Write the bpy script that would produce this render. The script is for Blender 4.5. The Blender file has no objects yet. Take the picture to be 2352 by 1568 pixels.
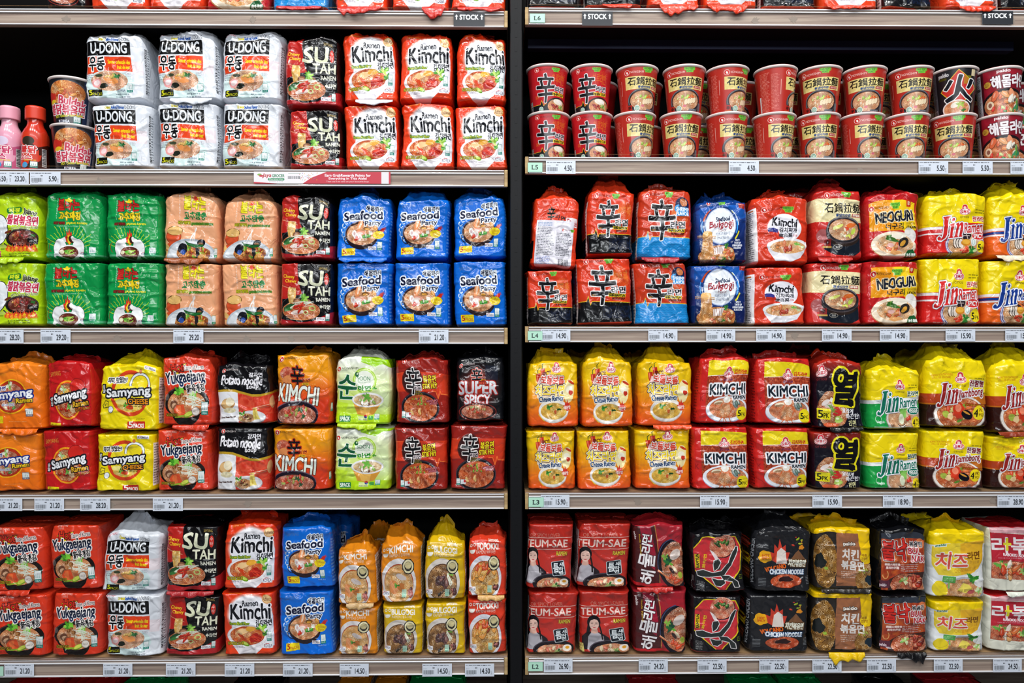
# Supermarket noodle shelves. 1 photo pixel is about 1 mm on the plane of the shelf fronts (y = 0).
import bpy, math, random
import numpy as np
from mathutils import Vector, Matrix

SC = bpy.context.scene
COL = SC.collection
PI = math.pi

# ------------------------------------------------------------------ camera, world, lights, exposure
CAMZ = 1.20
FPX = 1650.0
YAW = math.radians(0.7)
cd = bpy.data.cameras.new('camera')
cd.sensor_width = 36.0
cd.lens = FPX / 2352.0 * 36.0
cd.clip_start = 0.02
cam = bpy.data.objects.new('camera', cd)
COL.objects.link(cam)
CX = -1.65 * math.sin(YAW)
cam.location = (CX, -1.65, CAMZ)
cam.rotation_euler = (PI / 2, 0, -YAW)
SC.camera = cam

SC.view_settings.view_transform = 'Standard'
SC.view_settings.look = 'None'
SC.view_settings.gamma = 1
SC.view_settings.use_curve_mapping = False
SC.view_settings.exposure = 0.13

W = bpy.data.worlds.new('world')
SC.world = W
W.use_nodes = True
W.node_tree.nodes['Background'].inputs[0].default_value = (0.85, 0.92, 1.0, 1)
W.node_tree.nodes['Background'].inputs[1].default_value = 0.045


def area(name, loc, target, sx, sy, watts, col=(1, 1, 1)):
    l = bpy.data.lights.new(name, 'AREA')
    l.shape = 'RECTANGLE'
    l.size = sx
    l.size_y = sy
    l.energy = watts
    l.color = col
    o = bpy.data.objects.new(name, l)
    COL.objects.link(o)
    o.location = loc
    d = Vector(target) - Vector(loc)
    o.rotation_euler = d.to_track_quat('-Z', 'Y').to_euler()
    return o


# a row of small ceiling track heads over the aisle, in front of the shelves, and two long fill lights added further back
for i, lx in enumerate((-2.0, -1.2, -0.42, 0.38, 1.15, 1.95)):
    area('track_light', (lx, -1.45, CAMZ + 2.7), (lx * 0.8, 0.0, CAMZ - 0.4), 0.09, 0.09, 19.0, (1.0, 0.985, 0.96))
area('aisle_fill_light', (0.0, -2.5, CAMZ + 1.7), (0, 0, CAMZ - 0.3), 3.6, 0.2, 30.0, (0.95, 0.98, 1.0))  # added broad fill from the front, evens out the rows
area('far_aisle_fill_light', (0.0, -3.6, CAMZ + 0.75), (0, 0, CAMZ - 0.6), 4.0, 0.2, 34.0, (0.92, 0.96, 1.0))  # second added fill, lower, reaches the pack tops under the rails


def ray(px, py, y=0.0):
    """world point on the plane at depth y seen at photo pixel (px, py)"""
    u = (px - 1176.0) / FPX
    v = (784.0 - py) / FPX
    dx = math.cos(YAW) * u + math.sin(YAW)
    dy = math.cos(YAW) - math.sin(YAW) * u
    t = (y + 1.65) / dy
    return Vector((CX + dx * t, y, CAMZ + v * t))


# ------------------------------------------------------------------ printed art, drawn by the script itself
def rgb(h):
    if isinstance(h, str):
        return np.array([int(h[i:i + 2], 16) / 255.0 for i in (0, 2, 4)], np.float32)
    return np.array(h, np.float32)


_noise = {}


def vnoise(h, w, cell, seed):
    """smooth value noise in 0..1 on an h x w pixel grid"""
    r = np.random.RandomState(seed & 0xffff)
    gh, gw = int(h / cell) + 3, int(w / cell) + 3
    g = r.rand(gh, gw).astype(np.float32)
    y = np.arange(h) / cell
    x = np.arange(w) / cell
    yi = y.astype(int)
    xi = x.astype(int)
    fy = (y - yi)
    fx = (x - xi)
    fy = (fy * fy * (3 - 2 * fy))[:, None].astype(np.float32)
    fx = (fx * fx * (3 - 2 * fx))[None, :].astype(np.float32)
    a = g[yi][:, xi]
    b = g[yi][:, xi + 1]
    c = g[yi + 1][:, xi]
    d = g[yi + 1][:, xi + 1]
    return (a * (1 - fx) + b * fx) * (1 - fy) + (c * (1 - fx) + d * fx) * fy


_glyph = {}
_tc = bpy.data.curves.new('lettering', 'FONT')
_tc.fill_mode = 'NONE'
_tc.resolution_u = 3
_to = bpy.data.objects.new('lettering', _tc)


def glyphs(s):
    """outline of a line of text: points normalised to its bounding box, and directed edges"""
    if s not in _glyph:
        COL.objects.link(_to)
        _tc.body = s
        dg = bpy.context.evaluated_depsgraph_get()
        dg.update()
        ev = _to.evaluated_get(dg)
        m = ev.to_mesh()
        v = np.empty(len(m.vertices) * 3)
        m.vertices.foreach_get('co', v)
        e = np.empty(len(m.edges) * 2, int)
        m.edges.foreach_get('vertices', e)
        ev.to_mesh_clear()
        COL.objects.unlink(_to)
        v = v.reshape(-1, 3)[:, :2]
        e = e.reshape(-1, 2)
        far = np.abs(e[:, 0] - e[:, 1]) > 1
        e[far] = np.sort(e[far], 1)[:, ::-1]
        near = ~far
        e[near] = np.sort(e[near], 1)
        lo, hi = v.min(0), v.max(0)
        _glyph[s] = ((v - lo) / (hi - lo), e, (hi - lo)[0] / (hi - lo)[1])
    return _glyph[s]


def scan(P, E, H, Wd):
    """non-zero winding fill of directed edges -> bool mask"""
    a, b = P[E[:, 0]], P[E[:, 1]]
    up = b[:, 1] > a[:, 1]
    lo = np.where(up[:, None], a, b)
    hi = np.where(up[:, None], b, a)
    y0 = np.clip(np.ceil(lo[:, 1] - 0.5), 0, H).astype(int)
    y1 = np.clip(np.ceil(hi[:, 1] - 0.5), 0, H).astype(int)
    n = np.maximum(y1 - y0, 0)
    if n.sum() == 0:
        return np.zeros((H, Wd), bool)
    idx = np.repeat(np.arange(len(n)), n)
    off = np.arange(n.sum()) - np.repeat(np.cumsum(n) - n, n)
    ys = y0[idx] + off
    t = (ys + 0.5 - lo[idx, 1]) / (hi[idx, 1] - lo[idx, 1])
    xs = lo[idx, 0] + t * (hi[idx, 0] - lo[idx, 0])
    xi = np.clip(np.ceil(xs - 0.5), 0, Wd).astype(int)
    acc = np.zeros((H, Wd + 1), np.int32)
    np.add.at(acc, (ys, xi), np.where(up[idx], 1, -1))
    return np.cumsum(acc, 1)[:, :Wd] != 0


def dilate(m, r):
    if r < 0.5:
        return m
    out = m.copy()
    H, Wd = m.shape
    for rr in ([r] if r < 2 else [r, r * 0.55]):
        for k in range(16):
            dx = int(round(rr * math.cos(k * PI / 8)))
            dy = int(round(rr * math.sin(k * PI / 8)))
            ys, yd = max(0, -dy), max(0, dy)
            xs, xd = max(0, -dx), max(0, dx)
            hh, ww = H - abs(dy), Wd - abs(dx)
            if hh > 0 and ww > 0:
                out[yd:yd + hh, xd:xd + ww] |= m[ys:ys + hh, xs:xs + ww]
    return out


class Art:
    """a sheet of print; drawn in the coordinates of its reference box (x0,y0,x1,y1), y down"""

    def __init__(s, name, x0, y0, x1, y1, bg, px=380, mx=0.25, mt=0.13):
        s.name = name
        s.w, s.h = x1 - x0, y1 - y0
        s.S = px / s.w
        s.ox = x0 - mx * s.w
        s.oy = y0 - mt * s.h
        s.mx, s.mt = mx, mt
        s.W = int(s.w * (1 + 2 * mx) * s.S)
        s.H = int(s.h * (1 + mt) * s.S)
        s.a = np.empty((s.H, s.W, 3), np.float32)
        s.a[:] = rgb(bg)
        s.x0, s.y0, s.x1, s.y1 = x0, y0, x1, y1
        s.seed = sum(map(ord, name))
        s.YY, s.XX = np.mgrid[0:s.H, 0:s.W].astype(np.float32)

    def P(s, p):
        return (np.asarray(p, float) - (s.ox, s.oy)) * s.S

    def put(s, m, col, al=1.0):
        c = rgb(col)
        if m.dtype == bool:
            s.a[m] = s.a[m] * (1 - al) + c * al
        else:
            k = (m * al)[..., None]
            s.a[:] = s.a * (1 - k) + c * k

    def mask(s, pts):
        p = s.P(pts)
        n = len(p)
        return scan(p, np.stack([np.arange(n), (np.arange(n) + 1) % n], 1), s.H, s.W)

    def poly(s, pts, col, al=1.0):
        s.put(s.mask(pts), col, al)

    def rect(s, x0, y0, x1, y1, col, rot=0, al=1.0, r=0):
        cx, cy = (x0 + x1) / 2, (y0 + y1) / 2
        w, h = (x1 - x0) / 2, (y1 - y0) / 2
        if r:
            pts = []
            for k in range(24):
                t = k / 24 * 2 * PI
                pts.append(((w - r) * (1 if math.cos(t) > 0 else -1) + r * math.cos(t), (h - r) * (1 if math.sin(t) > 0 else -1) + r * math.sin(t)))
        else:
            pts = [(-w, -h), (w, -h), (w, h), (-w, h)]
        c, sn = math.cos(math.radians(rot)), math.sin(math.radians(rot))
        s.poly([(cx + x * c + y * sn, cy - x * sn + y * c) for x, y in pts], col, al)

    def epts(s, cx, cy, rx, ry, rot=0, n=40, wob=0, seed=0):
        c, sn = math.cos(math.radians(rot)), math.sin(math.radians(rot))
        out = []
        rr = random.Random(seed + int(cx * 7 + cy))
        ph = [rr.uniform(0, 6.28) for _ in range(3)]
        for k in range(n):
            t = k / n * 2 * PI
            q = 1 + wob * (math.sin(3 * t + ph[0]) * .5 + math.sin(5 * t + ph[1]) * .35 + math.sin(9 * t + ph[2]) * .2)
            x, y = rx * q * math.cos(t), ry * q * math.sin(t)
            out.append((cx + x * c + y * sn, cy - x * sn + y * c))
        return out

    def ell(s, cx, cy, rx, ry, col, rot=0, al=1.0, wob=0):
        s.poly(s.epts(cx, cy, rx, ry, rot, wob=wob), col, al)

    def ring(s, cx, cy, rx, ry, wd, col, a0=0, a1=360, al=1.0):
        n = 48
        o = [(cx + rx * math.cos(math.radians(a0 + (a1 - a0) * k / n)), cy - ry * math.sin(math.radians(a0 + (a1 - a0) * k / n))) for k in range(n + 1)]
        i = [(cx + (rx - wd) * math.cos(math.radians(a0 + (a1 - a0) * k / n)), cy - (ry - wd) * math.sin(math.radians(a0 + (a1 - a0) * k / n))) for k in range(n + 1)]
        s.poly(o + i[::-1], col, al)

    def line(s, pts, wd, col, al=1.0):
        for (xa, ya), (xb, yb) in zip(pts, pts[1:]):
            L = math.hypot(xb - xa, yb - ya) or 1
            nx, ny = -(yb - ya) / L * wd / 2, (xb - xa) / L * wd / 2
            ex, ey = (xb - xa) / L * wd * .3, (yb - ya) / L * wd * .3
            s.poly([(xa + nx - ex, ya + ny - ey), (xb + nx + ex, yb + ny + ey), (xb - nx + ex, yb - ny + ey), (xa - nx - ex, ya - ny - ey)], col, al)

    def vgrad(s, ya, yb, ca, cb, xa=None, xb=None):
        y = s.YY / s.S + s.oy
        k = np.clip((y - ya) / (yb - ya), 0, 1)[..., None]
        g = rgb(ca) * (1 - k) + rgb(cb) * k
        x = s.XX / s.S + s.ox
        m = (y >= ya - (1e9 if ya <= s.y0 else 0))
        if xa is not None:
            m &= (x >= xa) & (x <= xb)
        s.a[m] = g[m]

    def glow(s, cx, cy, rx, ry, col, al=1.0, soft=0.35):
        x = s.XX / s.S + s.ox
        y = s.YY / s.S + s.oy
        d = np.sqrt(((x - cx) / rx) ** 2 + ((y - cy) / ry) ** 2)
        s.put(np.clip((1 - d) / soft, 0, 1), col, al)

    def tex(s, pts, cols, cell=8, seed=1, al=1.0, aniso=1.0):
        """mottled fill: noise picks between the colours"""
        m = s.mask(pts)
        n = vnoise(s.H, s.W, cell * s.S, seed + s.seed) * .6 + vnoise(s.H, s.W, cell * s.S * .4, seed + 7 + s.seed) * .4
        n = np.clip((n - .25) * 2, 0, .999) * (len(cols) - 1)
        i = n.astype(int)
        f = (n - i)[..., None]
        C = np.stack([rgb(c) for c in cols] + [rgb(cols[-1])])
        img = C[i] * (1 - f) + C[i + 1] * f
        s.a[m] = s.a[m] * (1 - al) + img[m] * al

    def noodles(s, cx, cy, rx, ry, dark, light, seed=1, per=None, rot=0, wob=0, pts=None):
        """a tangle of curly strands inside an ellipse"""
        m = s.mask(pts or s.epts(cx, cy, rx, ry, rot, wob=wob))
        ys, xs = np.nonzero(m)
        if len(ys) == 0:
            return
        a0, a1, b0, b1 = ys.min(), ys.max() + 1, xs.min(), xs.max() + 1
        H, Wd = a1 - a0, b1 - b0
        p = per or s.w * 0.03
        P = max(p * s.S * .64, 2.6)
        sd = s.seed + seed * 31
        Y, X = np.mgrid[0:H, 0:Wd].astype(np.float32)
        th = vnoise(H, Wd, P * 4, sd) * 7.0
        wx = (vnoise(H, Wd, P * 1.7, sd + 1) - .5) * P * 3.2
        wy = (vnoise(H, Wd, P * 1.7, sd + 2) - .5) * P * 3.2
        thq = np.floor(th * 1.2) * 1.1
        q = (X + wx) * np.cos(thq) + (Y + wy) * np.sin(thq)
        v = .5 + .5 * np.sin(q * 2 * PI / P)
        v = v ** .6 * (.6 + .55 * vnoise(H, Wd, P * 2.5, sd + 3))
        v = np.clip(v, 0, 1)[..., None]
        img = rgb(dark) * (1 - v) + rgb(light) * v
        mt_ = vnoise(H, Wd, P * 3.3, sd + 5)[..., None]
        img = img * (.82 + .3 * mt_) + (rgb(dark) - img) * np.clip(vnoise(H, Wd, P * 5, sd + 6)[..., None] - .55, 0, 1) * .9
        hi = (v[..., 0] > .88)
        img[hi] = img[hi] * .6 + .4
        sub = m[a0:a1, b0:b1]
        s.a[a0:a1, b0:b1][sub] = img[sub]

    def bits(s, cx, cy, rx, ry, cols, n=10, size=8, seed=1, el=1.8):
        rr = random.Random(seed + s.seed)
        for k in range(n):
            t, q = rr.uniform(0, 2 * PI), math.sqrt(rr.random())
            x, y = cx + rx * q * math.cos(t), cy + ry * q * math.sin(t)
            c = rgb(rr.choice(cols))
            a = rr.uniform(0, 180)
            z = size * rr.uniform(.6, 1.2)
            s.ell(x, y + z * .18, z * el, z, c * .55, a, .8)
            s.ell(x, y, z * el * .9, z * .85, c, a, wob=.15)
            s.ell(x - z * .2, y - z * .25, z * el * .45, z * .25, c * .5 + .5, a, .7)

    def leaf(s, cx, cy, r, cols=('2f7d22', '7cc04a', '4c9c30'), seed=1):
        rr = random.Random(seed + int(cx))
        for k in range(9):
            t = rr.uniform(0, 2 * PI)
            q = rr.uniform(.2, .8) * r
            s.ell(cx + q * math.cos(t), cy + q * .7 * math.sin(t), r * .5, r * .22, rr.choice(cols), math.degrees(-t), wob=.3)

    def strands(s, x0, y0, x1, y1, n, col, wd, amp=10, seed=1):
        rr = random.Random(seed)
        for k in range(n):
            xa, xb = x0 + rr.uniform(-amp, amp), x1 + rr.uniform(-amp, amp)
            ya, yb = y0 + rr.uniform(-amp, amp), y1 + rr.uniform(-amp, amp)
            ph, b = rr.uniform(0, 6), rr.uniform(-amp, amp)
            nx, ny = -(yb - ya), xb - xa
            L = math.hypot(nx, ny) or 1
            pts = [(xa + (xb - xa) * t + nx / L * b * math.sin(PI * t + ph * .2), ya + (yb - ya) * t + ny / L * b * math.sin(PI * t)) for t in (0, .2, .4, .6, .8, 1)]
            s.line(pts, wd, col)

    def t(s, txt, x0, y0, x1, y1, col, o=(), rot=0, sh=0, b=0, al=1.0, br=0):
        """text stretched to a box; o = [(radius, colour), ...] outlines from the outside in; b = bolder; br = brushy"""
        v, e, asp = glyphs(txt)
        b *= .45
        w, h = x1 - x0, y1 - y0
        if len(txt) == 1 and asp < .4:
            w = h * asp
        p = np.stack([(v[:, 0] - .5) * w, (.5 - v[:, 1]) * h], 1)
        if br:
            f = 2 * PI / h
            p = p + br * np.stack([np.sin(p[:, 1] * f * 1.3 + p[:, 0] * f * .7), np.sin(p[:, 0] * f * 1.1 + 2 + p[:, 1] * f * .5)], 1)
        p[:, 0] -= p[:, 1] * sh
        c, sn = math.cos(math.radians(rot)), math.sin(math.radians(rot))
        q = np.stack([p[:, 0] * c + p[:, 1] * sn, -p[:, 0] * sn + p[:, 1] * c], 1) + ((x0 + x1) / 2, (y0 + y1) / 2)
        q = (q - (s.ox, s.oy)) * s.S
        R = (max([r for r, _ in o] + [0]) + b) * s.S + 3
        a0 = max(0, int(q[:, 1].min() - R))
        a1 = min(s.H, int(q[:, 1].max() + R) + 1)
        b0 = max(0, int(q[:, 0].min() - R))
        b1 = min(s.W, int(q[:, 0].max() + R) + 1)
        if a1 <= a0 or b1 <= b0:
            return
        m = scan(q - (b0, a0), e, a1 - a0, b1 - b0)
        if b:
            m = dilate(m, b * s.S)
        sub = s.a[a0:a1, b0:b1]
        for r, oc in o:
            mm = dilate(m, r * s.S)
            sub[mm] = rgb(oc)
        if isinstance(col, tuple) and isinstance(col[0], str):
            k = np.linspace(0, 1, a1 - a0, dtype=np.float32)[:, None, None]
            g = np.broadcast_to(rgb(col[0]) * (1 - k) + rgb(col[1]) * k, sub.shape)
            sub[m] = g[m]
        else:
            sub[m] = sub[m] * (1 - al) + rgb(col) * al

    def tiny(s, x0, y0, x1, y1, col, rows=3, al=.7, fill=.6, seed=1, right=False):
        """rows of print too small to read"""
        rr = random.Random(seed + int(x0))
        rh = (y1 - y0) / rows
        for k in range(rows):
            x = x0
            end = x1 - rr.uniform(0, .25) * (x1 - x0)
            while x < end:
                wl = rh * rr.uniform(.5, 2.6)
                s.rect(x, y0 + k * rh + rh * .22, min(x + wl, end), y0 + k * rh + rh * (.22 + fill * rr.uniform(.7, 1)), col, al=al * rr.uniform(.6, 1))
                x += wl + rh * .35

    def bars(s, x0, y0, x1, y1, col='101418', n=26, vert=True):
        rr = random.Random(int(x0))
        L = (x1 - x0) if vert else (y1 - y0)
        q = 0
        while q < L:
            wd = L / n * rr.choice((.4, .6, .9, 1.2))
            if vert:
                s.rect(x0 + q, y0, min(x0 + q + wd, x1), y1, col)
            else:
                s.rect(x0, y0 + q, x1, min(y0 + q + wd, y1), col)
            q += wd + L / n * rr.choice((.4, .6, 1.0))

    # ---- marks that many packs share
    def korea(s, x0, y0, x1, y1, bg='f2f2f4'):
        if bg:
            s.rect(x0, y0, x1, y1, bg)
        h = y1 - y0
        s.t('KOREA', x0 + h * .2, y0 + h * .3, x1 - h * .15, y1 - h * .15, '28285c', b=h * .02)
        s.line([(x0 + h * .25, y0 + h * .45), (x0 + h * .7, y0 + h * .15), (x0 + h * 1.3, y0 + h * .2)], h * .09, 'c02838')

    def halal(s, x0, y0, x1, y1, c='1c7c70'):
        h, w = y1 - y0, x1 - x0
        s.rect(x0, y0, x1, y1, c)
        s.rect(x0 + w * .05, y0 + h * .04, x1 - w * .05, y1 - h * .28, 'e6ecec')
        for k in (.25, .5, .75):
            s.poly([(x0 + w * (k - .07), y0 + h * .62), (x0 + w * k, y0 + h * (.3 - .1 * (k == .5))), (x0 + w * (k + .07), y0 + h * .62)], '8ab0b0')
        s.t('HALAL', x0 + w * .12, y1 - h * .23, x1 - w * .12, y1 - h * .07, 'e6ecec')

    def nong(s, x, y, r, col='101010', tw=5.2, tr=True):
        s.ell(x, y, r, r, 'f2dcd4')
        s.ell(x, y, r * .86, r * .86, 'c8201c')
        s.ell(x + r * .05, y + r * .1, r * .32, r * .5, 'f4e8e2', 20)
        if tr:
            s.t('NONGSHIM', x + r * 1.25, y - r * .42, x + r * (1.25 + tw), y + r * .42, col, b=r * .03)

    def heart(s, x, y, w):
        h = w * .5
        s.poly([(x - w / 2, y - h * .45), (x + w / 2, y - h * .55), (x + w * .5, y + h * .05), (x + w * .36, y + h * .1), (x + w * .34, y + h * .5), (x - w * .3, y + h * .55), (x - w * .36, y + h * .12), (x - w * .52, y + h * .02)], '7cc83c')
        s.t("FARMER'S", x - w * .45, y - h * .42, x + w * .45, y - h * .02, '14502a', b=w * .008)
        s.t('HEART', x - w * .28, y + h * .06, x + w * .26, y + h * .46, '14502a', b=w * .008)

    def ottogi(s, cx, cy, r, name=True, nc='181818'):
        for q, c in ((1.0, 'f4e4e4'), (.9, 'cc3040')):
            s.ell(cx, cy - r * .42, r * .62 * q, r * .66 * q, c)
            s.ell(cx - r * .5, cy + r * .28, r * .62 * q, r * .58 * q, c)
            s.ell(cx + r * .5, cy + r * .28, r * .62 * q, r * .58 * q, c)
            s.ell(cx, cy + r * .3, r * .8 * q, r * .66 * q, c)
        s.ell(cx, cy - r * .38, r * .3, r * .34, 'f0d4d0')
        s.ell(cx, cy + r * .3, r * .98, r * .5, 'f6eaea')
        s.t('오뚜기', cx - r * .8, cy + r * .0, cx + r * .8, cy + r * .62, 'c82838', b=r * .06)
        if name:
            s.t('OTTOGI', cx - r * .95, cy + r * 1.15, cx + r * .95, cy + r * 1.52, nc, b=r * .02)

    def five(s, x0, y0, x1, y1, bg='f0d818', fg='b01c1c', n='5', w='PACKS', rot=0, edge=None):
        h = y1 - y0
        if edge:
            s.rect(x0 - h * .05, y0 - h * .05, x1 + h * .05, y1 + h * .05, edge, rot, r=h * .12)
        s.rect(x0, y0, x1, y1, bg, rot, r=h * .1)
        k = (x1 - x0) * .29
        s.t(n, x0 + h * .16, y0 + h * .14, x0 + h * .16 + k * .8, y1 - h * .18, fg, rot=rot, b=h * .03)
        s.t(w, x0 + k * 1.05 + h * .08, y0 + h * .42 - rot * .15, x1 - h * .12, y1 - h * .16 - rot * .15, fg, rot=rot, b=h * .02)

    def bowl(s, cx, cy, rx, ry, rim, dark, light, deep=.6, inner=.86, seed=1, soup=None, wob=0):
        if deep:
            c = rgb(rim)
            s.poly([(cx - rx, cy), (cx - rx * .93, cy + ry * .6), (cx - rx * .55, cy + ry * (1 + deep)), (cx + rx * .55, cy + ry * (1 + deep)), (cx + rx * .93, cy + ry * .6), (cx + rx, cy)], c * .86)
            s.ell(cx, cy + ry * (.55 + deep * .5), rx * .8, ry * (.45 + deep * .5), c * .86)
        s.ell(cx, cy, rx, ry, rim)
        if soup:
            s.ell(cx, cy + ry * .03, rx * inner * 1.04, ry * inner * 1.03, soup)
        s.noodles(cx, cy + ry * .03, rx * inner, ry * inner, dark, light, seed, wob=wob)

    def image(s):
        im = bpy.data.images.new(s.name + '_print', s.W, s.H, alpha=False)
        px = np.ones((s.H, s.W, 4), np.float32)
        px[..., :3] = np.clip(s.a, 0, 1)[::-1]
        im.pixels.foreach_set(px.ravel())
        im.pack()
        return im


ARTS = {}


def art(name, *box, **k):
    a = Art(name, *box, **k)
    ARTS[name] = a
    return a
# ------------------------------------------------------------------ one sheet of print per product
def shin_char(A, x0, y0, x1, y1, o, b=None):
    w = x1 - x0
    A.t('辛', x0, y0, x1, y1, '101014', o=o, b=b if b is not None else w * .03, br=w * .025)


def serif_jin(A, x0, y0, x1, y1, col, edge):
    """the big slanted serif 'Jin'"""
    w, h = x1 - x0, y1 - y0

    def T(p):
        out = []
        for x, y in p:
            X = x0 + (x + .16 * (1 - y)) * w / 1.16
            out.append((X, y0 + y * h - (x - .5) * .1 * h))
        return out
    st = [
        [(.16, .0), (.46, .0), (.46, .06), (.4, .08), (.4, .74), (.34, .88), (.2, .97), (.05, .93), (.02, .84), (.08, .78), (.14, .82), (.18, .88), (.22, .82), (.22, .08), (.16, .06)],
        [(.5, .34), (.66, .3), (.66, .84), (.71, .86), (.71, .9), (.49, .9), (.49, .86), (.54, .84), (.54, .4), (.5, .38)],
        [(.53, .13), (.58, .09), (.64, .11), (.66, .17), (.63, .22), (.57, .23), (.53, .19)],
        [(.74, .34), (.86, .3), (.87, .4), (.93, .32), (1.0, .31), (1.05, .36), (1.06, .44), (1.06, .84), (1.1, .86), (1.1, .9), (.93, .9), (.93, .86), (.95, .84), (.95, .46), (.92, .42), (.87, .5), (.87, .84), (.9, .86), (.9, .9), (.74, .9), (.74, .86), (.77, .84), (.77, .4), (.74, .38)],
    ]
    ms = None
    for p in st:
        m = A.mask(T(p))
        ms = m if ms is None else ms | m
    A.put(dilate(ms, w * .05 * A.S), '30304a')
    A.put(dilate(ms, w * .04 * A.S), edge)
    A.put(ms, col)


def a_udong():
    A = art('udong', 1285, 850, 1795, 1358, 'dde2ea')
    A.rect(1700, 1050, 1795, 1150, 'f0d8dc', al=.5)
    A.t('SAMYANG', 1288, 826, 1385, 852, 'c02030', rot=2, b=1)
    A.t('Oriental', 1408, 860, 1468, 884, 'c8b818', b=2)
    A.t('Seafood Flavour', 1472, 860, 1595, 886, '1c4c9c', b=2)
    A.t('U-DONG', 1600, 856, 1700, 886, '20242c', b=1)
    A.rect(1295, 892, 1700, 1003, '08080a')
    A.t('U-DONG', 1332, 905, 1668, 986, 'dfe4ea', b=6)
    A.poly([(1295, 1010), (1702, 1018), (1708, 1130), (1560, 1125), (1295, 1150)], 'e2441e')
    A.t('우동', 1316, 1018, 1460, 1120, '0c0c10', o=[(8, 'f2f2f2')], b=6, br=3)
    A.t('Saveur orientale des', 1490, 1040, 1690, 1070, 'f2d418', rot=-2, b=1.5)
    A.t('fruit de mer', 1572, 1080, 1690, 1110, 'f2d418', rot=-2, b=1.5)
    A.ell(1498, 1230, 225, 110, 'cfe4e4')
    A.noodles(1500, 1202, 162, 78, 'b06a4c', 'e9cba6', 1, per=13)
    A.ell(1385, 1218, 42, 34, 'e8a0a0', 20)
    A.ell(1388, 1216, 28, 20, 'f4dcdc', 20)
    A.ell(1448, 1240, 38, 20, '20241c', 10, wob=.1)
    A.ell(1512, 1195, 66, 26, 'e09050', -15, wob=.1)
    A.bits(1500, 1165, 60, 16, ['d8b060', 'a8b85c', 'e8a068'], 7, 10)
    A.leaf(1570, 1162, 26, ('245c30', '3c8048'))
    A.ell(1410, 1160, 34, 12, '3c4430')
    A.line([(1490, 1120), (1496, 1095)], 6, 'e8e8ea', .6)
    A.five(1306, 1268, 1430, 1322, '10120c', 'd8d81c', rot=2)
    A.korea(1562, 1262, 1642, 1288, None)
    A.halal(1652, 1226, 1702, 1290)
    A.tiny(1548, 1296, 1690, 1336, '50606c', 2)
    A.tiny(1290, 1135, 1370, 1200, '60606c', 4, al=.5)
    A.tiny(1640, 1140, 1700, 1170, '60606c', 3, al=.5)
    A.bars(1812, 920, 1838, 1300, n=60, vert=False)
    A.tiny(1842, 920, 1875, 1300, '505860', 18)


def a_sutah():
    A = art('sutah', 1148, 95, 1662, 715, '0c0a0d')
    A.poly([(1020, 20), (1312, 20), (1322, 180), (1350, 330), (1392, 420), (1020, 440)], 'b8241f')
    A.rect(1020, 420, 1160, 560, 'b8241f')
    A.poly([(1020, 590), (1200, 640), (1480, 650), (1580, 600), (1662, 560), (1790, 540), (1790, 760), (1020, 760)], 'ab2026')
    A.t('Chewy', 1166, 195, 1292, 238, 'f0c428', rot=-6, sh=-.1, b=2)
    A.t('Chewy', 1190, 240, 1308, 282, 'f0c428', rot=-3, sh=-.1, b=2)
    A.t('SAMYANG', 1540, 118, 1625, 145, 'd8b860', b=1)
    A.t('SU', 1335, 158, 1585, 300, ('f4f4dc', 'ccd0b0'), b=11, sh=.05, br=6)
    A.t('TAH', 1438, 310, 1656, 395, ('f0f0d8', 'd4d8bc'), b=6, br=3)
    A.ell(1620, 232, 22, 58, 'd83428')
    A.t('수', 1607, 190, 1633, 225, 'f2e8e0', b=1.5)
    A.t('타', 1607, 235, 1633, 270, 'f2e8e0', b=1.5)
    A.ell(1365, 525, 222, 135, '070709')
    A.ring(1368, 520, 222, 130, 6, '404048', 10, 170)
    A.noodles(1362, 545, 198, 96, '9a2c14', 'f0b878', 1, per=15)
    A.line([(1150, 285), (1330, 345)], 6, '8a3020')
    A.line([(1150, 300), (1325, 355)], 6, 'c89070')
    A.noodles(1265, 390, 44, 78, 'c88830', 'f4d890', 2, per=12, pts=[(1228, 318), (1305, 322), (1308, 400), (1300, 470), (1235, 470), (1222, 400)])
    A.ell(1320, 452, 40, 28, '8a5a3c')
    A.ell(1322, 458, 30, 18, 'c09070')
    A.ell(1425, 455, 38, 24, '9a7058')
    A.leaf(1390, 415, 50, ('5a9c30', '8cc850', 'a8dc60'))
    A.ell(1240, 510, 70, 26, '24522c', 25, wob=.2)
    A.ell(1230, 530, 48, 16, '3c7c3c', 20)
    A.ell(1300, 500, 60, 14, 'd8e4c8', 20)
    A.strands(1290, 480, 1480, 470, 8, 'e4ecdc', 4, 22, 3)
    A.ell(1320, 560, 70, 22, 'ead8d0', 10)
    A.ell(1330, 572, 60, 8, 'c8b0a8', 10)
    A.bits(1350, 510, 55, 34, ['d83820', 'c82818'], 7, 11, el=3)
    A.ring(1475, 520, 34, 26, 11, 'b8d078')
    A.ring(1410, 560, 26, 22, 9, 'c0d488')
    A.ring(1360, 600, 150, 40, 8, 'e8a060', 200, 300)
    A.t('RAMEN', 1515, 418, 1658, 452, 'e8e8d8', b=2.5, br=2)
    A.t('수타면', 1552, 485, 1660, 525, 'e8e8d8', b=3.5, br=2)
    A.tiny(1200, 590, 1330, 640, 'e8e0dc', 3, al=.6)
    A.korea(1518, 606, 1612, 642)
    A.halal(1618, 570, 1658, 642)


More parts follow.
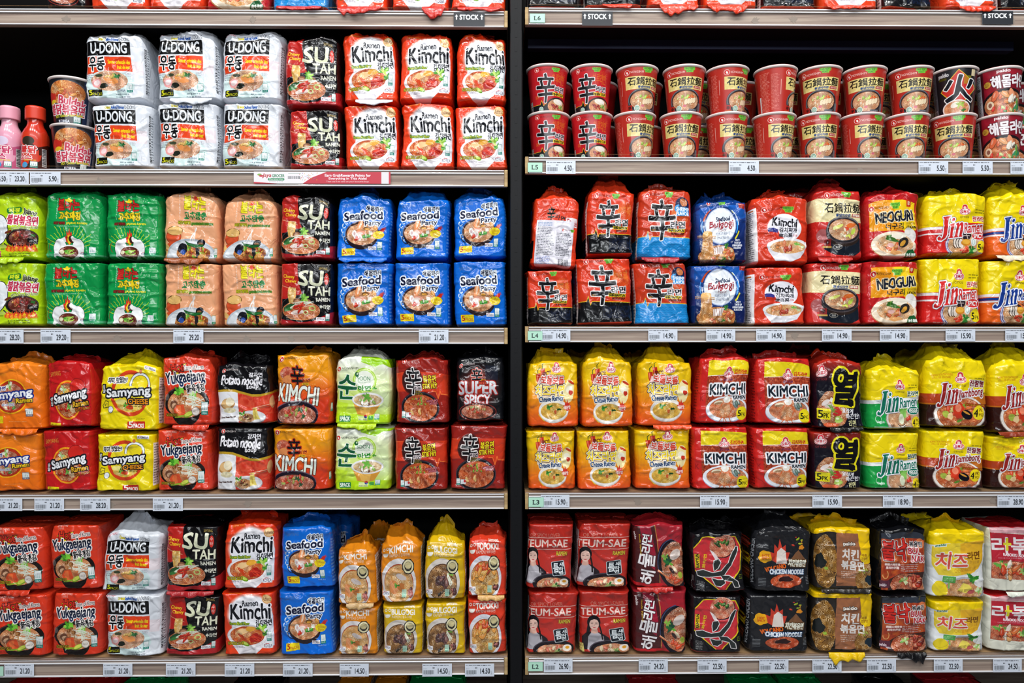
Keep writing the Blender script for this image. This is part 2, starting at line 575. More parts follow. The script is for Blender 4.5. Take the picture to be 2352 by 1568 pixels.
def a_kimchi():
    A = art('kimchi', 1655, 882, 2098, 1362, 'e23c18')
    A.vgrad(840, 1000, 'dc3412', 'e64420')
    A.glow(1900, 1040, 215, 165, 'f0f0f6', soft=.16)
    A.poly([(1760, 985), (1990, 928), (2085, 990), (2112, 1060), (2108, 1285), (1720, 1240)], 'eceef6')
    A.t('SAMYANG', 1710, 868, 1830, 888, 'c88c28', b=1)
    A.poly([(1700, 1205), (1720, 1265), (1790, 1345), (1850, 1362), (1930, 1350), (2010, 1290), (2040, 1230)], 'ece8ee')
    A.ell(1868, 1208, 180, 92, 'd8d4dc')
    A.ell(1868, 1208, 174, 88, 'f4f0f2')
    A.ell(1870, 1202, 155, 73, 'b83014')
    A.noodles(1868, 1200, 150, 70, 'b02810', 'f2a04c', 1, per=12)
    A.noodles(1835, 1185, 75, 38, 'c04818', 'f8d898', 2, per=9)
    A.ell(1830, 1170, 58, 22, 'f0c890', 12, wob=.15)
    A.ell(1905, 1150, 44, 20, 'e8a838', 5, wob=.1)
    A.strands(1800, 1190, 1860, 1235, 7, 'd84418', 6, 14, 4)
    A.ell(1945, 1222, 55, 34, 'b01c10', 10, wob=.2)
    A.strands(1910, 1205, 1980, 1235, 5, 'e04028', 6, 12, 5)
    A.leaf(2010, 1150, 46, ('4c9c28', '9cd048', 'c8e070'))
    A.leaf(2035, 1192, 36, ('3c8c28', '78b83c'))
    A.ell(1848, 1266, 38, 16, '6c9c20', -20)
    A.ell(1846, 1262, 30, 10, 'c8dc60', -20)
    A.t('Kimchi', 1728, 962, 2088, 1076, '0c0e16', o=[(9, 'f2f2f8')], b=7, rot=1, br=4)
    A.t('Ramen', 1836, 934, 1976, 978, '1c2028', sh=-.05, b=2.5, rot=2, br=2)
    A.t('김치라면', 1954, 1082, 2092, 1128, '14161e', b=3, rot=2, br=3)
    A.t('Korean Kimchi Flavor', 1720, 1098, 1898, 1118, 'f0e030', o=[(4, '2c6c24')], b=1)
    A.t('NOODLE SOUP', 1690, 1252, 1832, 1274, 'e8dc28', o=[(3, '4c4010')], b=1)
    A.tiny(1720, 1282, 1860, 1300, '60586c', 2)
    A.halal(2046, 1170, 2084, 1245)
    A.korea(2008, 1256, 2094, 1298)
    A.ell(2054, 924, 44, 37, 'd89040')
    A.ell(2054, 924, 39, 32, 'f0c890')
    A.t('Authentic', 2018, 908, 2092, 940, '6c3418', rot=3, b=1)
    A.poly([(1655, 1380), (1655, 1300), (1700, 1330), (1760, 1370)], 'd83414')


def flame(A, x, y, w, h, c1='d83020', c2='f0d020'):
    p = [(0, 1), (-.4, .8), (-.5, .45), (-.3, .5), (-.28, .15), (-.1, .32), (0, -.05), (.12, .3), (.3, .2), (.3, .5), (.5, .5), (.4, .8)]
    A.poly([(x + a * w, y + b * h) for a, b in p], c1)
    A.poly([(x + a * w * .55, y + h * .28 + b * h * .68) for a, b in p], c2)


def a_green():
    A = art('green', 398, 100, 962, 730, '0a9448')
    A.t('불타는', 522, 145, 754, 246, 'c42a20', o=[(4, '5c1414')], b=7, br=5)
    A.ell(640, 155, 38, 14, 'e8d020', wob=.25)
    A.ell(640, 143, 14, 14, 'e8d020')
    A.t('고추짜장', 536, 262, 770, 340, 'f0d420', o=[(4, '6c6010')], b=5, br=5)
    A.t('HOT PEPPER', 490, 360, 612, 384, 'b02c20', o=[(4, '501818')], b=1)
    A.t('JJAJANG RAMEN', 622, 360, 832, 384, 'f0d820', b=2)
    A.t('NOUILLES JJAJANG AU PIMENT FORT', 523, 393, 792, 410, 'c8e8d0', b=1.5)
    for i, ch in enumerate('EXTREMELY'):
        A.t(ch, 506, 140 + i * 22, 519, 155 + i * 22, 'd0e8d8', b=.8)
    for i, ch in enumerate('SPICY'):
        A.t(ch, 790, 128 + i * 48, 803, 146 + i * 48, 'd0e8d8', b=.8)
    for i in range(16):
        a = math.radians(18 + i * 9.6)
        r0, r1 = 165, 235 + 22 * (i % 3)
        if 80 < math.degrees(a) < 100:
            continue
        pts = [(655 + (r0 + (r1 - r0) * k / 4) * math.cos(a) + (4 if k % 2 else -4), 645 - (r0 + (r1 - r0) * k / 4) * math.sin(a) * 1.02) for k in range(5)]
        A.line(pts, 5, 'c8dc28')
    for sx in (-1, 1):
        A.ell(655 + sx * 98, 610, 70, 92, '1c2a20')
        A.ell(655 + sx * 98, 610, 66, 88, 'eceff0')
        A.ell(655 + sx * 60, 535, 52, 24, 'eceff0', -sx * 25)
        A.poly([(655 + sx * 150, 640), (655 + sx * 165, 720), (655 + sx * 128, 690)], 'eceff0')
    A.ring(470, 600, 34, 50, 6, '8c2c1c', 90, 260)
    flame(A, 655, 420, 88, 160)
    A.ell(680, 525, 30, 36, '3c1c18', 20)
    A.ell(694, 520, 18, 28, 'f0f0ea', 20)
    A.bowl(655, 650, 120, 72, 'eef0f0', '2c0c0c', 'a84c34', .1, .86, 1)
    A.ell(660, 650, 80, 38, '7a2c20', al=.35)
    A.ell(580, 650, 24, 20, 'e8e0c0')
    A.strands(620, 650, 700, 640, 9, 'a8d858', 6, 20, 3)
    A.leaf(640, 640, 30)
    A.rect(380, 668, 1100, 692, 'd0d8d4', al=.35)
    A.tiny(560, 678, 680, 692, 'f0f0f0', 1)
    A.korea(772, 642, 860, 676, None)
    A.halal(864, 594, 934, 676, '1c9c6c')
    A.tiny(800, 690, 930, 702, 'f0f0f0', 1)


def a_orange():
    A = art('orange', 592, 772, 1145, 1336, 'e9a77c')
    A.t('불타는', 800, 776, 1036, 890, 'ecdc24', o=[(4, '8c8410')], b=7, br=5)
    flame(A, 918, 765, 66, 48, 'd84428', 'd84428')
    A.t('고추짬뽕', 798, 912, 1048, 976, '1f7a3c', b=5, br=5)
    A.t('HOT PEPPER', 738, 992, 870, 1016, 'e0d420', o=[(5, '6c7018')], b=1.5)
    A.t('JJAMBBONG RAMEN', 880, 1004, 1112, 1026, '1c6c34', o=[(4, '5c8018')], b=1)
    A.t('NOUILLES RAMEN JJAMBBONG AU PIMENT FORT', 745, 1030, 1100, 1046, 'f4e0d8', b=.8)
    for i, ch in enumerate('EXTREMELY'):
        A.t(ch, 745, 778 + i * 23, 759, 794 + i * 23, 'f8e4d8', b=.8)
    for i, ch in enumerate('SPICY'):
        A.t(ch, 1064, 775 + i * 46, 1078, 793 + i * 46, 'f8e4d8', b=.8)
    A.ell(700, 1132, 84, 62, '7c3018')
    A.ell(700, 1132, 78, 56, 'd0502c')
    A.ell(712, 1078, 84, 42, '705018')
    A.ell(712, 1078, 80, 38, 'e0b46c', wob=.12)
    A.ell(635, 1235, 56, 30, 'e0b46c', 20)
    A.ell(640, 1215, 66, 26, 'd0502c', 25)
    A.ell(612, 1215, 44, 24, 'e0b46c', -30)
    A.ell(880, 1292, 264, 148, 'b4bec8')
    A.ell(880, 1300, 250, 140, 'd4dae0')
    A.noodles(905, 1275, 178, 78, '7c2c14', 'f0a850', 1, per=14, wob=.08)
    A.bits(900, 1270, 150, 60, ['c84820', 'e0a040', 'a8b838', '8c3418'], 26, 13)
    A.leaf(850, 1225, 34, ('5c9c30', '98c848'))
    A.leaf(920, 1305, 26, ('3c7c28', '88c038'))
    A.ell(795, 1232, 52, 46, '15151f', 20, wob=.05)
    A.ell(800, 1260, 26, 24, '2c50a0')
    A.ell(990, 1178, 44, 32, '15151f', 10)
    A.ell(985, 1185, 26, 12, '8c5c34')
    A.poly([(930, 1220), (975, 1225), (970, 1330), (945, 1330)], '1c1620')
    A.noodles(1010, 1310, 55, 40, 'b06018', 'f4c060', 5, per=10)
    A.poly([(818, 1160), (845, 1200), (930, 1225), (1010, 1210), (1022, 1190), (930, 1190), (860, 1180)], '0e3c1c')
    A.poly([(825, 1168), (850, 1198), (930, 1219), (1004, 1206), (1014, 1194), (930, 1196), (860, 1186)], '1f6c30')
    A.strands(890, 1170, 930, 1060, 4, 'f0ece8', 7, 16, 3)
    A.korea(1030, 1272, 1110, 1302, None)
    A.tiny(620, 1300, 760, 1325, 'f4f4f8', 2)
    A.halal(1124, 1220, 1160, 1298, '1c8c5c')


def a_seafood():
    A = art('seafood', 585, 770, 1138, 1326, '0a68d4')
    A.vgrad(760, 1330, '0c66cc', '0a6cdc')
    A.t('SAMYANG', 645, 800, 790, 834, '4c6898', rot=2, b=1.5)
    A.t('해물파티', 890, 828, 1066, 876, '0f1530', o=[(6, 'e4ecf6')], b=3, br=3)
    for i in range(6):
        a = math.radians(100 + i * 26)
        x, y = 735 + 90 * math.cos(a), 1050 - 95 * math.sin(a)
        A.ring(x, y, 24, 22, 9, 'e8f0fa', 60 + i * 20, 300 + i * 20)
        A.ring(x + 12, y + 8, 30, 26, 8, '7cb0ec', 90 + i * 20, 260 + i * 20)
    A.ell(672, 1070, 26, 34, '3c88dc')
    A.ring(715, 1130, 55, 48, 8, '1c1c28', 80, 290)
    A.ell(855, 1100, 175, 118, '241820')
    A.ell(855, 1080, 185, 116, '2c1c22')
    A.ring(855, 1080, 184, 115, 5, '6c5058', 20, 200)
    A.noodles(855, 1082, 168, 98, 'b05428', 'f2d4a0', 1, per=14)
    A.ell(830, 1000, 26, 62, 'e89058', -18)
    A.ell(838, 985, 12, 50, 'f8d0b0', -18)
    A.ell(835, 1070, 58, 20, 'e8a088', 0)
    A.ell(830, 1075, 34, 12, 'f6dcd0')
    A.ell(905, 1030, 38, 18, '6c4418')
    A.ell(905, 1034, 28, 10, 'd89838')
    for x, y in ((790, 1100), (830, 1110), (770, 1075)):
        A.ell(x, y, 24, 30, 'f0ece8')
        A.ell(x + 2, y + 3, 12, 15, 'd8b8b8')
    A.rect(860, 1085, 950, 1116, '3c8c30', 8, r=12)
    A.rect(865, 1090, 940, 1100, '84c860', 8)
    A.rect(885, 1075, 905, 1105, 'e8e4d8', 5)
    A.rect(930, 1055, 965, 1085, 'f0ece0', 5)
    A.line([(885, 1084), (895, 1118)], 5, '205020')
    A.bits(790, 1130, 30, 14, ['d83820'], 3, 13)
    A.bits(990, 1035, 24, 20, ['e8a048', 'd86830'], 5, 14)
    A.t('Seafood', 655, 880, 1062, 950, '0f1638', o=[(11, 'eef4fc')], b=7, rot=3)
    A.t('Party', 880, 960, 1050, 1012, '0f1638', o=[(8, 'eef4fc')], b=4, rot=3)
    A.ell(1070, 1045, 32, 16, 'c82c20', 25, wob=.2)
    A.line([(1060, 1030), (1100, 1015), (1108, 1035)], 4, 'c82c20')
    A.ell(1034, 1086, 60, 36, 'ecd818', wob=.04)
    A.t('Seafood', 990, 1062, 1084, 1090, 'c08018', b=1, rot=-6)
    A.t('Flavor', 1005, 1092, 1070, 1114, 'a85c18', b=1, rot=-6)
    A.five(645, 1210, 787, 1270, rot=2, edge='c8a818')
    A.korea(930, 1190, 1018, 1222)
    A.halal(1026, 1146, 1078, 1224)
    A.t('Noodle Soup', 1000, 1230, 1078, 1246, 'c8d8f0')
    A.rect(1150, 830, 1400, 1300, '0a5cc0')
    A.tiny(1160, 850, 1250, 1270, 'b0c8e8', 14, al=.5)


def a_lime():
    A = art('lime', -160, 130, 385, 732, 'b4d616')
    A.tex([(-400, 20), (700, 20), (700, 220), (-400, 200)], ['a4c812', 'b8d81c', '98bc10'], 60, 3)
    A.ell(-10, 430, 110, 150, '0e1810', -10)
    A.ell(-12, 430, 104, 144, 'e8ecf0', -10)
    A.ell(-10, 470, 60, 66, 'd8dee4')
    A.bits(-10, 400, 50, 50, ['c42818', '8c2018'], 7, 16)
    A.rect(85, 218, 236, 274, '1c7c2c', 4, r=22)
    A.t('짜장', 105, 226, 216, 266, 'd4dc28', b=5, rot=4, br=2)
    A.t('Jjajang', 250, 238, 385, 300, '14181c', o=[(4, 'e8f0c0')], b=4, rot=-10)
    A.t('불닭볶음면', 92, 298, 392, 388, 'c4284c', o=[(9, 'f0ece8')], b=6, rot=-5, br=3)
    A.t('HOT Chicken Flavor Ramen', 138, 398, 392, 430, '1c2c10', rot=4, b=1.2, o=[(3, 'd8e8a0')])
    A.ell(240, 512, 165, 88, '14100e')
    A.ring(240, 512, 160, 84, 5, '5c5050', 0, 180)
    A.noodles(245, 508, 142, 70, '2c0c0c', 'a04c38', 1, per=15)
    A.bits(235, 495, 90, 40, ['a82c28', 'd8a858', 'c05c38', '8c2428'], 18, 12)
    A.leaf(350, 490, 24, ('2c6c28',))
    A.ell(100, 450, 40, 12, '6c2c18', 20)
    A.line([(60, 560), (100, 590)], 12, '1c1c1c')
    A.rect(300, 520, 400, 560, '101010', -14)
    A.t('HALAL', 318, 524, 388, 545, 'e8e8e8', rot=14)
    for i in range(7):
        flame(A, 105 + i * 42, 560 + 8 * (i % 2), 70, 80, 'dc4420', 'f4c820')
    A.poly([(70, 628), (400, 640), (400, 615), (70, 600)], 'e05c20', .5)
    A.rect(-300, 570, 80, 600, 'b8c0a0', al=.5)
    A.tiny(110, 650, 380, 690, '3c5010', 2)
    A.five(-110, 630, 22, 690, 'b81c58', 'f0e0e0', rot=2)
    A.tiny(-140, 600, 60, 622, '485838', 1)


def samyang_word(A, x0, y0, x1, y1, edge, rot, o=13):
    A.t('Samyang', x0, y0, x1, y1, 'eef0f4', o=[(o, edge)], b=8, rot=rot)


def a_samorange():
    A = art('samorange', -120, 165, 415, 820, 'f07a18')
    A.vgrad(150, 820, 'f48420', 'ea6c12')
    A.t('SAMYANG', -60, 232, 60, 262, 'e09028', b=1)
    A.ring(125, 465, 172, 170, 12, 'f4b818')
    A.ell(125, 465, 160, 158, 'b03018')
    A.noodles(125, 470, 132, 132, '8c2c18', 'f0c89c', 1, per=17)
    A.leaf(110, 360, 50, ('3c7c30', '88b850', 'e0e4c8'))
    A.bits(110, 560, 60, 26, ['c82c20', 'd8b890', '5c8c3c'], 8, 12)
    A.leaf(120, 535, 34, ('4c8c38', '90c060'))
    A.t('삼양라면', -110, 372, 68, 410, '1c2c7c', o=[(5, 'f0e8e8')], b=3, rot=6)
    samyang_word(A, -116, 405, 342, 500, '1a2c7e', 7)
    A.t('Ramen', 180, 478, 346, 522, 'f0c818', o=[(8, '3c2c28')], b=4, rot=5)
    A.t('since 1963', 35, 530, 160, 556, '2c4ca0', o=[(4, 'e8dcd8')], b=1)
    A.halal(275, 580, 348, 662, '605868')
    A.five(-90, 660, 45, 728, 'ecd818', 'c88c18', rot=2)
    A.tiny(100, 705, 310, 716, 'f4c8a0', 1)


def a_samred():
    A = art('samred', 375, 832, 905, 1362, 'c41c1e')
    A.poly([(200, 800), (620, 800), (480, 900), (370, 1060), (200, 1100)], 'b4181c')
    A.t('SAMYANG', 420, 885, 566, 922, 'd09a38', b=1.5, rot=2)
    A.ring(645, 1120, 168, 160, 16, 'f0a020')
    A.ring(645, 1120, 152, 144, 5, 'd82818')
    A.noodles(645, 1120, 144, 138, '98280f', 'eeb878', 1, per=16)
    A.leaf(600, 1030, 40, ('4c8838', 'a8c880', 'e0e8d0'))
    A.bits(600, 1060, 60, 16, ['e8a838', 'f0c058'], 7, 13)
    A.ell(760, 1010, 88, 62, '7c1418', wob=.04)
    A.ell(760, 1010, 84, 58, 'd02820', wob=.04)
    A.bits(590, 1190, 50, 24, ['c82818', 'a82018'], 4, 15)
    A.leaf(650, 1180, 36, ('5c9c38', '98c868'))
    A.ell(710, 1190, 40, 34, 'd8b890', wob=.1)
    A.rect(412, 1088, 455, 1172, '14121a', 3, r=8)
    A.t('삼', 418, 1095, 449, 1126, 'e8e8e8', b=2)
    A.t('양', 418, 1132, 449, 1163, 'e8e8e8', b=2)
    samyang_word(A, 470, 1048, 862, 1140, '15151c', 9)
    A.t('Ramen', 705, 1128, 880, 1172, 'f0b828', o=[(9, '1c1414')], b=4, rot=5)
    A.t('Spicy Flavor', 735, 1180, 900, 1214, 'f4a020', o=[(4, '5c1010')], b=1.5, rot=6)
    A.five(408, 1300, 545, 1362, 'ecd818', 'b88018', rot=-4)
    A.tiny(710, 1318, 900, 1340, 'e8a0a0', 2)


def a_cheese():
    A = art('cheese', 870, 832, 1425, 1366, 'ecd60e')
    A.t('SAMYANG', 960, 800, 1090, 824, 'd07818', b=1)
    A.ring(1170, 1060, 190, 186, 34, 'd8441e')
    A.ell(1170, 1060, 158, 154, 'f0da28')
    A.noodles(1170, 1160, 125, 48, 'd8a020', 'f8ec90', 1, per=14)
    A.ell(1085, 1130, 54, 22, 'f4e888')
    A.ell(1155, 1165, 52, 22, 'd84820', -15)
    A.leaf(1130, 1155, 26)
    A.t('무지 맛있는!', 948, 930, 1135, 976, '101014', o=[(7, 'f0f0f0')], b=3, rot=3, br=2)
    A.ring(1265, 985, 104, 96, 26, '20202c', -10, 190)
    A.ring(1265, 985, 100, 92, 18, 'eef2f6', -10, 190)
    A.ell(1265, 882, 13, 18, 'c87030')
    A.ell(1265, 980, 72, 66, 'f0da20')
    samyang_word(A, 936, 1010, 1370, 1098, '14161e', 5)
    A.t('CHEESE', 1150, 1102, 1350, 1142, 'f09418', o=[(9, '15151a')], b=4, rot=1)
    A.tiny(1160, 1155, 1345, 1172, '404018', 1)
    A.rect(888, 985, 928, 1070, '14161c', -5, r=8)
    A.t('삼', 893, 995, 920, 1025, 'e8e8e8', b=2)
    A.t('양', 893, 1030, 920, 1060, 'e8e8e8', b=2)
    A.poly([(893, 1165), (925, 1120), (962, 1130), (958, 1180), (900, 1190)], '3c3c18')
    A.poly([(899, 1163), (928, 1127), (956, 1135), (952, 1175), (904, 1184)], 'f0dc20')
    A.ring(920, 1160, 9, 8, 4, '3c3c18')
    A.ring(942, 1150, 6, 6, 3, '3c3c18')
    A.ell(982, 1195, 28, 30, '20202c', -10)
    A.ell(982, 1195, 24, 26, 'e8ecf2', -10)
    A.korea(1300, 828, 1410, 864)
    A.tiny(1230, 1255, 1330, 1275, '50500c', 2)
    A.tiny(885, 1215, 960, 1240, 'f8f0a0', 2)
    A.rect(1148, 1285, 1322, 1345, 'c82c20', 2, r=8)
    A.t('5', 1160, 1288, 1205, 1338, 'f4f0e8', b=4, rot=2)
    A.t('PACKS', 1210, 1305, 1310, 1338, 'f4f0e8', b=3, rot=2)
    A.rect(1450, 900, 1560, 1300, 'ecece4')
    A.tiny(1455, 910, 1550, 1290, '50503c', 16)


def a_yuk():
    A = art('yuk', -5, 792, 520, 1356, 'd43a20')
    A.vgrad(780, 1360, 'dc3c22', 'cf3620')
    A.t('SAMYANG', 75, 775, 200, 800, 'e8d0c8', b=1)
    A.t('三養食品', 80, 803, 150, 824, 'e0b0a8', b=1)
    A.poly([(78, 872), (282, 838), (178, 938)], '5c3c10')
    A.poly([(86, 874), (270, 844), (178, 928)], 'f0d424')
    A.t('Hot', 106, 840, 246, 906, 'cc3020', o=[(6, '3c1410')], b=5, rot=4)
    A.t('Taste of Korea', 250, 848, 458, 888, '181414', o=[(5, 'f0e0dc')], b=1.5, rot=6)
    A.ell(258, 1240, 150, 104, '16100f')
    A.ell(255, 1150, 245, 130, '17110f')
    A.ring(255, 1150, 242, 128, 8, '4c403c', 90, 200)
    A.ell(35, 1110, 30, 26, 'b8b0b0', 40, al=.4)
    A.ell(258, 1165, 210, 112, '9a4420')
    A.noodles(258, 1165, 208, 110, 'a84c24', 'eec08c', 1, per=15)
    A.leaf(190, 1075, 62, ('4c9c28', '7ccc3c', '98dc50'))
    A.leaf(350, 1080, 66, ('5ca838', '8cd050', 'c8e8a0'))
    A.strands(220, 1130, 420, 1150, 12, 'e8ecdc', 5, 30, 2)
    A.strands(330, 1090, 340, 1190, 6, 'e4ecd8', 5, 34, 6)
    for x, y, r in ((185, 1110, 24), (240, 1125, 26), (215, 1090, 20)):
        A.ell(x, y, r, r * .7, '7a4820', 20)
        A.ell(x - 4, y - 4, r * .5, r * .3, 'b8804c', 20)
        A.line([(x, y + 8), (x + 10, y + 44)], 12, 'b07c4c')
    A.ell(125, 1170, 42, 34, '6c4430', 10)
    A.ell(130, 1178, 30, 20, 'c8a080', 10)
    A.ell(160, 1195, 40, 30, '805038', 20)
    A.poly([(125, 1215), (160, 1175), (235, 1170), (265, 1260), (200, 1275), (140, 1255)], 'd8502a')
    A.poly([(150, 1210), (172, 1182), (205, 1180), (215, 1262), (180, 1262)], 'e8703c')
    A.ell(290, 1250, 55, 22, '7c9c28', 20)
    A.ell(288, 1246, 46, 15, 'd0dc58', 20)
    A.ell(195, 1266, 60, 8, '90b030', 8)
    A.t('Yukgaejang', 36, 898, 466, 1020, ('0c0c10', '20386c'), o=[(9, 'f2ece8')], b=6, rot=4, br=2)
    A.t('新육개장', 270, 1006, 458, 1070, '101014', o=[(7, 'ece6e2')], b=4, rot=5, br=4)
    A.t('NOODLE SOUP', 42, 1242, 178, 1266, 'd8cc28', o=[(3, '3c1c10')], b=1, rot=-1)
    A.ell(364, 1226, 42, 36, '8c8078')
    A.ell(364, 1226, 37, 31, 'e4dcd4')
    A.t('HACCP', 338, 1216, 390, 1236, '807468', b=1)
    A.halal(424, 1150, 490, 1256)
    A.tiny(30, 1275, 130, 1300, '601810', 2)


def a_potato():
    A = art('potato', 535, 790, 1035, 1352, 'e8e9ee')
    A.poly([(735, 1000), (1200, 1000), (1200, 1330), (735, 1330)], 'd43a28')
    A.tex([(735, 1030), (1200, 1040), (1200, 1250), (735, 1230)], ['c8321f', 'e0563c', 'd43a28'], 50, 5)
    A.poly([(400, 1280), (1200, 1320), (1200, 1400), (400, 1400)], 'e8e9ee', .0)
    top = [(300, 600), (1300, 600), (1200, 1020), (1035, 1035), (960, 1052), (880, 1050), (780, 1022), (700, 1000), (600, 995), (400, 1005)]
    A.poly([(x, y + (22 if y > 900 else 0)) for x, y in top], 'c09a28')
    A.poly(top, '0d0c10')
    A.nong(600, 818, 20, 'e8dcd8', 5.5)
    A.t('감자면', 850, 838, 980, 884, 'eceaf0', b=2, br=1)
    A.t('Potato noodle', 580, 872, 978, 958, 'f0eef4', b=5, sh=.12, rot=-3, br=4)
    A.t('soup', 825, 968, 940, 1008, 'f0eef4', b=4, sh=.1, rot=3, br=2)
    A.ell(632, 1135, 70, 52, 'b8864c', 10, wob=.05)
    A.ell(625, 1130, 56, 42, 'dcb47c', 10, wob=.05)
    A.ell(655, 1115, 44, 40, 'ece0c0', 10)
    A.noodles(645, 1195, 62, 26, 'd0c490', 'f4ecd0', 3, per=9)
    A.ring(1090, 1130, 50, 60, 50, 'dcb47c')
    A.t('Chewy Potato Noodle!', 555, 1252, 700, 1272, '3c2018', b=1.5, rot=3)
    A.ell(862, 1268, 138, 66, '9c98a0')
    A.ell(862, 1262, 134, 60, 'dcdce0')
    A.noodles(812, 1272, 82, 44, '7a3c1c', 'e8c890', 1, per=12)
    A.leaf(775, 1240, 44, ('4c8c30', 'a8d070', 'e4ecd0'))
    A.bits(795, 1270, 60, 26, ['a83820', '5c3018', 'c8b068'], 12, 9)
    A.poly([(885, 1175), (922, 1175), (926, 1240), (945, 1285), (880, 1290), (876, 1230)], 'e8d470')
    A.strands(895, 1180, 905, 1280, 5, 'c8a83c', 3, 8, 3)
    A.line([(870, 1182), (1040, 1150)], 6, 'e0b090')
    A.line([(872, 1196), (1040, 1165)], 6, 'a86848')


def a_shinkim():
    A = art('shinkim', 1062, 772, 1610, 1338, 'f09c14')
    A.vgrad(900, 1150, 'f2a216', 'd23a1c')
    A.nong(1110, 800, 24, '2c1410', 5.6)
    A.ell(1165, 945, 86, 80, 'e89030')
    A.noodles(1160, 925, 72, 52, '9c2818', 'e8a080', 3, per=14)
    A.ell(1170, 975, 60, 34, 'd88850', 10)
    shin_char(A, 1212, 862, 1342, 1036, [(9, 'b03018')], 5)
    A.t('라면', 1325, 962, 1406, 992, '7c1410', b=2, br=2)
    A.rect(1328, 1000, 1394, 1022, 'e8b828')
    A.t('SHIN', 1335, 1003, 1388, 1019, '401410', b=1.5)
    A.tiny(1400, 1004, 1485, 1018, 'f0c070', 1)
    A.t('KIMCHI', 1068, 1022, 1498, 1162, ('f2f4ee', 'ccdccc'), o=[(7, '6c2810')], b=9, rot=-5)
    A.ell(1275, 1262, 232, 112, '1c1220')
    A.ring(1275, 1250, 230, 108, 8, '5c4c60', 0, 180)
    A.noodles(1278, 1262, 205, 82, '7c2014', 'e8a888', 1, per=15)
    A.bits(1290, 1235, 140, 40, ['c83c28', 'e08070', 'a8a850', 'd86040'], 22, 15)
    A.leaf(1320, 1215, 30, ('2c5c38',))
    A.leaf(1350, 1270, 26, ('2c5c38',))
    A.leaf(1170, 1265, 24, ('a0b860',))
    A.tiny(1430, 900, 1560, 1000, 'd88018', 8, al=.5)
    A.halal(1640, 1160, 1690, 1230)


def a_soon():
    A = art('soon', 62, 125, 608, 765, 'eef2e4')
    A.vgrad(130, 765, 'eff3ea', 'b2dc12')
    A.poly([(330, 60), (800, 60), (800, 110), (560, 140), (480, 190), (330, 150)], '9cd416')
    A.glow(560, 500, 220, 260, 'dcecd8', .6, .8)
    A.poly([(62, 520), (200, 540), (120, 765), (62, 765)], 'b8e010', .5)
    A.rect(-80, 640, 760, 800, 'b2e010', al=.75)
    A.nong(95, 206, 26, '10140c', 6.6)
    A.ring(366, 318, 122, 118, 34, 'a8d83c')
    A.ring(366, 318, 112, 108, 10, 'd4ec90')
    A.ell(366, 318, 96, 94, 'eef4e4')
    A.ell(285, 262, 20, 22, '1c5c34')
    A.ell(290, 256, 8, 10, 'd8ecc0')
    A.leaf(470, 390, 20, ('4ca030',))
    A.t('SOON', 290, 278, 422, 318, '2c7c48', b=1.5)
    A.t('VEGGIE RAMYUN', 294, 326, 422, 340, '80a888', b=.6)
    A.t('라면', 298, 366, 426, 410, '2c8c2c', b=5, rot=3, br=3)
    A.t('순', 84, 268, 276, 494, '165c38', o=[(6, 'f0f4ea')], b=10, rot=-4, br=6)
    A.t('Vegan', 445, 192, 498, 208, 'e8f4d8', b=1)
    A.ring(465, 195, 30, 30, 3, 'c8ecac')
    A.poly([(240, 505), (300, 640), (380, 655), (470, 640), (560, 500)], 'd89838')
    A.poly([(310, 560), (340, 640), (420, 650), (440, 560)], 'e8b458')
    A.ell(400, 500, 165, 72, 'd4d4d8')
    A.ell(400, 495, 160, 68, 'f0f0f0')
    A.noodles(400, 502, 145, 56, 'c09058', 'f4e4bc', 1, per=13)
    A.bits(400, 520, 90, 26, ['f0ece0', '5c3428', 'd8d0b0', '8cb848'], 18, 12)
    A.leaf(395, 480, 50, ('3c8028', '68b03c', '98cc50'))
    A.rect(110, 656, 230, 714, '1f7a48', 2, r=5)
    A.t('5PACK', 118, 666, 222, 704, 'ecf4e8', b=3, rot=2)
    A.rect(312, 655, 410, 700, 'e8f0d8', al=.7)
    A.ell(390, 660, 18, 18, 'c83030')
    A.poly(A.epts(390, 660, 18, 18)[:21], '28408c')
    A.t('Made in Korea', 316, 682, 402, 696, '1c2c5c', b=1)
    A.rect(420, 655, 468, 690, '4cac48', r=8)
    A.halal(478, 632, 532, 688, '2c9c7c')


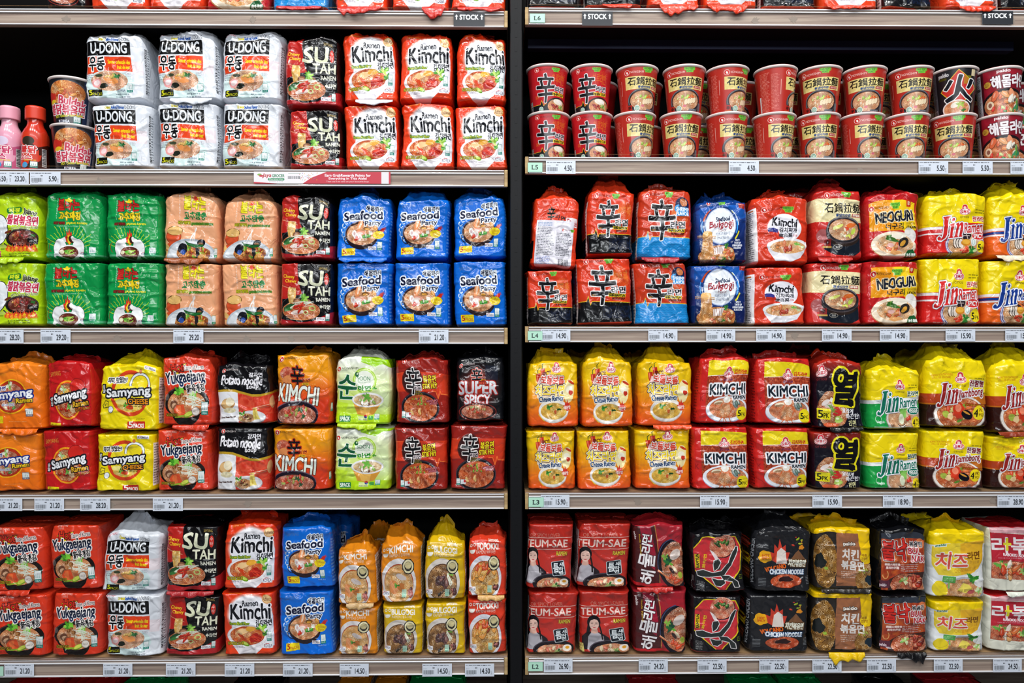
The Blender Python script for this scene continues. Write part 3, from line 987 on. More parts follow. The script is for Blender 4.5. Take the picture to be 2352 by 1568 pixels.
def a_stirfry():
    A = art('stirfry', 582, 782, 1122, 1332, '98221a')
    A.poly([(400, 865), (660, 880), (1260, 880), (1260, 1100), (1060, 1060), (1030, 1095), (1010, 1040), (400, 1050)], 'd23c20')
    A.line([(960, 1040), (1005, 1040), (1030, 1100), (1050, 1030), (1062, 1060), (1150, 1065)], 7, 'f07838')
    A.line([(560, 880), (660, 880), (700, 940)], 5, 'e86030')
    A.nong(672, 782, 24, '40120e', 5.4)
    A.ell(750, 955, 116, 118, '5c1c14')
    A.ell(750, 955, 106, 108, '341212')
    A.ell(830, 1180, 212, 138, '15121a')
    A.ring(830, 1180, 208, 134, 5, '4c4450', 0, 360)
    A.noodles(832, 1180, 185, 112, '8c2410', 'f08848', 1, per=13)
    A.bits(820, 1130, 90, 44, ['7cac30', '5c2c30', 'a83c20'], 15, 8)
    A.bits(800, 1220, 80, 20, ['e8b870'], 4, 13)
    shin_char(A, 680, 846, 840, 1066, [(8, 'ece6e4')], 7)
    A.t('볶음면', 870, 905, 1008, 972, 'f0e020', o=[(5, '5c1810')], b=4, rot=3)
    A.t('STIR FRY', 862, 974, 1020, 1014, 'f0e020', o=[(5, '5c1810')], b=4, rot=3)
    A.t('라면', 770, 1002, 848, 1032, '14101c', o=[(4, 'e8d8d8')], b=2)
    A.t('SHIN', 785, 1036, 838, 1052, 'a89018', b=1.5)
    A.t('RAMYUN', 770, 1054, 858, 1070, 'a89018', b=1.5)
    A.t('HARVEST SPICY', 900, 1110, 1028, 1128, 'f0a0b0', o=[(3, '6c1418')], b=1.5, rot=4)
    A.t('NOODLES', 935, 1130, 1018, 1148, 'f0a0b0', o=[(3, '6c1418')], b=1.5, rot=4)
    A.halal(624, 1212, 664, 1270)
    A.rect(670, 1222, 726, 1262, 'd8dce0')
    A.ell(714, 1236, 12, 12, 'c02c34')


def a_superspicy():
    A = art('superspicy', 1180, 105, 1652, 702, '0f1014')
    A.glow(1400, 370, 250, 240, 'a82418', .8, .9)
    A.glow(1400, 330, 150, 150, 'e05028', .6, .9)
    A.rect(1470, 160, 1600, 290, '1a2438', al=.7)
    A.nong(1212, 148, 24, 'd8c8c8', 4.8)
    shin_char(A, 1326, 188, 1436, 330, [(8, 'e8482c'), (4, 'e8d8d8')], 5)
    A.t('라면', 1418, 262, 1478, 284, 'c8a8a8', b=1)
    A.rect(1425, 288, 1476, 302, 'c8a020')
    A.t('SUPER', 1190, 306, 1596, 424, ('f0f0f2', 'b8b8c0'), o=[(8, 'b02018')], b=10, rot=1)
    A.t('RED', 1404, 308, 1478, 332, 'e04828', o=[(5, '4c1010')], b=3)
    A.t('SPICY', 1258, 428, 1526, 516, ('f0f0f2', 'c0c0c8'), o=[(7, 'b02018')], b=8, rot=1)
    A.ell(1400, 590, 205, 90, '200e10')
    A.ring(1400, 585, 200, 84, 7, '8c3028', 0, 360)
    A.noodles(1395, 582, 168, 66, '6c1c10', 'e89870', 1, per=13)
    A.bits(1390, 560, 110, 30, ['e0a060', 'a8b060', 'c83c24', 'f0d8b0'], 16, 10)
    A.tiny(1215, 655, 1270, 672, 'c84020', 2)


def a_bodle():
    A = art('bodle', 1095, 168, 1632, 765, 'f0c410')
    A.vgrad(120, 300, 'e4b80c', 'f2c814')
    A.vgrad(300, 760, 'f2c814', 'e44a1e')
    for i in range(26):
        x = 950 + i * 34
        A.line([(x + 5 * math.sin(i), 330), (x + 8, 450), (x - 6, 560), (x + 5, 780)], 9, 'd8641c', .16)
    for x, y in ((1200, 305), (1248, 262)):
        A.poly([(x - 30, y - 40), (x + 20, y - 45), (x + 28, y + 40), (x + 45, y + 110), (x + 5, y + 70), (x - 22, y + 20)], 'c02c1c')
        A.poly([(x - 22, y - 35), (x - 8, y - 36), (x, y + 40), (x - 14, y + 10)], 'e87858')
        A.line([(x - 8, y - 42), (x - 12, y - 75), (x + 12, y - 95)], 7, '2c5018')
    A.ottogi(1402, 220, 48)
    A.t('SPICY!', 1244, 248, 1338, 286, '5c1810', b=3, rot=8)
    A.poly([(1210, 300), (1480, 280), (1505, 370), (1495, 480), (1190, 490), (1180, 380)], 'f2eef0', .75)
    A.t('보들보들', 1228, 290, 1488, 366, 'd0402c', o=[(9, '5c2018'), (6, 'f2e8e4')], b=5, rot=-5, br=3)
    A.t('치즈라면', 1172, 372, 1492, 470, ('f4e040', 'f0c010'), o=[(12, '4c2c10'), (5, 'f4f0e0')], b=7, rot=-1, br=4)
    A.ell(1545, 430, 58, 110, 'f4e8b0', -8, al=.95, wob=.05)
    A.ell(1548, 415, 38, 34, 'f6f0d8')
    A.ell(1570, 350, 40, 12, 'c83c20', -25)
    A.ell(1565, 445, 24, 22, 'c83424', wob=.15)
    A.ell(1370, 610, 168, 112, 'c8c0bc')
    A.ell(1370, 604, 165, 108, 'f0ece8')
    A.noodles(1372, 612, 146, 78, 'b8781c', 'f6dc70', 1, per=13)
    A.poly([(1205, 480), (1480, 470), (1480, 530), (1215, 545)], 'ecdcc0', .5)
    A.t('Cheese Ramen', 1212, 472, 1476, 520, '24406c', o=[(5, 'f0f0ec')], b=2.5, rot=3, br=3)
    A.leaf(1324, 572, 32, ('2c7c28', '4ca83c', '2c7c28'))
    A.leaf(1430, 596, 26, ('14401c', '1c5028'))
    A.ell(1390, 620, 14, 20, 'd06030', wob=.3)
    flame(A, 1524, 510, 88, 105, 'd03428', 'd03428')
    A.t('매운맛', 1488, 565, 1560, 598, 'f6e4dc', b=2, rot=3)
    for i in range(3):
        A.line([(1200 + i * 12, 640 + i * 14), (1250 + i * 8, 695 + i * 4)], 5, 'f0d020')


def a_kimchi2():
    A = art('kimchi2', 600, 145, 1150, 748, 'cc2622')
    A.tex([(675, 290), (1160, 290), (1160, 640), (675, 620)], ['6c1c14', 'b84828', '8c2c1c', 'd87048'], 14, 3)
    A.poly([(675, 160), (1170, 170), (1170, 285), (900, 285), (675, 305)], 'ead21a')
    A.line([(675, 300), (1170, 290)], 5, 'f0ece0')
    A.ottogi(914, 272, 50, nc='30308c')
    A.t('김치라면', 978, 250, 1120, 288, 'c82820', b=3, br=2)
    A.ell(920, 612, 242, 118, 'a8acc8')
    A.ell(920, 604, 240, 116, 'ecf0f8')
    A.ell(922, 596, 205, 94, 'a83c20')
    A.noodles(922, 598, 202, 92, 'b84c28', 'f0bc90', 1, per=15)
    A.strands(900, 540, 900, 670, 10, 'd86838', 8, 70, 2)
    A.noodles(900, 620, 60, 60, 'c06030', 'f4d0a0', 4, per=18)
    A.ell(820, 545, 50, 18, 'e8dcc0', 8)
    A.ell(820, 552, 46, 10, 'a07c5c', 8)
    A.bits(1035, 560, 50, 24, ['8ca0a0', '60786c', 'c8d0c8'], 7, 15)
    A.ell(912, 518, 40, 32, 'f2ece0')
    A.ell(904, 510, 18, 12, 'ffffff')
    A.t('KIMCHI', 716, 376, 1122, 470, '15202c', o=[(15, 'f2f2f6')], b=7, rot=1)
    A.t('RAMEN', 980, 486, 1126, 518, '15202c', o=[(8, 'f2f2f6')], b=3, rot=1)
    A.ell(1092, 646, 64, 62, 'ecd81c')
    A.t('5', 1046, 620, 1082, 672, '20240c', b=3)
    A.t('PK', 1086, 640, 1138, 674, '20240c', b=1.5)
    A.t('K', 615, 480, 650, 530, 'a41c1c', b=4)
    A.tiny(480, 200, 580, 700, '30141c', 18, al=.6)


def a_yeol():
    A = art('yeol', 1157, 205, 1648, 800, '12101c')
    A.vgrad(150, 380, 'd4301f', '12101c')
    A.ottogi(1220, 280, 54, nc='a02c30')
    A.ell(1330, 630, 172, 172, '1a1620')
    A.noodles(1330, 625, 165, 165, '742410', 'f2bc84', 1, per=19, wob=.05)
    A.ell(1255, 560, 48, 20, 'e8dcd8', 30)
    A.rect(1300, 520, 1355, 560, 'e8e4dc', -30)
    A.ell(1290, 585, 50, 18, 'd8c8c0', 10)
    A.ell(1372, 640, 46, 40, 'c4302c', wob=.25)
    A.strands(1290, 590, 1350, 640, 8, '5ca040', 5, 24, 3)
    A.ell(1385, 710, 44, 30, 'a8c860', wob=.2)
    A.ell(1375, 700, 20, 10, 'e8f0c8')
    A.ell(1300, 760, 80, 22, 'd86038', wob=.1)
    A.t('열', 1335, 268, 1592, 560, '0c0c10', o=[(27, 'e8dc1c'), (7, '0c0c10')], b=11, sh=.1, rot=-6, br=11)
    A.poly([(1500, 520), (1560, 530), (1545, 600), (1505, 585)], '0c0c10')
    A.t('열라게', 1430, 608, 1555, 652, 'e8e8ec', b=2.5, rot=-6, br=2)
    A.t('화끈한!', 1465, 655, 1625, 700, 'e8e8ec', b=2.5, rot=2, br=2)
    A.t('라면', 1500, 712, 1580, 775, 'e0dca0', b=3, rot=5, br=2)
    A.rect(1160, 614, 1300, 710, 'e8dc1c', -3, r=8)
    A.t('5', 1174, 628, 1222, 696, '20240c', b=4)
    A.t('PK', 1228, 655, 1284, 698, '20240c', b=2)


def jin(name, x0, y0, x1, y1, kind):
    """kind: red, blue, veggie, jjam - drawn in a 100 x 100 box scaled to the reference box"""
    A = art(name, 0, 0, 100, 100, 'f2d80e')
    c = {'red': 'd02420', 'blue': 'e8641c', 'veggie': '1ca048', 'jjam': '32140f'}[kind]
    jc = {'red': 'd02a2a', 'blue': '173a90', 'veggie': '12705a', 'jjam': '98221f'}[kind]
    A.poly([(-30, 52), (30, 50), (60, 45), (130, 45), (130, 130), (-30, 130)], c)
    if kind in ('red', 'blue'):
        A.poly([(-30, 51), (40, 51), (40, 55.5), (-30, 55.5)], 'f0eef0')
        A.poly([(-30, 56.5), (40, 57), (40, 61), (-30, 60.5)], jc)
        A.poly([(-30, 61), (40, 61.5), (40, 64), (-30, 63.5)], 'f0eef0')
    elif kind == 'veggie':
        A.poly([(-30, 50), (60, 46), (130, 40), (130, 46), (60, 53), (-30, 56)], 'eef2f0')
    else:
        A.poly([(-30, 46), (130, 46), (130, 62), (-30, 62)], 'c06a1c')
        A.poly([(-30, 46), (25, 46), (30, 60), (-30, 60)], 'b0401c')
    bx, by, brx, bry = {'red': (63, 80, 36, 26), 'blue': (63, 80, 38, 27), 'veggie': (68, 80, 37, 27), 'jjam': (55, 76, 44, 28)}[kind]
    rim = {'red': 'd8d8e4', 'blue': 'd0d0e4', 'veggie': 'c8c0b8', 'jjam': 'ece4dc'}[kind]
    A.ell(bx, by + 1, brx, bry, '6868a0' if kind in ('red', 'blue') else '8c7c74')
    A.ell(bx, by + .5, brx * .97, bry * .97, rim)
    if kind in ('red', 'blue'):
        A.ring(bx, by + .5, brx * .93, bry * .92, 1.2, '38387c')
    A.ell(bx + .5, by, brx * .88, bry * .86, 'b06030')
    dk, lt = {'jjam': ('9c2c14', 'f0a868'), 'veggie': ('a86c48', 'f0d4ac')}.get(kind, ('b07040', 'f0d0a4'))
    A.noodles(bx + .5, by, brx * .86, bry * .84, dk, lt, 2, per=2.7)
    if kind in ('red', 'blue'):
        A.leaf(48, 66, 6, ('3c6c28',))
        A.ell(64, 66, 9, 6.5, '2c2028', wob=.08)
        A.line([(58, 66), (70, 66)], 1.2, 'd8c8c0')
        A.line([(62, 61), (66, 71)], 1.2, 'd8c8c0')
        for x in (45, 50, 54):
            A.ell(x, 78, 4, 8, 'e8dcd0', 15)
            A.ring(x - .5, 78, 4.4, 8.4, 1.2, '2c2420', 60, 280)
        A.ell(63, 77, 8.5, 5.5, 'd88820')
        A.ell(63, 76, 7, 4, 'f0b444')
        A.ell(77, 76, 5, 7, 'e8f0ec')
        A.ring(77, 76, 3, 4.5, 1, 'a8c0bc')
        A.bits(59, 89, 7, 4, ['d83c20', 'e85030'], 7, 2.2)
        A.leaf(75, 90, 9, ('2c7c30', '68b048', 'c8e0a0'))
        if kind == 'blue':
            A.strands(55, 62, 72, 68, 6, 'e07030', 1.6, 4, 2)
    elif kind == 'veggie':
        A.ell(66, 70, 6, 10, '8cc860', 10, wob=.12)
        A.ell(63, 80, 5, 9, 'e4eccc', 10)
        A.leaf(66, 62, 9, ('68b048', '8cd060'))
        A.bits(76, 78, 4, 4, ['d02c24', 'e04030'], 3, 2.8)
        for i in range(3):
            A.ring(62 + i * 2, 88 + i * 2.4, 8, 4, 1.6, '3c2c24', 180, 350)
            A.ring(62 + i * 2, 89.6 + i * 2.4, 8, 3.6, 1.6, 'ece4d8', 180, 350)
    else:
        A.bits(50, 70, 25, 13, ['f0a848', 'e87840', 'd8c870', 'e05030'], 16, 3)
        A.ell(52, 70, 9, 12, 'd83c20', 15, wob=.12)
        A.ell(51, 67, 5, 6, 'f08868', 15)
        A.ell(66, 77, 10, 6.5, '0e0e1a', -25)
        A.ell(65, 74, 7, 1.5, 'd89838', -25)
        A.ell(31, 76, 6, 5, 'a8b848', wob=.1)
        A.ell(39, 79, 5, 5, 'f0d098', wob=.2)
        A.leaf(62, 62, 5, ('7cac40',))
        A.ell(55, 86, 5, 2, '5c8c30', 20)
    A.ottogi(60 if kind != 'jjam' else 55, 24 if kind != 'jjam' else 23, 8.6)
    A.tiny(78, 22, 99, 30, '4c4810', 2)
    if kind == 'jjam':
        A.t('KOREAN STYLE INSTANT NOODLES', 6, 17, 42, 20, 'c06018', b=.1)
        A.t('LES NOUILLES INSTANTANEES', 8, 21, 38, 24, 'c06018', b=.1)
        A.t('진짬뽕', 70, 27, 96, 36, '7c1c28', o=[(1, 'ece4dc')], b=.5, rot=-4, br=.4)
    else:
        A.t('진라면', 75, 34, 98, 42, {'red': 'c82c28', 'blue': '24409c', 'veggie': '16503c'}[kind], o=[(.8, 'eeeae0')], b=.7, br=.4)
    serif_jin(A, 12, 33, 58, 74, jc, 'f0f0f4') if kind != 'jjam' else serif_jin(A, 14, 30, 50, 66, jc, 'f0f0f4')
    if kind == 'jjam':
        A.t('Jjambbong', 50, 39, 95, 54, '98221f', o=[(1.6, 'f0f0f4')], b=.5, rot=6, sh=.1)
        A.rect(62, 61, 99, 65.5, 'a84018', -4)
        A.t('Spicy Seafood Noodle', 63, 61.6, 98, 65, 'f0b020', o=[(.4, '5c1c10')], b=.25, rot=-3)
        A.ell(86, 74, 10, 10.5, 'f0d81c')
        A.t('4', 78, 69, 84, 80, '5c1410' if name == 'jjam' else '201c10', b=.4)
        A.t('PK', 86, 68, 93, 73, '5c1410', b=.2)
        A.t('PQ', 86, 75, 93, 80, '5c1410', b=.2)
        A.rect(54, 94, 90, 97, 'e0c0c8', 2)
    else:
        A.t('Ramen', 60, 44, 95, 60, jc, o=[(1.7, 'f0f0f4')], b=.6, rot=5, sh=.1)
        if kind == 'blue':
            A.ell(96, 63, 12, 6.5, '173a90')
            A.t('MILD', 89, 60.5, 103, 66, 'f0f0f0', b=.5)
        else:
            A.ell(87, 66, 13.5, 7.2, 'f0eeee')
            A.ell(87, 66, 12.5, 6.3, jc)
            A.t('SPICY' if kind == 'red' else 'VEGGIE', 77.5, 62.5, 96.5, 69.5, 'f2f0f0', b=.7)
        A.ell(92, 84 if kind != 'veggie' else 86, 9, 10, 'f0d81c')
        if kind == 'veggie':
            A.t('4', 85, 81, 90, 92, '201c10', b=.4)
            A.t('PK', 92, 80, 99, 85, '201c10', b=.2)
            A.t('PQ', 92, 87, 99, 92, '201c10', b=.2)
            A.ring(16, 80, 6, 6, .7, 'd8f0e0')
            A.t('Vegan', 12, 82, 27, 88, 'd8f0e0', b=.3)
            A.rect(8, 92.5, 84, 96, 'c8d4d0', -1, al=.7)
        else:
            A.t('5', 85, 80, 90, 90, '201c10', b=.4)
            A.t('PK', 91.5, 84, 99, 90, '201c10', b=.25)
            A.tiny(15, 94, 42, 98, 'f4e8e8', 1)


def a_shin(name, x0, y0, x1, y1, low, bg):
    A = art(name, 535, 772, 1035, 1320, bg)
    A.noodles(930, 935, 95, 100, bg, 'e8842c', 3, per=26)
    A.put(A.mask(A.epts(930, 935, 100, 105)), bg, .45)
    A.t('후루룩', 850, 885, 1010, 960, 'ee9440', b=2, al=.6)
    A.poly([(380, 1130), (585, 1118), (600, 1120), (618, 1078), (638, 1148), (652, 1120), (1035, 1134), (1180, 1138), (1180, 1400), (380, 1400)], low)
    A.line([(380, 1130), (582, 1120), (600, 1118), (616, 1076), (638, 1150), (652, 1120), (1180, 1138)], 5, 'f0c428')
    if name == 'shin':
        A.rect(380, 1292, 1200, 1400, 'd83a1c')
        A.tex([(760, 1160), (1030, 1160), (1030, 1260), (760, 1260)], ['0a0a0e', '14203c', '0a0a0e'], 14, 4)
    else:
        for i in range(7):
            A.line([(430 + k * 18, 1165 + i * 20 + (4 if k % 2 else -4)) for k in range(42)], 4, '1070b8')
        A.rect(380, 1300, 1200, 1400, 'b02c20')
    A.nong(605, 792, 24, '301410', 5.6)
    A.heart(828, 792, 84)
    shin_char(A, 634, 832, 878, 1148, [(8, 'eceaec')], 11)
    A.t('라면', 842, 1004, 980, 1058, '14121a', o=[(6, 'ecE8ea')], b=4, br=2)
    A.rect(812, 1062, 982, 1088, 'ecd428', -2)
    A.t('SHIN RAMYUN', 820, 1066, 976, 1084, '1c1810', b=2.5, rot=-2)
    A.t('NOODLE SOUP', 850, 1092, 976, 1110, '30140c', b=1.5, rot=-2)
    A.t('SPICY', 650, 1062, 692, 1078, 'f0a028', b=1.2)
    if name == 'shrimp':
        A.ell(958, 870, 68, 62, '12204c')
        A.ell(972, 850, 38, 30, 'c87848', -30, wob=.1)
        A.ring(930, 900, 50, 34, 16, '3c9ce0', 90, 330)
        A.rect(895, 890, 1025, 960, '1c8cd8', r=12)
        A.t('SHRIMP', 898, 892, 1022, 922, 'eef2f8', b=4, rot=-3)
        A.t('FLAVOR', 898, 926, 1022, 956, 'eef2f8', b=4, rot=-3)
    A.rect(420, 800, 500, 1300, 'e8e0e0')
    A.tiny(426, 820, 494, 1280, '604c50', 16)


def a_shinback():
    A = art('shinback', 60, 150, 600, 835, 'dc3c1c')
    A.rect(-80, 560, 66, 740, '0c0c10')
    shin_char(A, 218, 222, 312, 358, [(3, 'e08060')], 5)
    A.t('라면', 320, 300, 440, 345, '18100f', b=4, rot=-12, br=2)
    A.rect(455, 318, 615, 408, 'ece4e8', 0, r=12)
    A.t('5', 466, 330, 496, 394, 'b01c24', b=3)
    A.t('Packs', 500, 345, 604, 396, 'b01c24', b=2)
    A.rect(90, 350, 560, 815, 'e0dde8', 0, r=14)
    A.nong(430, 440, 14, '5c1c20', 5)
    A.heart(545, 445, 50)
    A.tiny(110, 370, 330, 410, '2c5c9c', 3)
    A.tiny(110, 415, 330, 700, '20242c', 18)
    A.tiny(350, 470, 545, 700, '20242c', 15)
    A.tiny(110, 705, 330, 790, '3c50a0', 6)
    A.bars(390, 730, 520, 800, n=28)


def a_bulgogi():
    A = art('bulgogi', 25, 850, 548, 1326, '14408c')
    A.vgrad(860, 1250, '1a60c0', '101c4c')
    A.poly([(400, 1000), (700, 900), (700, 1400), (380, 1400)], '10205c', .6)
    A.nong(140, 822, 26, 'e8e8f0', 5)
    A.heart(290, 825, 100)
    for r, c, a0, a1, w in ((190, 'ece028', 40, 100, 16), (200, 'c8481c', 120, 165, 18), (190, '3c9cf0', 335, 380, 16), (215, 'ece028', 320, 345, 14), (200, 'e0ecf8', 0, 50, 8), (185, 'd8e0f0', 180, 215, 16), (205, '50a8f0', 165, 200, 8)):
        A.ring(272, 1020, r, r * .8, w, c, a0, a1)
    A.ring(272, 1020, 176, 158, 12, '1c3c80')
    A.ell(272, 1020, 166, 146, 'b8c8e8')
    A.ell(272, 1020, 158, 138, 'eaf0f8')
    A.t('Seafood', 222, 950, 372, 984, '14284c', b=2.5, sh=.15, rot=3, br=3)
    A.t('Bulgogi', 150, 980, 412, 1052, '9c2430', b=4, sh=.12, rot=3, br=5)
    A.t('Flavor', 248, 1040, 336, 1068, '6c2c34', b=1, rot=2)
    A.t('해물불고기 볶음누들', 216, 1072, 372, 1096, '38486c', b=.6, rot=3)
    A.t('Fried Noodle', 238, 1102, 362, 1126, '38486c', b=1.2, rot=3)
    A.ell(240, 1300, 215, 110, '18202c')
    A.noodles(250, 1265, 200, 90, '8c3c14', 'f0bc74', 1, per=15, wob=.08)
    A.noodles(135, 1200, 62, 120, 'a0501c', 'f4c880', 5, per=14, pts=[(80, 1075), (180, 1070), (190, 1160), (200, 1310), (60, 1310), (80, 1160)])
    A.ell(130, 1090, 52, 30, 'eeb868', wob=.1)
    A.line([(20, 1095), (215, 1105)], 7, 'd8a870')
    A.line([(20, 1108), (215, 1118)], 6, 'a06c40')
    A.poly([(205, 1195), (330, 1180), (340, 1240), (210, 1250)], 'e8dcd8')
    for i in range(5):
        A.line([(215 + i * 25, 1190), (225 + i * 24, 1246)], 4, '8c4c38')
    A.leaf(340, 1185, 34, ('2c6c2c', '5ca040'))
    A.leaf(320, 1270, 36, ('2c6c2c', 'a0c868'))
    A.bits(360, 1240, 60, 40, ['e8a050', 'f0d0a0', 'c05c30', 'e87850'], 14, 14)
    A.bits(240, 1285, 70, 16, ['f0c8a8', 'd86c48'], 6, 14)
    for i, (tx, w) in enumerate((('SPICY', 26), ('TASTE OF', 38), ('KOREAN SEAFOOD', 56), ('BULGOGI', 40))):
        A.t(tx, 462 - w, 1130 + i * 20, 462 + w, 1144 + i * 20, 'e8ecf4', b=2)
    A.rect(478, 835, 540, 880, 'a82c24')


def a_kimchi3():
    A = art('kimchi3', 640, 205, 1130, 838, 'd63a20')
    A.rect(480, 265, 668, 840, 'ece8ea')
    A.rect(560, 285, 640, 302, 'c86c28')
    A.tiny(520, 310, 645, 800, '504c54', 24)
    A.nong(735, 305, 28, '40141a', 4.9)
    A.heart(958, 312, 104)
    A.ell(915, 488, 158, 135, 'ecebf4')
    A.poly([(758, 488), (800, 482), (850, 495), (870, 550), (940, 612), (915, 624), (840, 610), (780, 570)], 'cf3420')
    A.poly([(757, 495), (772, 482), (820, 482), (856, 500), (850, 530), (800, 520), (762, 520)], '2c3080')
    A.t('Kimchi', 804, 396, 1036, 472, '13131c', b=6, rot=-5, br=4)
    A.t('김치찌개', 866, 486, 1028, 530, '1c1c28', b=3.5, rot=-3)
    A.t('辣白菜', 862, 538, 985, 574, '1c1c28', b=2.5, br=2)
    A.t('拉麵', 990, 548, 1030, 570, 'a82c28', b=1)
    A.poly([(748, 640), (760, 700), (820, 800), (960, 810), (1060, 770), (1130, 660), (1140, 620)], 'e4e4ec')
    A.ell(940, 655, 195, 68, 'd0d0dc')
    A.ell(940, 650, 192, 65, 'f0f0f4')
    A.noodles(942, 668, 168, 62, 'c07438', 'f4dcb0', 1, per=13)
    A.bits(900, 650, 60, 24, ['e08c50', 'f0b888', 'd87848'], 8, 17)
    A.bits(960, 690, 50, 22, ['c04830', 'd05c3c', 'a83c28'], 8, 15)
    A.leaf(1030, 645, 28, ('7cb850', 'b8dc90'))
    A.leaf(1070, 665, 22, ('c8dca8',))


def clay_bowl(A, cx, cy, rx, ry):
    A.ell(cx + rx * .0, cy + ry * .32, rx * 1.0, ry * 1.0, '2c201c')
    A.ell(cx, cy + ry * .1, rx * 1.02, ry * .98, '4c4448')
    A.ell(cx, cy, rx, ry, '28262c')
    A.ring(cx, cy, rx * .98, ry * .98, rx * .05, '78767c', 30, 200)
    A.ell(cx, cy + ry * .02, rx * .86, ry * .82, 'a05c34')
    A.noodles(cx, cy + ry * .04, rx * .84, ry * .8, 'a86440', 'f0cca0', 1, per=rx * .085)


def claypot_title(A, x0, y0, x1, y1, k):
    A.t('石鍋拉麵', x0, y0, x1, y1, '14110f', b=k * .009, br=k * .008)
    h = y1 - y0
    w = x1 - x0
    A.t('돌냄비라면', x0 + w * .3, y1 + h * .1, x0 + w * .68, y1 + h * .38, '20407c', b=k * .006, sh=.1)
    A.rect(x0 + w * .72, y1 + h * .06, x0 + w * .97, y1 + h * .42, 'a82c2c', r=2)
    A.t('濃厚香辣', x0 + w * .74, y1 + h * .12, x0 + w * .95, y1 + h * .36, 'f0e0d0', b=k * .004)


def a_claypot():
    A = art('claypot', 1130, 205, 1592, 790, 'c82a24')
    A.nong(1236, 238, 28, 'f0e0dc', 4.8)
    A.heart(1432, 228, 96)
    A.poly([(900, 268), (1800, 268), (1800, 460), (1592, 452), (1380, 440), (1240, 468), (900, 468)], 'ecdfae')
    A.tex([(1130, 440), (1592, 440), (1592, 470), (1130, 470)], ['e0cf98', 'ecdfae'], 20, 3)
    A.poly([(1240, 640), (1580, 600), (1600, 700), (1500, 752), (1320, 745), (1200, 700)], '141c28')
    A.ell(1190, 590, 60, 60, '8c8c94', al=.5)
    clay_bowl(A, 1400, 530, 178, 110)
    A.ell(1340, 510, 55, 14, 'd8e070', 22)
    A.ell(1310, 520, 26, 16, 'e8eca0', 22)
    A.ell(1470, 495, 50, 20, 'e07030', 10, wob=.1)
    A.ell(1425, 525, 26, 18, 'd84c30', wob=.1)
    A.leaf(1440, 580, 34, ('b8d040', 'd8e468'))
    A.ell(1495, 545, 34, 18, 'b8d050', 50)
    A.bits(1370, 560, 80, 30, ['e8c090', 'd89060', 'f0dcb8'], 12, 12)
    claypot_title(A, 1212, 306, 1582, 390, 370)
    A.rect(1205, 615, 1272, 672, '8c2020')
    A.t('辛', 1218, 622, 1260, 664, '140c0c', b=3)
    A.rect(1190, 672, 1280, 688, 'c8a050')
    A.ring(1340, 678, 42, 22, 3, 'c8c0b0')
    A.t('濃麵', 1318, 668, 1362, 690, 'e0dcd0', b=1)
    A.rect(900, 480, 1120, 740, 'a8c040', al=.0)


def a_neoguri():
    A = art('neoguri', 125, 225, 612, 768, 'c01e22')
    A.poly([(150, 272), (470, 268), (600, 290), (600, 520), (470, 520), (150, 530)], 'f0a018')
    A.poly([(360, 270), (470, 268), (600, 290), (600, 520), (470, 530), (400, 400)], 'f4cc1c')
    A.glow(250, 400, 120, 120, 'e87818', .5, .9)
    A.nong(172, 330, 26, '181010', 5.0)
    A.heart(396, 315, 100)
    A.rect(512, 268, 560, 325, 'c83420')
    A.t('辛', 522, 280, 550, 312, 'f0e0c0', b=1.5)
    A.t('NEOGURI', 208, 364, 570, 448, '141c2c', o=[(8, 'e8d8b0')], b=7, rot=4, br=4)
    A.t('너구리', 302, 462, 470, 512, '14181c', b=4, sh=.15, rot=2, br=3)
    A.t('烏龍麵', 502, 452, 592, 474, '7c5c1c', b=1)
    A.t('UDON', 498, 482, 592, 504, '181410', b=2.5)
    A.ell(375, 655, 222, 122, 'b88c5c')
    A.ell(375, 648, 218, 118, 'f0e0c8')
    A.ell(540, 560, 70, 55, 'f0ece8', -40)
    A.noodles(385, 640, 178, 88, 'c8844c', 'f6e0bc', 1, per=19)
    A.ell(420, 570, 80, 28, 'f2ead8', wob=.12)
    A.ell(350, 598, 62, 18, '3c6c28', -15, wob=.2)
    A.leaf(330, 580, 26, ('5c8c38', '2c5c20'))
    A.bits(350, 660, 70, 26, ['e0683c', 'e89888', 'f0a060'], 9, 15, el=2.6)
    A.ell(335, 648, 32, 18, 'eebcb4')
    A.ell(465, 625, 54, 40, '2a2624', 25)
    A.ell(458, 632, 36, 18, 'd89c38', 40)
    A.ell(380, 710, 60, 18, 'e8a868', wob=.2)
    A.poly([(490, 720), (510, 690), (560, 682), (600, 730), (590, 752), (480, 755)], '1c5c30')
    A.t('烏冬海鮮', 498, 715, 590, 745, 'ecf4ec', b=2)


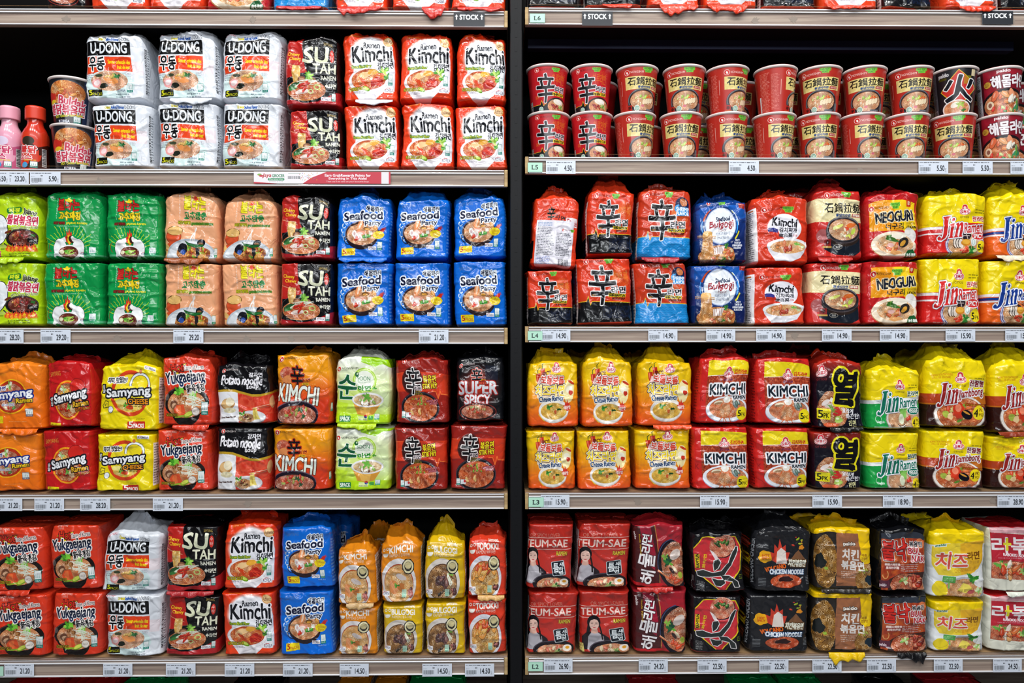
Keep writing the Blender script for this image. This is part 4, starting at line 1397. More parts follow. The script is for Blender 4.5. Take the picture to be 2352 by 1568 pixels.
def person(A, x, y, k):
    """half-length figure of a dark haired woman in a grey top and black jacket, as printed on the pack"""
    A.poly([(x - 60 * k, y + 330 * k), (x - 55 * k, y + 210 * k), (x - 20 * k, y + 165 * k), (x + 40 * k, y + 145 * k), (x + 105 * k, y + 165 * k), (x + 165 * k, y + 220 * k), (x + 190 * k, y + 330 * k)], '241c22')
    A.poly([(x - 10 * k, y + 330 * k), (x + 2 * k, y + 190 * k), (x + 30 * k, y + 158 * k), (x + 75 * k, y + 158 * k), (x + 120 * k, y + 200 * k), (x + 130 * k, y + 330 * k)], 'b4b0b8')
    A.ell(x + 45 * k, y + 60 * k, 52 * k, 70 * k, '120e12')
    A.poly([(x, y + 60 * k), (x - 12 * k, y + 150 * k), (x - 25 * k, y + 215 * k), (x + 8 * k, y + 190 * k), (x + 22 * k, y + 100 * k)], '140f13')
    A.line([(x + 88 * k, y + 90 * k), (x + 102 * k, y + 150 * k), (x + 112 * k, y + 230 * k)], 12 * k, '16100f')
    A.poly([(x + 28 * k, y + 120 * k), (x + 70 * k, y + 120 * k), (x + 78 * k, y + 162 * k), (x + 50 * k, y + 172 * k), (x + 22 * k, y + 162 * k)], 'd4a898')
    A.ell(x + 48 * k, y + 80 * k, 37 * k, 54 * k, 'e4bcae')
    A.poly([(x + 5 * k, y + 55 * k), (x + 20 * k, y + 15 * k), (x + 50 * k, y + 5 * k), (x + 85 * k, y + 25 * k), (x + 92 * k, y + 60 * k), (x + 70 * k, y + 35 * k), (x + 48 * k, y + 28 * k), (x + 22 * k, y + 42 * k)], '120e12')
    for sx in (-1, 1):
        A.line([(x + (48 + sx * 9) * k, y + 74 * k), (x + (48 + sx * 24) * k, y + 73 * k)], 5 * k, '2c1c1c')
        A.line([(x + (48 + sx * 8) * k, y + 62 * k), (x + (48 + sx * 26) * k, y + 60 * k)], 2.5 * k, '4c3430')
    A.line([(x + 49 * k, y + 82 * k), (x + 52 * k, y + 98 * k)], 3 * k, 'cc9c8c')
    A.ell(x + 49 * k, y + 112 * k, 12 * k, 5 * k, 'c05058')


def teum_sign(A, x, y, k):
    A.rect(x, y, x + 118 * k, y + 135 * k, 'c8d4d8', 8, r=14 * k)
    A.rect(x + 5 * k, y + 5 * k, x + 113 * k, y + 130 * k, '151c26', 8, r=12 * k)
    A.t('틈', x + 16 * k, y + 22 * k, x + 62 * k, y + 105 * k, 'e8f0f4', b=5 * k, rot=6, br=2 * k)
    A.t('새', x + 68 * k, y + 14 * k, x + 104 * k, y + 50 * k, 'e8f0f4', b=3 * k, rot=6)
    A.t('라', x + 66 * k, y + 54 * k, x + 104 * k, y + 86 * k, 'e8f0f4', b=3 * k, rot=6)
    A.t('면', x + 66 * k, y + 88 * k, x + 102 * k, y + 120 * k, 'e8f0f4', b=3 * k, rot=6)


def a_teum(name, dx):
    A = art(name, 642, 100, 1018, 718, 'b42a20')
    A.glow(860, 470, 200, 240, 'c83a34', .9, .9)
    o = dx
    A.t('OR SPICY LOVER', 655 + o, 178, 920 + o, 214, 'c87868', b=.6, sh=-.1)
    A.line([(520, 222), (1150, 216)], 4, 'e8d0c8')
    A.t('TEUM-SAE', 600 + o * .6, 238, 985 + o * .2, 310, 'e8c8be', b=3.5)
    A.line([(520, 332), (1150, 328)], 4, 'e8d0c8')
    A.t('RAMEN', 890 + o * .2, 350, 982 + o * .2, 388, 'd8c038', o=[(2, '5c2818')], b=3)
    person(A, 632 + o, 318, 1.0)
    A.ell(852 + o * .4, 648, 172, 92, '1c161c')
    A.ring(852 + o * .4, 642, 168, 84, 8, '4c4450', 60, 180)
    A.noodles(858 + o * .4, 660, 142, 66, 'a84420', 'f2c898', 1, per=13)
    A.bits(850 + o * .4, 640, 80, 26, ['f0d8b0', 'e0785c', 'e8b080'], 10, 14)
    A.leaf(890 + o * .4, 672, 34, ('3c6c34', 'a8c070'))
    A.ell(960 + o * .3, 636, 38, 32, 'f2e8dc')
    A.ell(962 + o * .3, 632, 17, 14, 'e8a028')
    teum_sign(A, 850 + o * .3, 440, 1)
    A.rect(455, 150, 600, 690, 'dcd8dc', r=10)
    A.tiny(468, 220, 590, 470, '3c3c48', 18)
    A.tiny(468, 480, 590, 620, '2c7c74', 8)
    if o > 60:
        A.poly([(585, 600), (660, 590), (670, 680), (600, 695)], 'd8cc78')
        A.tiny(600, 610, 655, 680, '5c4c30', 3)


def a_haemul(name='haemul'):
    A = art(name, 1038, 165, 1500, 725, '7c1c28')
    A.poly([(1230, 100), (1700, 100), (1700, 740), (1290, 740), (1280, 420), (1258, 250)], 'a82438')
    A.vgrad(60, 168, 'c4242c', 'a42430')
    A.poly([(1038, 165), (1240, 165), (1275, 420), (1290, 740), (880, 740), (880, 165)], '4a1c1e')
    A.poly([(1100, 165), (1200, 165), (1250, 420), (1240, 560), (1160, 500)], '9c1c34')
    A.line([(1240, 165), (1268, 300), (1282, 480), (1284, 740)], 6, 'b89040')
    A.rect(880, 675, 1700, 800, 'c42028')
    for i, ch in enumerate('해물라면'):
        cy = [620, 470, 360, 280][i]
        w, h = [(130, 120), (150, 120), (105, 90), (85, 80)][i]
        A.t(ch, 1165 - h / 2, cy - w / 2, 1165 + h / 2, cy + w / 2, 'f0ecee', o=[(5, '3c141c')], b=6, rot=80, br=3)
    A.t('paldo', 1000, 225, 1090, 255, 'e0d8d8', rot=-80, b=2)
    A.t('Noodle', 1060, 270, 1140, 286, 'd8b020', rot=-85, b=1)
    A.t('Haemul', 1065, 370, 1150, 388, 'd8b020', rot=-85, b=1)
    A.ell(1420, 510, 155, 222, '17121c', 10)
    A.ring(1415, 500, 150, 215, 8, '40486c', 90, 200)
    A.noodles(1430, 500, 128, 195, '7c2818', 'e8ac80', 1, per=17, wob=.05)
    A.leaf(1370, 490, 66, ('2c6c38', '68a838', '1c4c34'))
    A.leaf(1335, 440, 34, ('88b848',))
    A.ell(1440, 420, 60, 40, 'd8c8c0', 40)
    A.ell(1400, 560, 36, 14, '3c2c2c', -50)
    A.ell(1425, 545, 36, 12, 'e8d8b8', -50)
    A.line([(1270, 560), (1340, 610), (1400, 650)], 16, 'e07848')
    A.line([(1270, 556), (1340, 604)], 5, 'f4c8a0')
    A.bits(1440, 620, 55, 50, ['d85030', 'e8a068', 'c83828'], 10, 18)
    A.ell(1480, 600, 22, 30, 'a8b840', 20)


def a_fire():
    A = art('fire', 95, 215, 525, 782, '101014')
    A.rect(-40, 180, 105, 800, '18181c')
    A.poly([(100, 330), (170, 240), (470, 240), (520, 330), (505, 560), (360, 735), (290, 735), (100, 560)], 'e8d020')
    A.poly([(100, 342), (178, 248), (462, 248), (512, 335), (497, 550), (350, 735), (300, 735), (100, 545)], 'c8323a')
    A.ell(355, 330, 118, 108, '201820', 20)
    A.noodles(350, 325, 115, 105, 'a83828', 'f0b890', 1, per=15, rot=20)
    A.bits(340, 290, 90, 26, ['4c7c30', 'c82c24', '2c4c20'], 12, 13)
    A.poly([(235, 360), (270, 380), (330, 470), (290, 470)], 'e8dcdc')
    A.ell(290, 500, 32, 50, '2c3030', 20)
    A.rect(108, 390, 146, 528, 'e8cc20')
    A.t('RAMYUN', 60, 446, 196, 470, '202010', rot=90, b=3)
    A.t('화라면', 120, 450, 250, 476, 'e0c020', rot=80, b=2)
    o = 7
    st = [[(115, 560), (170, 545), (250, 575), (330, 560), (400, 480), (440, 380), (470, 340), (485, 345), (470, 400), (420, 510), (350, 600), (250, 608), (160, 612), (120, 600)],
          [(320, 600), (400, 610), (470, 670), (480, 720), (440, 718), (420, 660), (340, 640)],
          [(270, 460), (310, 448), (325, 480), (300, 530), (265, 555), (262, 500)],
          [(240, 625), (290, 640), (345, 640), (350, 670), (310, 700), (268, 692)]]
    for p in st:
        A.put(dilate(A.mask(p), o * A.S), 'e4e0e0')
    for p in st:
        A.poly(p, '2a3030')
    A.tiny(110, 650, 180, 740, 'c8c8c8', 8)
    A.tiny(485, 600, 525, 650, 'a8c020', 3)
    A.t('paldo', -10, 680, 60, 712, 'd0d0d0', rot=80, b=2)
    for i in range(4):
        A.line([(40 + i * 10, 610), (36 + i * 10, 660)], 4, 'b0b0b0')
    A.rect(-60, 755, 700, 800, 'c02c34', al=.9)


def a_volcano():
    A = art('volcano', 640, 790, 1050, 1300, '1d1e22')
    A.rect(480, 770, 565, 1320, '17150f')
    A.bits(510, 900, 40, 90, ['c8381c', 'e0b020', 'a82c18', 'e87c28'], 16, 12)
    A.t('볶음면', 480, 1000, 570, 1090, 'e8d020', o=[(4, '7c3010')], b=3, rot=75)
    A.bits(520, 1170, 30, 70, ['a84c20', '6c3018'], 10, 14)
    A.t('VOLCANO CHICKEN', 400, 1010, 810, 1050, '9a9ea4', rot=88, b=2.5)
    A.ell(715, 1000, 54, 50, 'e8a818', wob=.14)
    A.t('HOT', 690, 980, 740, 1000, 'c05818', b=2)
    A.t('SPICY', 688, 1004, 742, 1022, 'c05818', b=2)
    flame(A, 820, 870, 150, 200, 'c43c2c', 'd8502c')
    A.poly([(790, 1060), (800, 960), (830, 930), (865, 960), (875, 1060)], 'e4d8d0')
    A.poly([(895, 1030), (960, 950), (1020, 1030)], '7c5438')
    A.ell(985, 930, 22, 18, 'd88828', wob=.25)
    A.bits(960, 900, 60, 60, ['c8301c', '9cb020', 'd89820'], 9, 7)
    A.t('치킨볶음면', 885, 1030, 1020, 1085, 'e8e8d8', o=[(6, '5c3c18')], b=4, rot=-5)
    A.t('VOLCANO', 708, 1075, 868, 1112, 'e0641c', b=5, rot=12)
    A.t('CHICKEN NOODLE', 745, 1110, 1005, 1148, 'e4ecf4', o=[(3, '2c5080')], b=4, rot=-2)
    A.ell(866, 1205, 122, 60, '3c140c')
    A.noodles(866, 1205, 118, 56, 'a02c14', 'f07c48', 1, per=10)
    A.ell(866, 1190, 55, 22, '301818', wob=.2)
    for i in range(6):
        A.line([(660, 1180 + i * 12), (712, 1180 + i * 12)], 4, '74787c')
        A.line([(1020, 1170 + i * 12), (1048, 1170 + i * 12)], 4, '74787c')


def a_chicken():
    A = art('chicken', 1130, 790, 1620, 1285, '2a2624')
    A.rect(900, 700, 1900, 815, 'f2c60e')
    A.noodles(1190, 1050, 110, 215, '4c2c10', 'd8a048', 1, per=17, wob=.04)
    A.ell(1150, 1050, 50, 60, '1c2020', wob=.25)
    A.leaf(1200, 1100, 20, ('98b840',))
    A.poly([(1300, 815), (1510, 815), (1545, 1240), (1285, 1240)], '9c6444')
    A.poly([(1505, 780), (1800, 780), (1800, 1040), (1620, 1050), (1560, 1090), (1535, 1020), (1520, 950), (1510, 880)], 'f2c60e')
    A.noodles(1580, 1190, 120, 130, '6c4018', 'dca858', 2, per=15)
    A.ell(1600, 1190, 50, 40, '1c2c38', wob=.2)
    A.bits(1560, 1120, 60, 40, ['a8b040', '6c4c20'], 8, 9)
    A.t('paldo', 1360, 886, 1476, 920, 'ece4dc', o=[(4, '2c1c10')], b=3)
    A.t('치킨', 1348, 945, 1500, 1030, 'e8e4e0', b=7, rot=-4)
    A.t('볶음면', 1338, 1040, 1546, 1110, 'e8e4e0', b=7, rot=-4)
    A.tiny(1335, 1120, 1500, 1180, 'd8c8c0', 4)
    A.ell(1556, 1010, 44, 40, 'f4d020')
    A.t('매콤', 1530, 980, 1580, 1002, 'b08018', b=1.5)
    A.t('간장맛', 1524, 1008, 1588, 1030, 'b08018', b=1.5)


def a_bulnak():
    A = art('bulnak', 215, 205, 650, 700, '0d0e12')
    A.rect(228, 262, 640, 700, 'a03c24')
    A.tex([(228, 262), (640, 262), (640, 700), (228, 700)], ['c05828', '9c3420', 'b04a24'], 60, 2)
    A.glow(300, 420, 120, 90, 'e89038', .6, .9)
    A.rect(228, 215, 640, 262, '3c4450', al=.8)
    A.ell(590, 300, 50, 40, 'd87848', 30)
    A.t('불낙', 235, 275, 460, 430, 'cc2c24', o=[(9, 'ece4e4'), (5, '3c1414')], b=9, rot=2, br=5)
    A.t('볶음면', 490, 285, 612, 325, '15151a', o=[(4, 'ece4e4')], b=3)
    A.t('BUL', 478, 335, 592, 382, 'b82c38', o=[(6, 'f0e8e8')], b=4, rot=-2)
    A.t('NAK', 508, 392, 632, 442, 'b82c38', o=[(6, 'f0e8e8')], b=4, rot=-2)
    A.rect(255, 452, 402, 505, '8c3430')
    A.t('韓國火辣章魚', 258, 455, 400, 475, 'f0d8d0', b=1.5)
    A.t('風味炒拌麵', 268, 480, 390, 502, 'f0d8d0', b=1.5)
    A.tiny(405, 455, 590, 520, 'd0e0e8', 4)
    A.poly([(290, 590), (400, 535), (640, 520), (640, 700), (280, 700)], '3c2420')
    A.noodles(480, 620, 170, 85, '8c2c18', 'e89c70', 1, per=16, wob=.05)
    A.bits(540, 600, 90, 50, ['a83020', 'c85c40', '6c2018', 'd88060'], 22, 17)
    A.leaf(440, 590, 40, ('a8c868', '68a040', 'd8e4b0'))
    A.t('BEST BEFORE', 428, 545, 510, 560, '20201c', b=.8)
    A.rect(215, 590, 305, 650, '5c2c3c')
    A.ring(265, 545, 30, 34, 8, 'e0a060', 180, 420)
    A.t('paldo', 215, 615, 275, 645, 'd8c8d0', b=2)
    A.rect(60, 180, 210, 720, '101114')


def a_cheeseram():
    A = art('cheeseram', 672, 235, 1192, 825, 'e6eaec')
    A.rect(400, 100, 1500, 330, 'f0d00e')
    A.poly([(672, 345), (1180, 300), (1180, 480), (1140, 560), (1060, 605), (860, 620), (740, 610), (680, 520)], 'ecd03c')
    A.poly([(940, 330), (1180, 300), (1180, 480), (1140, 560), (1060, 605), (960, 610)], 'ecb028', .8)
    A.rect(690, 330, 800, 355, 'e6eaec')
    A.t('paldo', 700, 330, 795, 352, '14703c', b=2)
    A.t('치즈', 716, 412, 1018, 552, 'dc5444', o=[(9, 'f2e8dc')], b=10, rot=-2, br=4)
    A.t('라면', 1016, 408, 1140, 476, '7a4c14', b=5, rot=3)
    A.t('芝司拉麵', 1040, 484, 1142, 514, 'b88828', b=1.5)
    A.t('CHEESE RAMYUN', 888, 545, 1108, 582, 'c88c24', b=1.5, rot=5)
    A.ell(980, 760, 220, 130, 'b0b4bc')
    A.noodles(985, 750, 195, 105, 'b06438', 'f0c890', 1, per=15)
    A.poly([(920, 750), (980, 680), (1040, 700), (1080, 740), (1000, 770)], 'f0dc60')
    A.leaf(1075, 645, 62, ('4c9838', '74c048', '2c7c2c'))
    A.leaf(1150, 750, 40, ('98c868', 'd8ecb8'))
    A.ell(1140, 690, 52, 30, 'f0f0ec', -20)
    A.ell(1060, 760, 40, 18, 'b85858', 10)
    A.rect(780, 622, 900, 680, '58a850', -3)
    A.tiny(790, 635, 890, 670, 'd8f0d0', 3)
    A.line([(842, 680), (840, 730)], 12, '6cb860')
    A.ell(755, 735, 76, 68, 'ecd428', -25, wob=.06)
    A.t('BEST BEFORE', 928, 736, 1068, 758, '50401c', b=.8, rot=5)


def a_rabokki():
    A = art('rabokki', 1228, 180, 1700, 772, 'e4e4d4')
    A.rect(900, 60, 1900, 152, 'd02028')
    A.poly([(1228, 150), (1700, 130), (1700, 240), (1232, 225)], 'd890a0', .7)
    A.poly([(1232, 225), (1700, 250), (1700, 660), (1232, 640)], 'b82838')
    A.poly([(1232, 500), (1300, 470), (1700, 500), (1700, 660), (1232, 642)], '8c4030')
    A.noodles(1450, 590, 215, 85, '9c3420', 'f0a878', 1, per=17, pts=[(1235, 500), (1300, 485), (1690, 500), (1690, 660), (1236, 640)])
    A.leaf(1305, 520, 50, ('3c8838', '68b048'))
    A.bits(1400, 560, 120, 50, ['e07840', 'f0b070', 'd04828', 'f0e0d0'], 20, 20, el=2.4)
    A.leaf(1500, 570, 44, ('a0c068', '5c9040'))
    for ch, x, c in (('라', 1240, 'f0e8ea'), ('볶', 1405, 'f0e8ea'), ('이', 1530, 'e8d040')):
        A.t(ch, x, 270, x + (160 if ch != '이' else 80), 420, c, b=8)
    A.line([(1345, 330), (1398, 330)], 22, 'e8dc38')
    A.line([(1368, 280), (1368, 385)], 22, 'e8dc38')
    A.t('RABOKKI NOODLE', 1330, 418, 1580, 444, 'f0e0e4', b=3, rot=-3)
    A.tiny(1280, 448, 1600, 464, 'e0b0b8', 1)
    A.t('BEST BEFORE', 1290, 595, 1420, 612, '40201c', b=.8)


def small_pack(name, bg, word, sub, dark, light, rim, food):
    A = art(name, 478, 405, 862, 868, bg)
    A.t('SAMYANG', 690, 378, 800, 408, 'f0e8dc', b=2, rot=3)
    for x in (502, 540):
        A.ring(x if x > 510 else x, 432, 14, 14, 6, 'ece8e0')
    A.poly(A.epts(515, 470, 34, 34)[:21], 'ece8e0')
    A.t('Samsong', 492, 455, 538, 466, bg, b=.5)
    A.t(word, 560, 424, 796, 472, 'f0ece4', b=5, rot=0)
    A.t('RAMEN', 560, 478, 650, 504, 'f0e4d8', b=.6)
    A.line([(662, 478), (662, 506)], 2.5, 'f0e4d8')
    A.t(sub, 672, 478, 764, 504, 'f0e4d8', b=1)
    A.ell(645, 715, 182, 192, '80706c', al=.4)
    A.ell(645, 705, 180, 188, rim)
    A.ell(648, 712, 150, 152, {'kim': 'a8401c', 'bul': '5c4030', 'top': 'b05020'}[food])
    A.noodles(648, 715, 146, 148, dark, light, 1, per=16, wob=.03)
    if food == 'kim':
        A.ell(595, 740, 44, 56, 'd88850', 20, wob=.12)
        A.strands(560, 700, 620, 780, 6, 'e8a070', 7, 16, 2)
        A.ell(672, 665, 56, 22, 'c8bcb8', -20, wob=.1)
        A.ell(670, 745, 34, 34, 'b87038', 20, wob=.15)
        A.leaf(625, 730, 26, ('3c7c2c', '6cac40'))
    elif food == 'bul':
        A.bits(640, 700, 70, 40, ['6c4c54', '7c5450', '503838', '8c6058'], 22, 18)
        A.strands(700, 650, 735, 720, 5, 'e8ecd8', 9, 12, 2)
        A.leaf(735, 640, 24, ('7cb848',))
        A.bits(650, 790, 80, 26, ['2c2824', '5c4c38', '604838'], 16, 10)
    else:
        A.bits(640, 640, 100, 40, ['e88838', 'f0a850', 'e06c38', 'c84c28'], 12, 24, el=2.2)
        A.bits(600, 700, 80, 60, ['f0b860', 'e89c48'], 8, 22, el=2.5)
        A.bits(650, 790, 90, 30, ['9c7c28', 'd8a858'], 14, 7)
    A.leaf(690, 812, 22, ('2c6c34',))
    pts = [(748 + 66 * math.cos(k * PI / 4 + .4), 582 + 64 * math.sin(k * PI / 4 + .4)) for k in range(8)]
    A.poly(pts, '15181a')
    A.ell(748, 582, 54, 53, 'd8d0a8')
    A.ell(748, 582, 38, 37, '1c1c1c')
    A.ell(748, 574, 34, 26, 'c8bc8c')
    A.tiny(725, 592, 772, 608, 'c8bc8c', 2)
    A.korea(468, 770, 550, 808)
    A.rect(676, 762, 722, 822, 'b8dcc8', al=.9)
    A.tiny(680, 790, 718, 815, '40a080', 3)
    A.bits(765, 785, 22, 24, ['c07068', '5c3430'], 5, 16)
    A.rect(900, 420, 1010, 860, 'e8e4da')
    A.tiny(905, 440, 1000, 840, '60584c', 18)


# ---- cups: the sheet is wrapped round the front half of the cup; x 0..100 is the front, margins run to the sides
def cup_art(name, bg):
    return art(name, 0, 0, 100, 100, bg, mx=.55, mt=0.02, px=340)


def a_cups():
    A = cup_art('shincup', 'b81820')
    A.tex([(-60, -5), (160, -5), (160, 110), (-60, 110)], ['b0161e', 'c01c24', 'c8242a'], 30, 2)
    A.poly([(-60, 84), (20, 84), (24, 76), (29, 87), (32, 83), (160, 86), (160, 110), (-60, 110)], '15161c')
    A.line([(-60, 84), (20, 84), (24, 75), (29, 87), (32, 83), (160, 86)], 1, 'e8b828')
    A.nong(15, 9, 5, '5c1418', 5)
    A.heart(56, 9, 18)
    A.t('하루라면', 48, 18, 78, 40, 'd87820', b=.5, al=.7)
    A.t('맛있는', 60, 10, 84, 26, 'd87820', b=.3, al=.5)
    shin_char(A, 14, 18, 54, 80, [(1.6, 'e8e4e8')], 2.0)
    A.t('라면', 55, 45, 80, 56, '14121a', o=[(1.2, 'e8e0e4')], b=.8)
    A.rect(50, 58, 82, 65, 'e8c828', -1)
    A.t('SHIN CUP', 52, 59.2, 80, 64, '1c1410', b=.5)
    A.t('GOURMET', 8, 64, 20, 67, 'e09028', b=.2)
    A.t('SPICY', 8, 68, 18, 71, 'e09028', b=.2)
    A.bowl(66, 87, 31, 19, '202024', 'a04c28', 'f0c894', .2, .88, 1)
    A.ell(66, 78, 14, 6, 'f0e8d8', -10)
    A.ell(70, 76, 10, 4, 'f8f4ec', -10)
    A.bits(60, 88, 12, 5, ['b03830', '8c2c2c'], 6, 2.4)
    A.leaf(74, 88, 8, ('6c9c40', 'b0c878'))
    A.ell(22, 94, 6, 5.6, 'd8e8e0')
    A.ring(22, 94, 4.6, 4.2, 1, '2c8c6c')
    A.ring(22, 94, 2.4, 2.2, .8, '2c8c6c')
    A.rect(-14, 74, -4, 100, 'dcdcdc')
    A.bars(-13, 75, -5, 99, n=24, vert=False)
    A.tiny(-34, 8, -17, 96, 'e0a0a0', 26, al=.5)

    A = cup_art('claycup', 'b02c22')
    A.tex([(-60, -5), (160, -5), (160, 110), (-60, 110)], ['a8281e', 'b83024', 'b42c22'], 30, 2)
    A.nong(13, 13, 6, 'f0d8d0', 4.6)
    A.heart(58, 8, 22)
    A.poly([(8, 22), (92, 22), (92, 50), (8, 50)], 'e6d48c')
    A.tex([(8, 22), (92, 22), (92, 50), (8, 50)], ['ecdc9c', 'dcc878', 'e6d48c'], 9, 3)
    clay_bowl(A, 50, 74, 38, 26)
    A.bits(44, 66, 14, 6, ['c0d860', '98c040', 'd8e890'], 8, 2.6)
    A.bits(66, 66, 12, 4, ['e07830', 'e8622c'], 6, 2.8, el=2.4)
    for i in range(4):
        A.ell(52 + i * 6.4, 77 - i * 1.2, 5, 7, '8c5030', -20)
        A.ell(51.4 + i * 6.4, 77 - i * 1.2, 4.2, 6.4, 'f0dcb8', -20)
    A.bits(38, 78, 9, 6, ['f0dcc0', 'd8a878'], 6, 3)
    A.ell(48, 86, 4, 2.6, 'd07080')
    claypot_title(A, 14, 24, 89, 41, 78)
    A.rect(10, 84, 22, 96, 'b02820')
    A.t('辛', 12, 86, 20, 94, '201010', b=.6)
    A.rect(8, 96, 26, 99, 'c8a050')
    A.ell(34, 91, 7, 6.6, 'd8e8e0')
    A.ring(34, 91, 5.2, 4.8, 1.2, '2c8c6c')
    A.ring(34, 91, 2.6, 2.4, .8, '2c8c6c')
    A.rect(58, 92, 80, 98, '50545c')
    A.tiny(59, 92.5, 79, 97.5, 'b8bcc4', 2)
    A.rect(84, 78, 92, 96, '60646c')
    A.tiny(-50, 10, -26, 98, 'e8a89c', 30, al=.65)
    A.tiny(-24, 14, -6, 92, 'e8a89c', 26, al=.6)
    A.rect(-54, 60, -50, 99, 'd8d8d8')
    A.line([(-3, 28), (-3, 60)], .8, 'e8c0b8')

    A = cup_art('firecup', '1c1c20')
    A.rect(-60, -5, 4, 110, '606068')
    A.tiny(-50, 8, 2, 60, 'b8b8c0', 22)
    A.rect(-20, 84, 0, 100, 'd8d8d8')
    A.bars(-19, 85, -1, 99, n=22)
    A.poly([(50, 3), (92, 44), (50, 88), (14, 48)], 'e0bc28')
    A.poly([(50, 5), (90, 44), (50, 86), (16, 48)], 'c42c24')
    A.t('paldo', 12, 8, 32, 18, 'd0d0d0', o=[(1, '505058')], b=.8)
    A.rect(12, 18, 28, 23, '404008')
    A.rect(76, 4, 86, 18, 'd8c8a0')
    A.rect(60, 18, 76, 36, 'a8a020', al=.6)
    A.bowl(48, 88, 32, 19, 'e8e0dc', 'a84c28', 'f0c894', .2, .9, 1)
    A.ell(44, 80, 10, 6, 'e8e0d0', 20)
    A.leaf(54, 80, 9, ('a8c040', '88b038'))
    A.leaf(62, 92, 6, ('3c7c34',))
    A.t('火', 22, 16, 84, 72, '10121c', o=[(2, 'e8e8e8')], b=3, br=2)

    A = cup_art('haemulcup', '8c1824')
    A.tex([(-60, -5), (160, -5), (160, 110), (-60, 110)], ['7c1424', 'a01c30', '8c1824'], 30, 2)
    A.rect(-60, -5, 2, 110, '50141c')
    A.rect(-34, 6, -4, 98, 'd4d4dc')
    A.t('Nutrition Facts', -32, 8, -6, 13, '101010', b=.3)
    A.tiny(-32, 15, -6, 95, '202028', 24)
    A.t('280', -20, 34, -7, 40, '101010', b=.5)
    A.t('paldo', 28, 3, 52, 11, 'f0e8e8', b=.8)
    A.t('해물라면', 18, 14, 92, 42, 'f0ecf0', o=[(1.4, '5c1020')], b=1.8, rot=4, br=.8)
    A.ell(10, 32, 7, 7, 'c89c38')
    A.tiny(6, 28, 14, 36, '5c1c10', 3)
    A.ell(50, 78, 54, 34, '1c1418')
    A.noodles(50, 80, 50, 30, 'a04020', 'e8ac78', 1, per=4)
    A.bits(44, 66, 30, 12, ['e08848', 'e8a870', 'd86840'], 9, 5.5, el=2)
    A.ell(60, 60, 6, 16, 'e89870', 20)
    A.ell(14, 78, 8, 9, 'e8d0b0')
    A.ell(14, 78, 4, 5, '8c5c4c')
    A.bits(70, 74, 20, 12, ['e8d8c0', '5c4c40', 'f0e8d8'], 7, 5)
    A.leaf(78, 80, 14, ('1c6c4c', '3c9868', '68a838'))
    A.bits(40, 90, 30, 6, ['3c8838', 'c8d890', 'd83c30'], 10, 3)

    A = cup_art('hotcup', '17181f')
    A.rect(84, -5, 160, 110, '1c2c50')
    A.rect(96, 14, 140, 96, 'a8a8b4')
    A.tiny(98, 16, 138, 80, '30343c', 24)
    A.bars(104, 84, 124, 96, n=20)
    A.ell(50, 32, 42, 28, '3c3c48')
    A.noodles(48, 32, 40, 26, 'a84818', 'f4b868', 1, per=4.4)
    A.bits(46, 34, 24, 14, ['d87830', 'e8a050', 'c84c20'], 16, 3)
    A.ell(12, 44, 16, 12, 'c82c20', 30, wob=.15)
    A.ell(16, 52, 10, 5, 'e8c028', 10)
    A.t('Buldak', 34, 42, 90, 60, 'c83c54', o=[(1.6, 'f0d8dc')], b=1.2, rot=-8)
    A.t('불닭볶음면', 8, 58, 88, 80, 'c42c48', o=[(1.8, 'f0e4e6')], b=1.4, rot=-2, br=.6)
    A.t('HOT Chicken Flavor Ramen', 22, 78, 84, 84, 'c8c02c', b=.4, rot=6)
    A.korea(30, 90, 56, 97, None)
    A.t('KOREA', 30, 91, 56, 97, 'e0e4f0', b=.4)
    A.halal(64, 82, 80, 98)


def a_bottles():
    for nm, bg, low, tc in (('redsauce', 'cc3418', '3c140c', 'cc2c2c'), ('pinksauce', 'e09cb4', 'c0547c', 'c0285c')):
        A = art(nm, 0, 0, 100, 160, bg, mx=.3, mt=0, px=240)
        A.rect(-30, 40, 130, 160, bg)
        A.poly([(-30, 60), (10, 50), (30, 62), (60, 48), (90, 66), (130, 50), (130, 160), (-30, 160)], low)
        flame(A, 30, 70, 60, 90, bg, bg)
        flame(A, 78, 60, 50, 80, bg, bg)
        A.ell(50, 40, 26, 20, '30281c' if nm == 'redsauce' else 'd8c8e0')
        A.t('불닭', 16, 62, 84, 92, tc, o=[(3, 'f0d8d8')], b=3, rot=-4)
        A.t('소스', 10, 95, 66, 118, tc, o=[(3, 'f0d8d8')], b=2.5, rot=-4)
        A.tiny(34, 120, 90, 130, 'd8c030', 1)
        A.ell(38, 146, 13, 13, '4c9cd0')
        A.halal(60, 130, 88, 158)
        A.rect(104, 70, 125, 150, 'd8d0d0')
        A.bars(106, 72, 122, 148, n=24, vert=False)


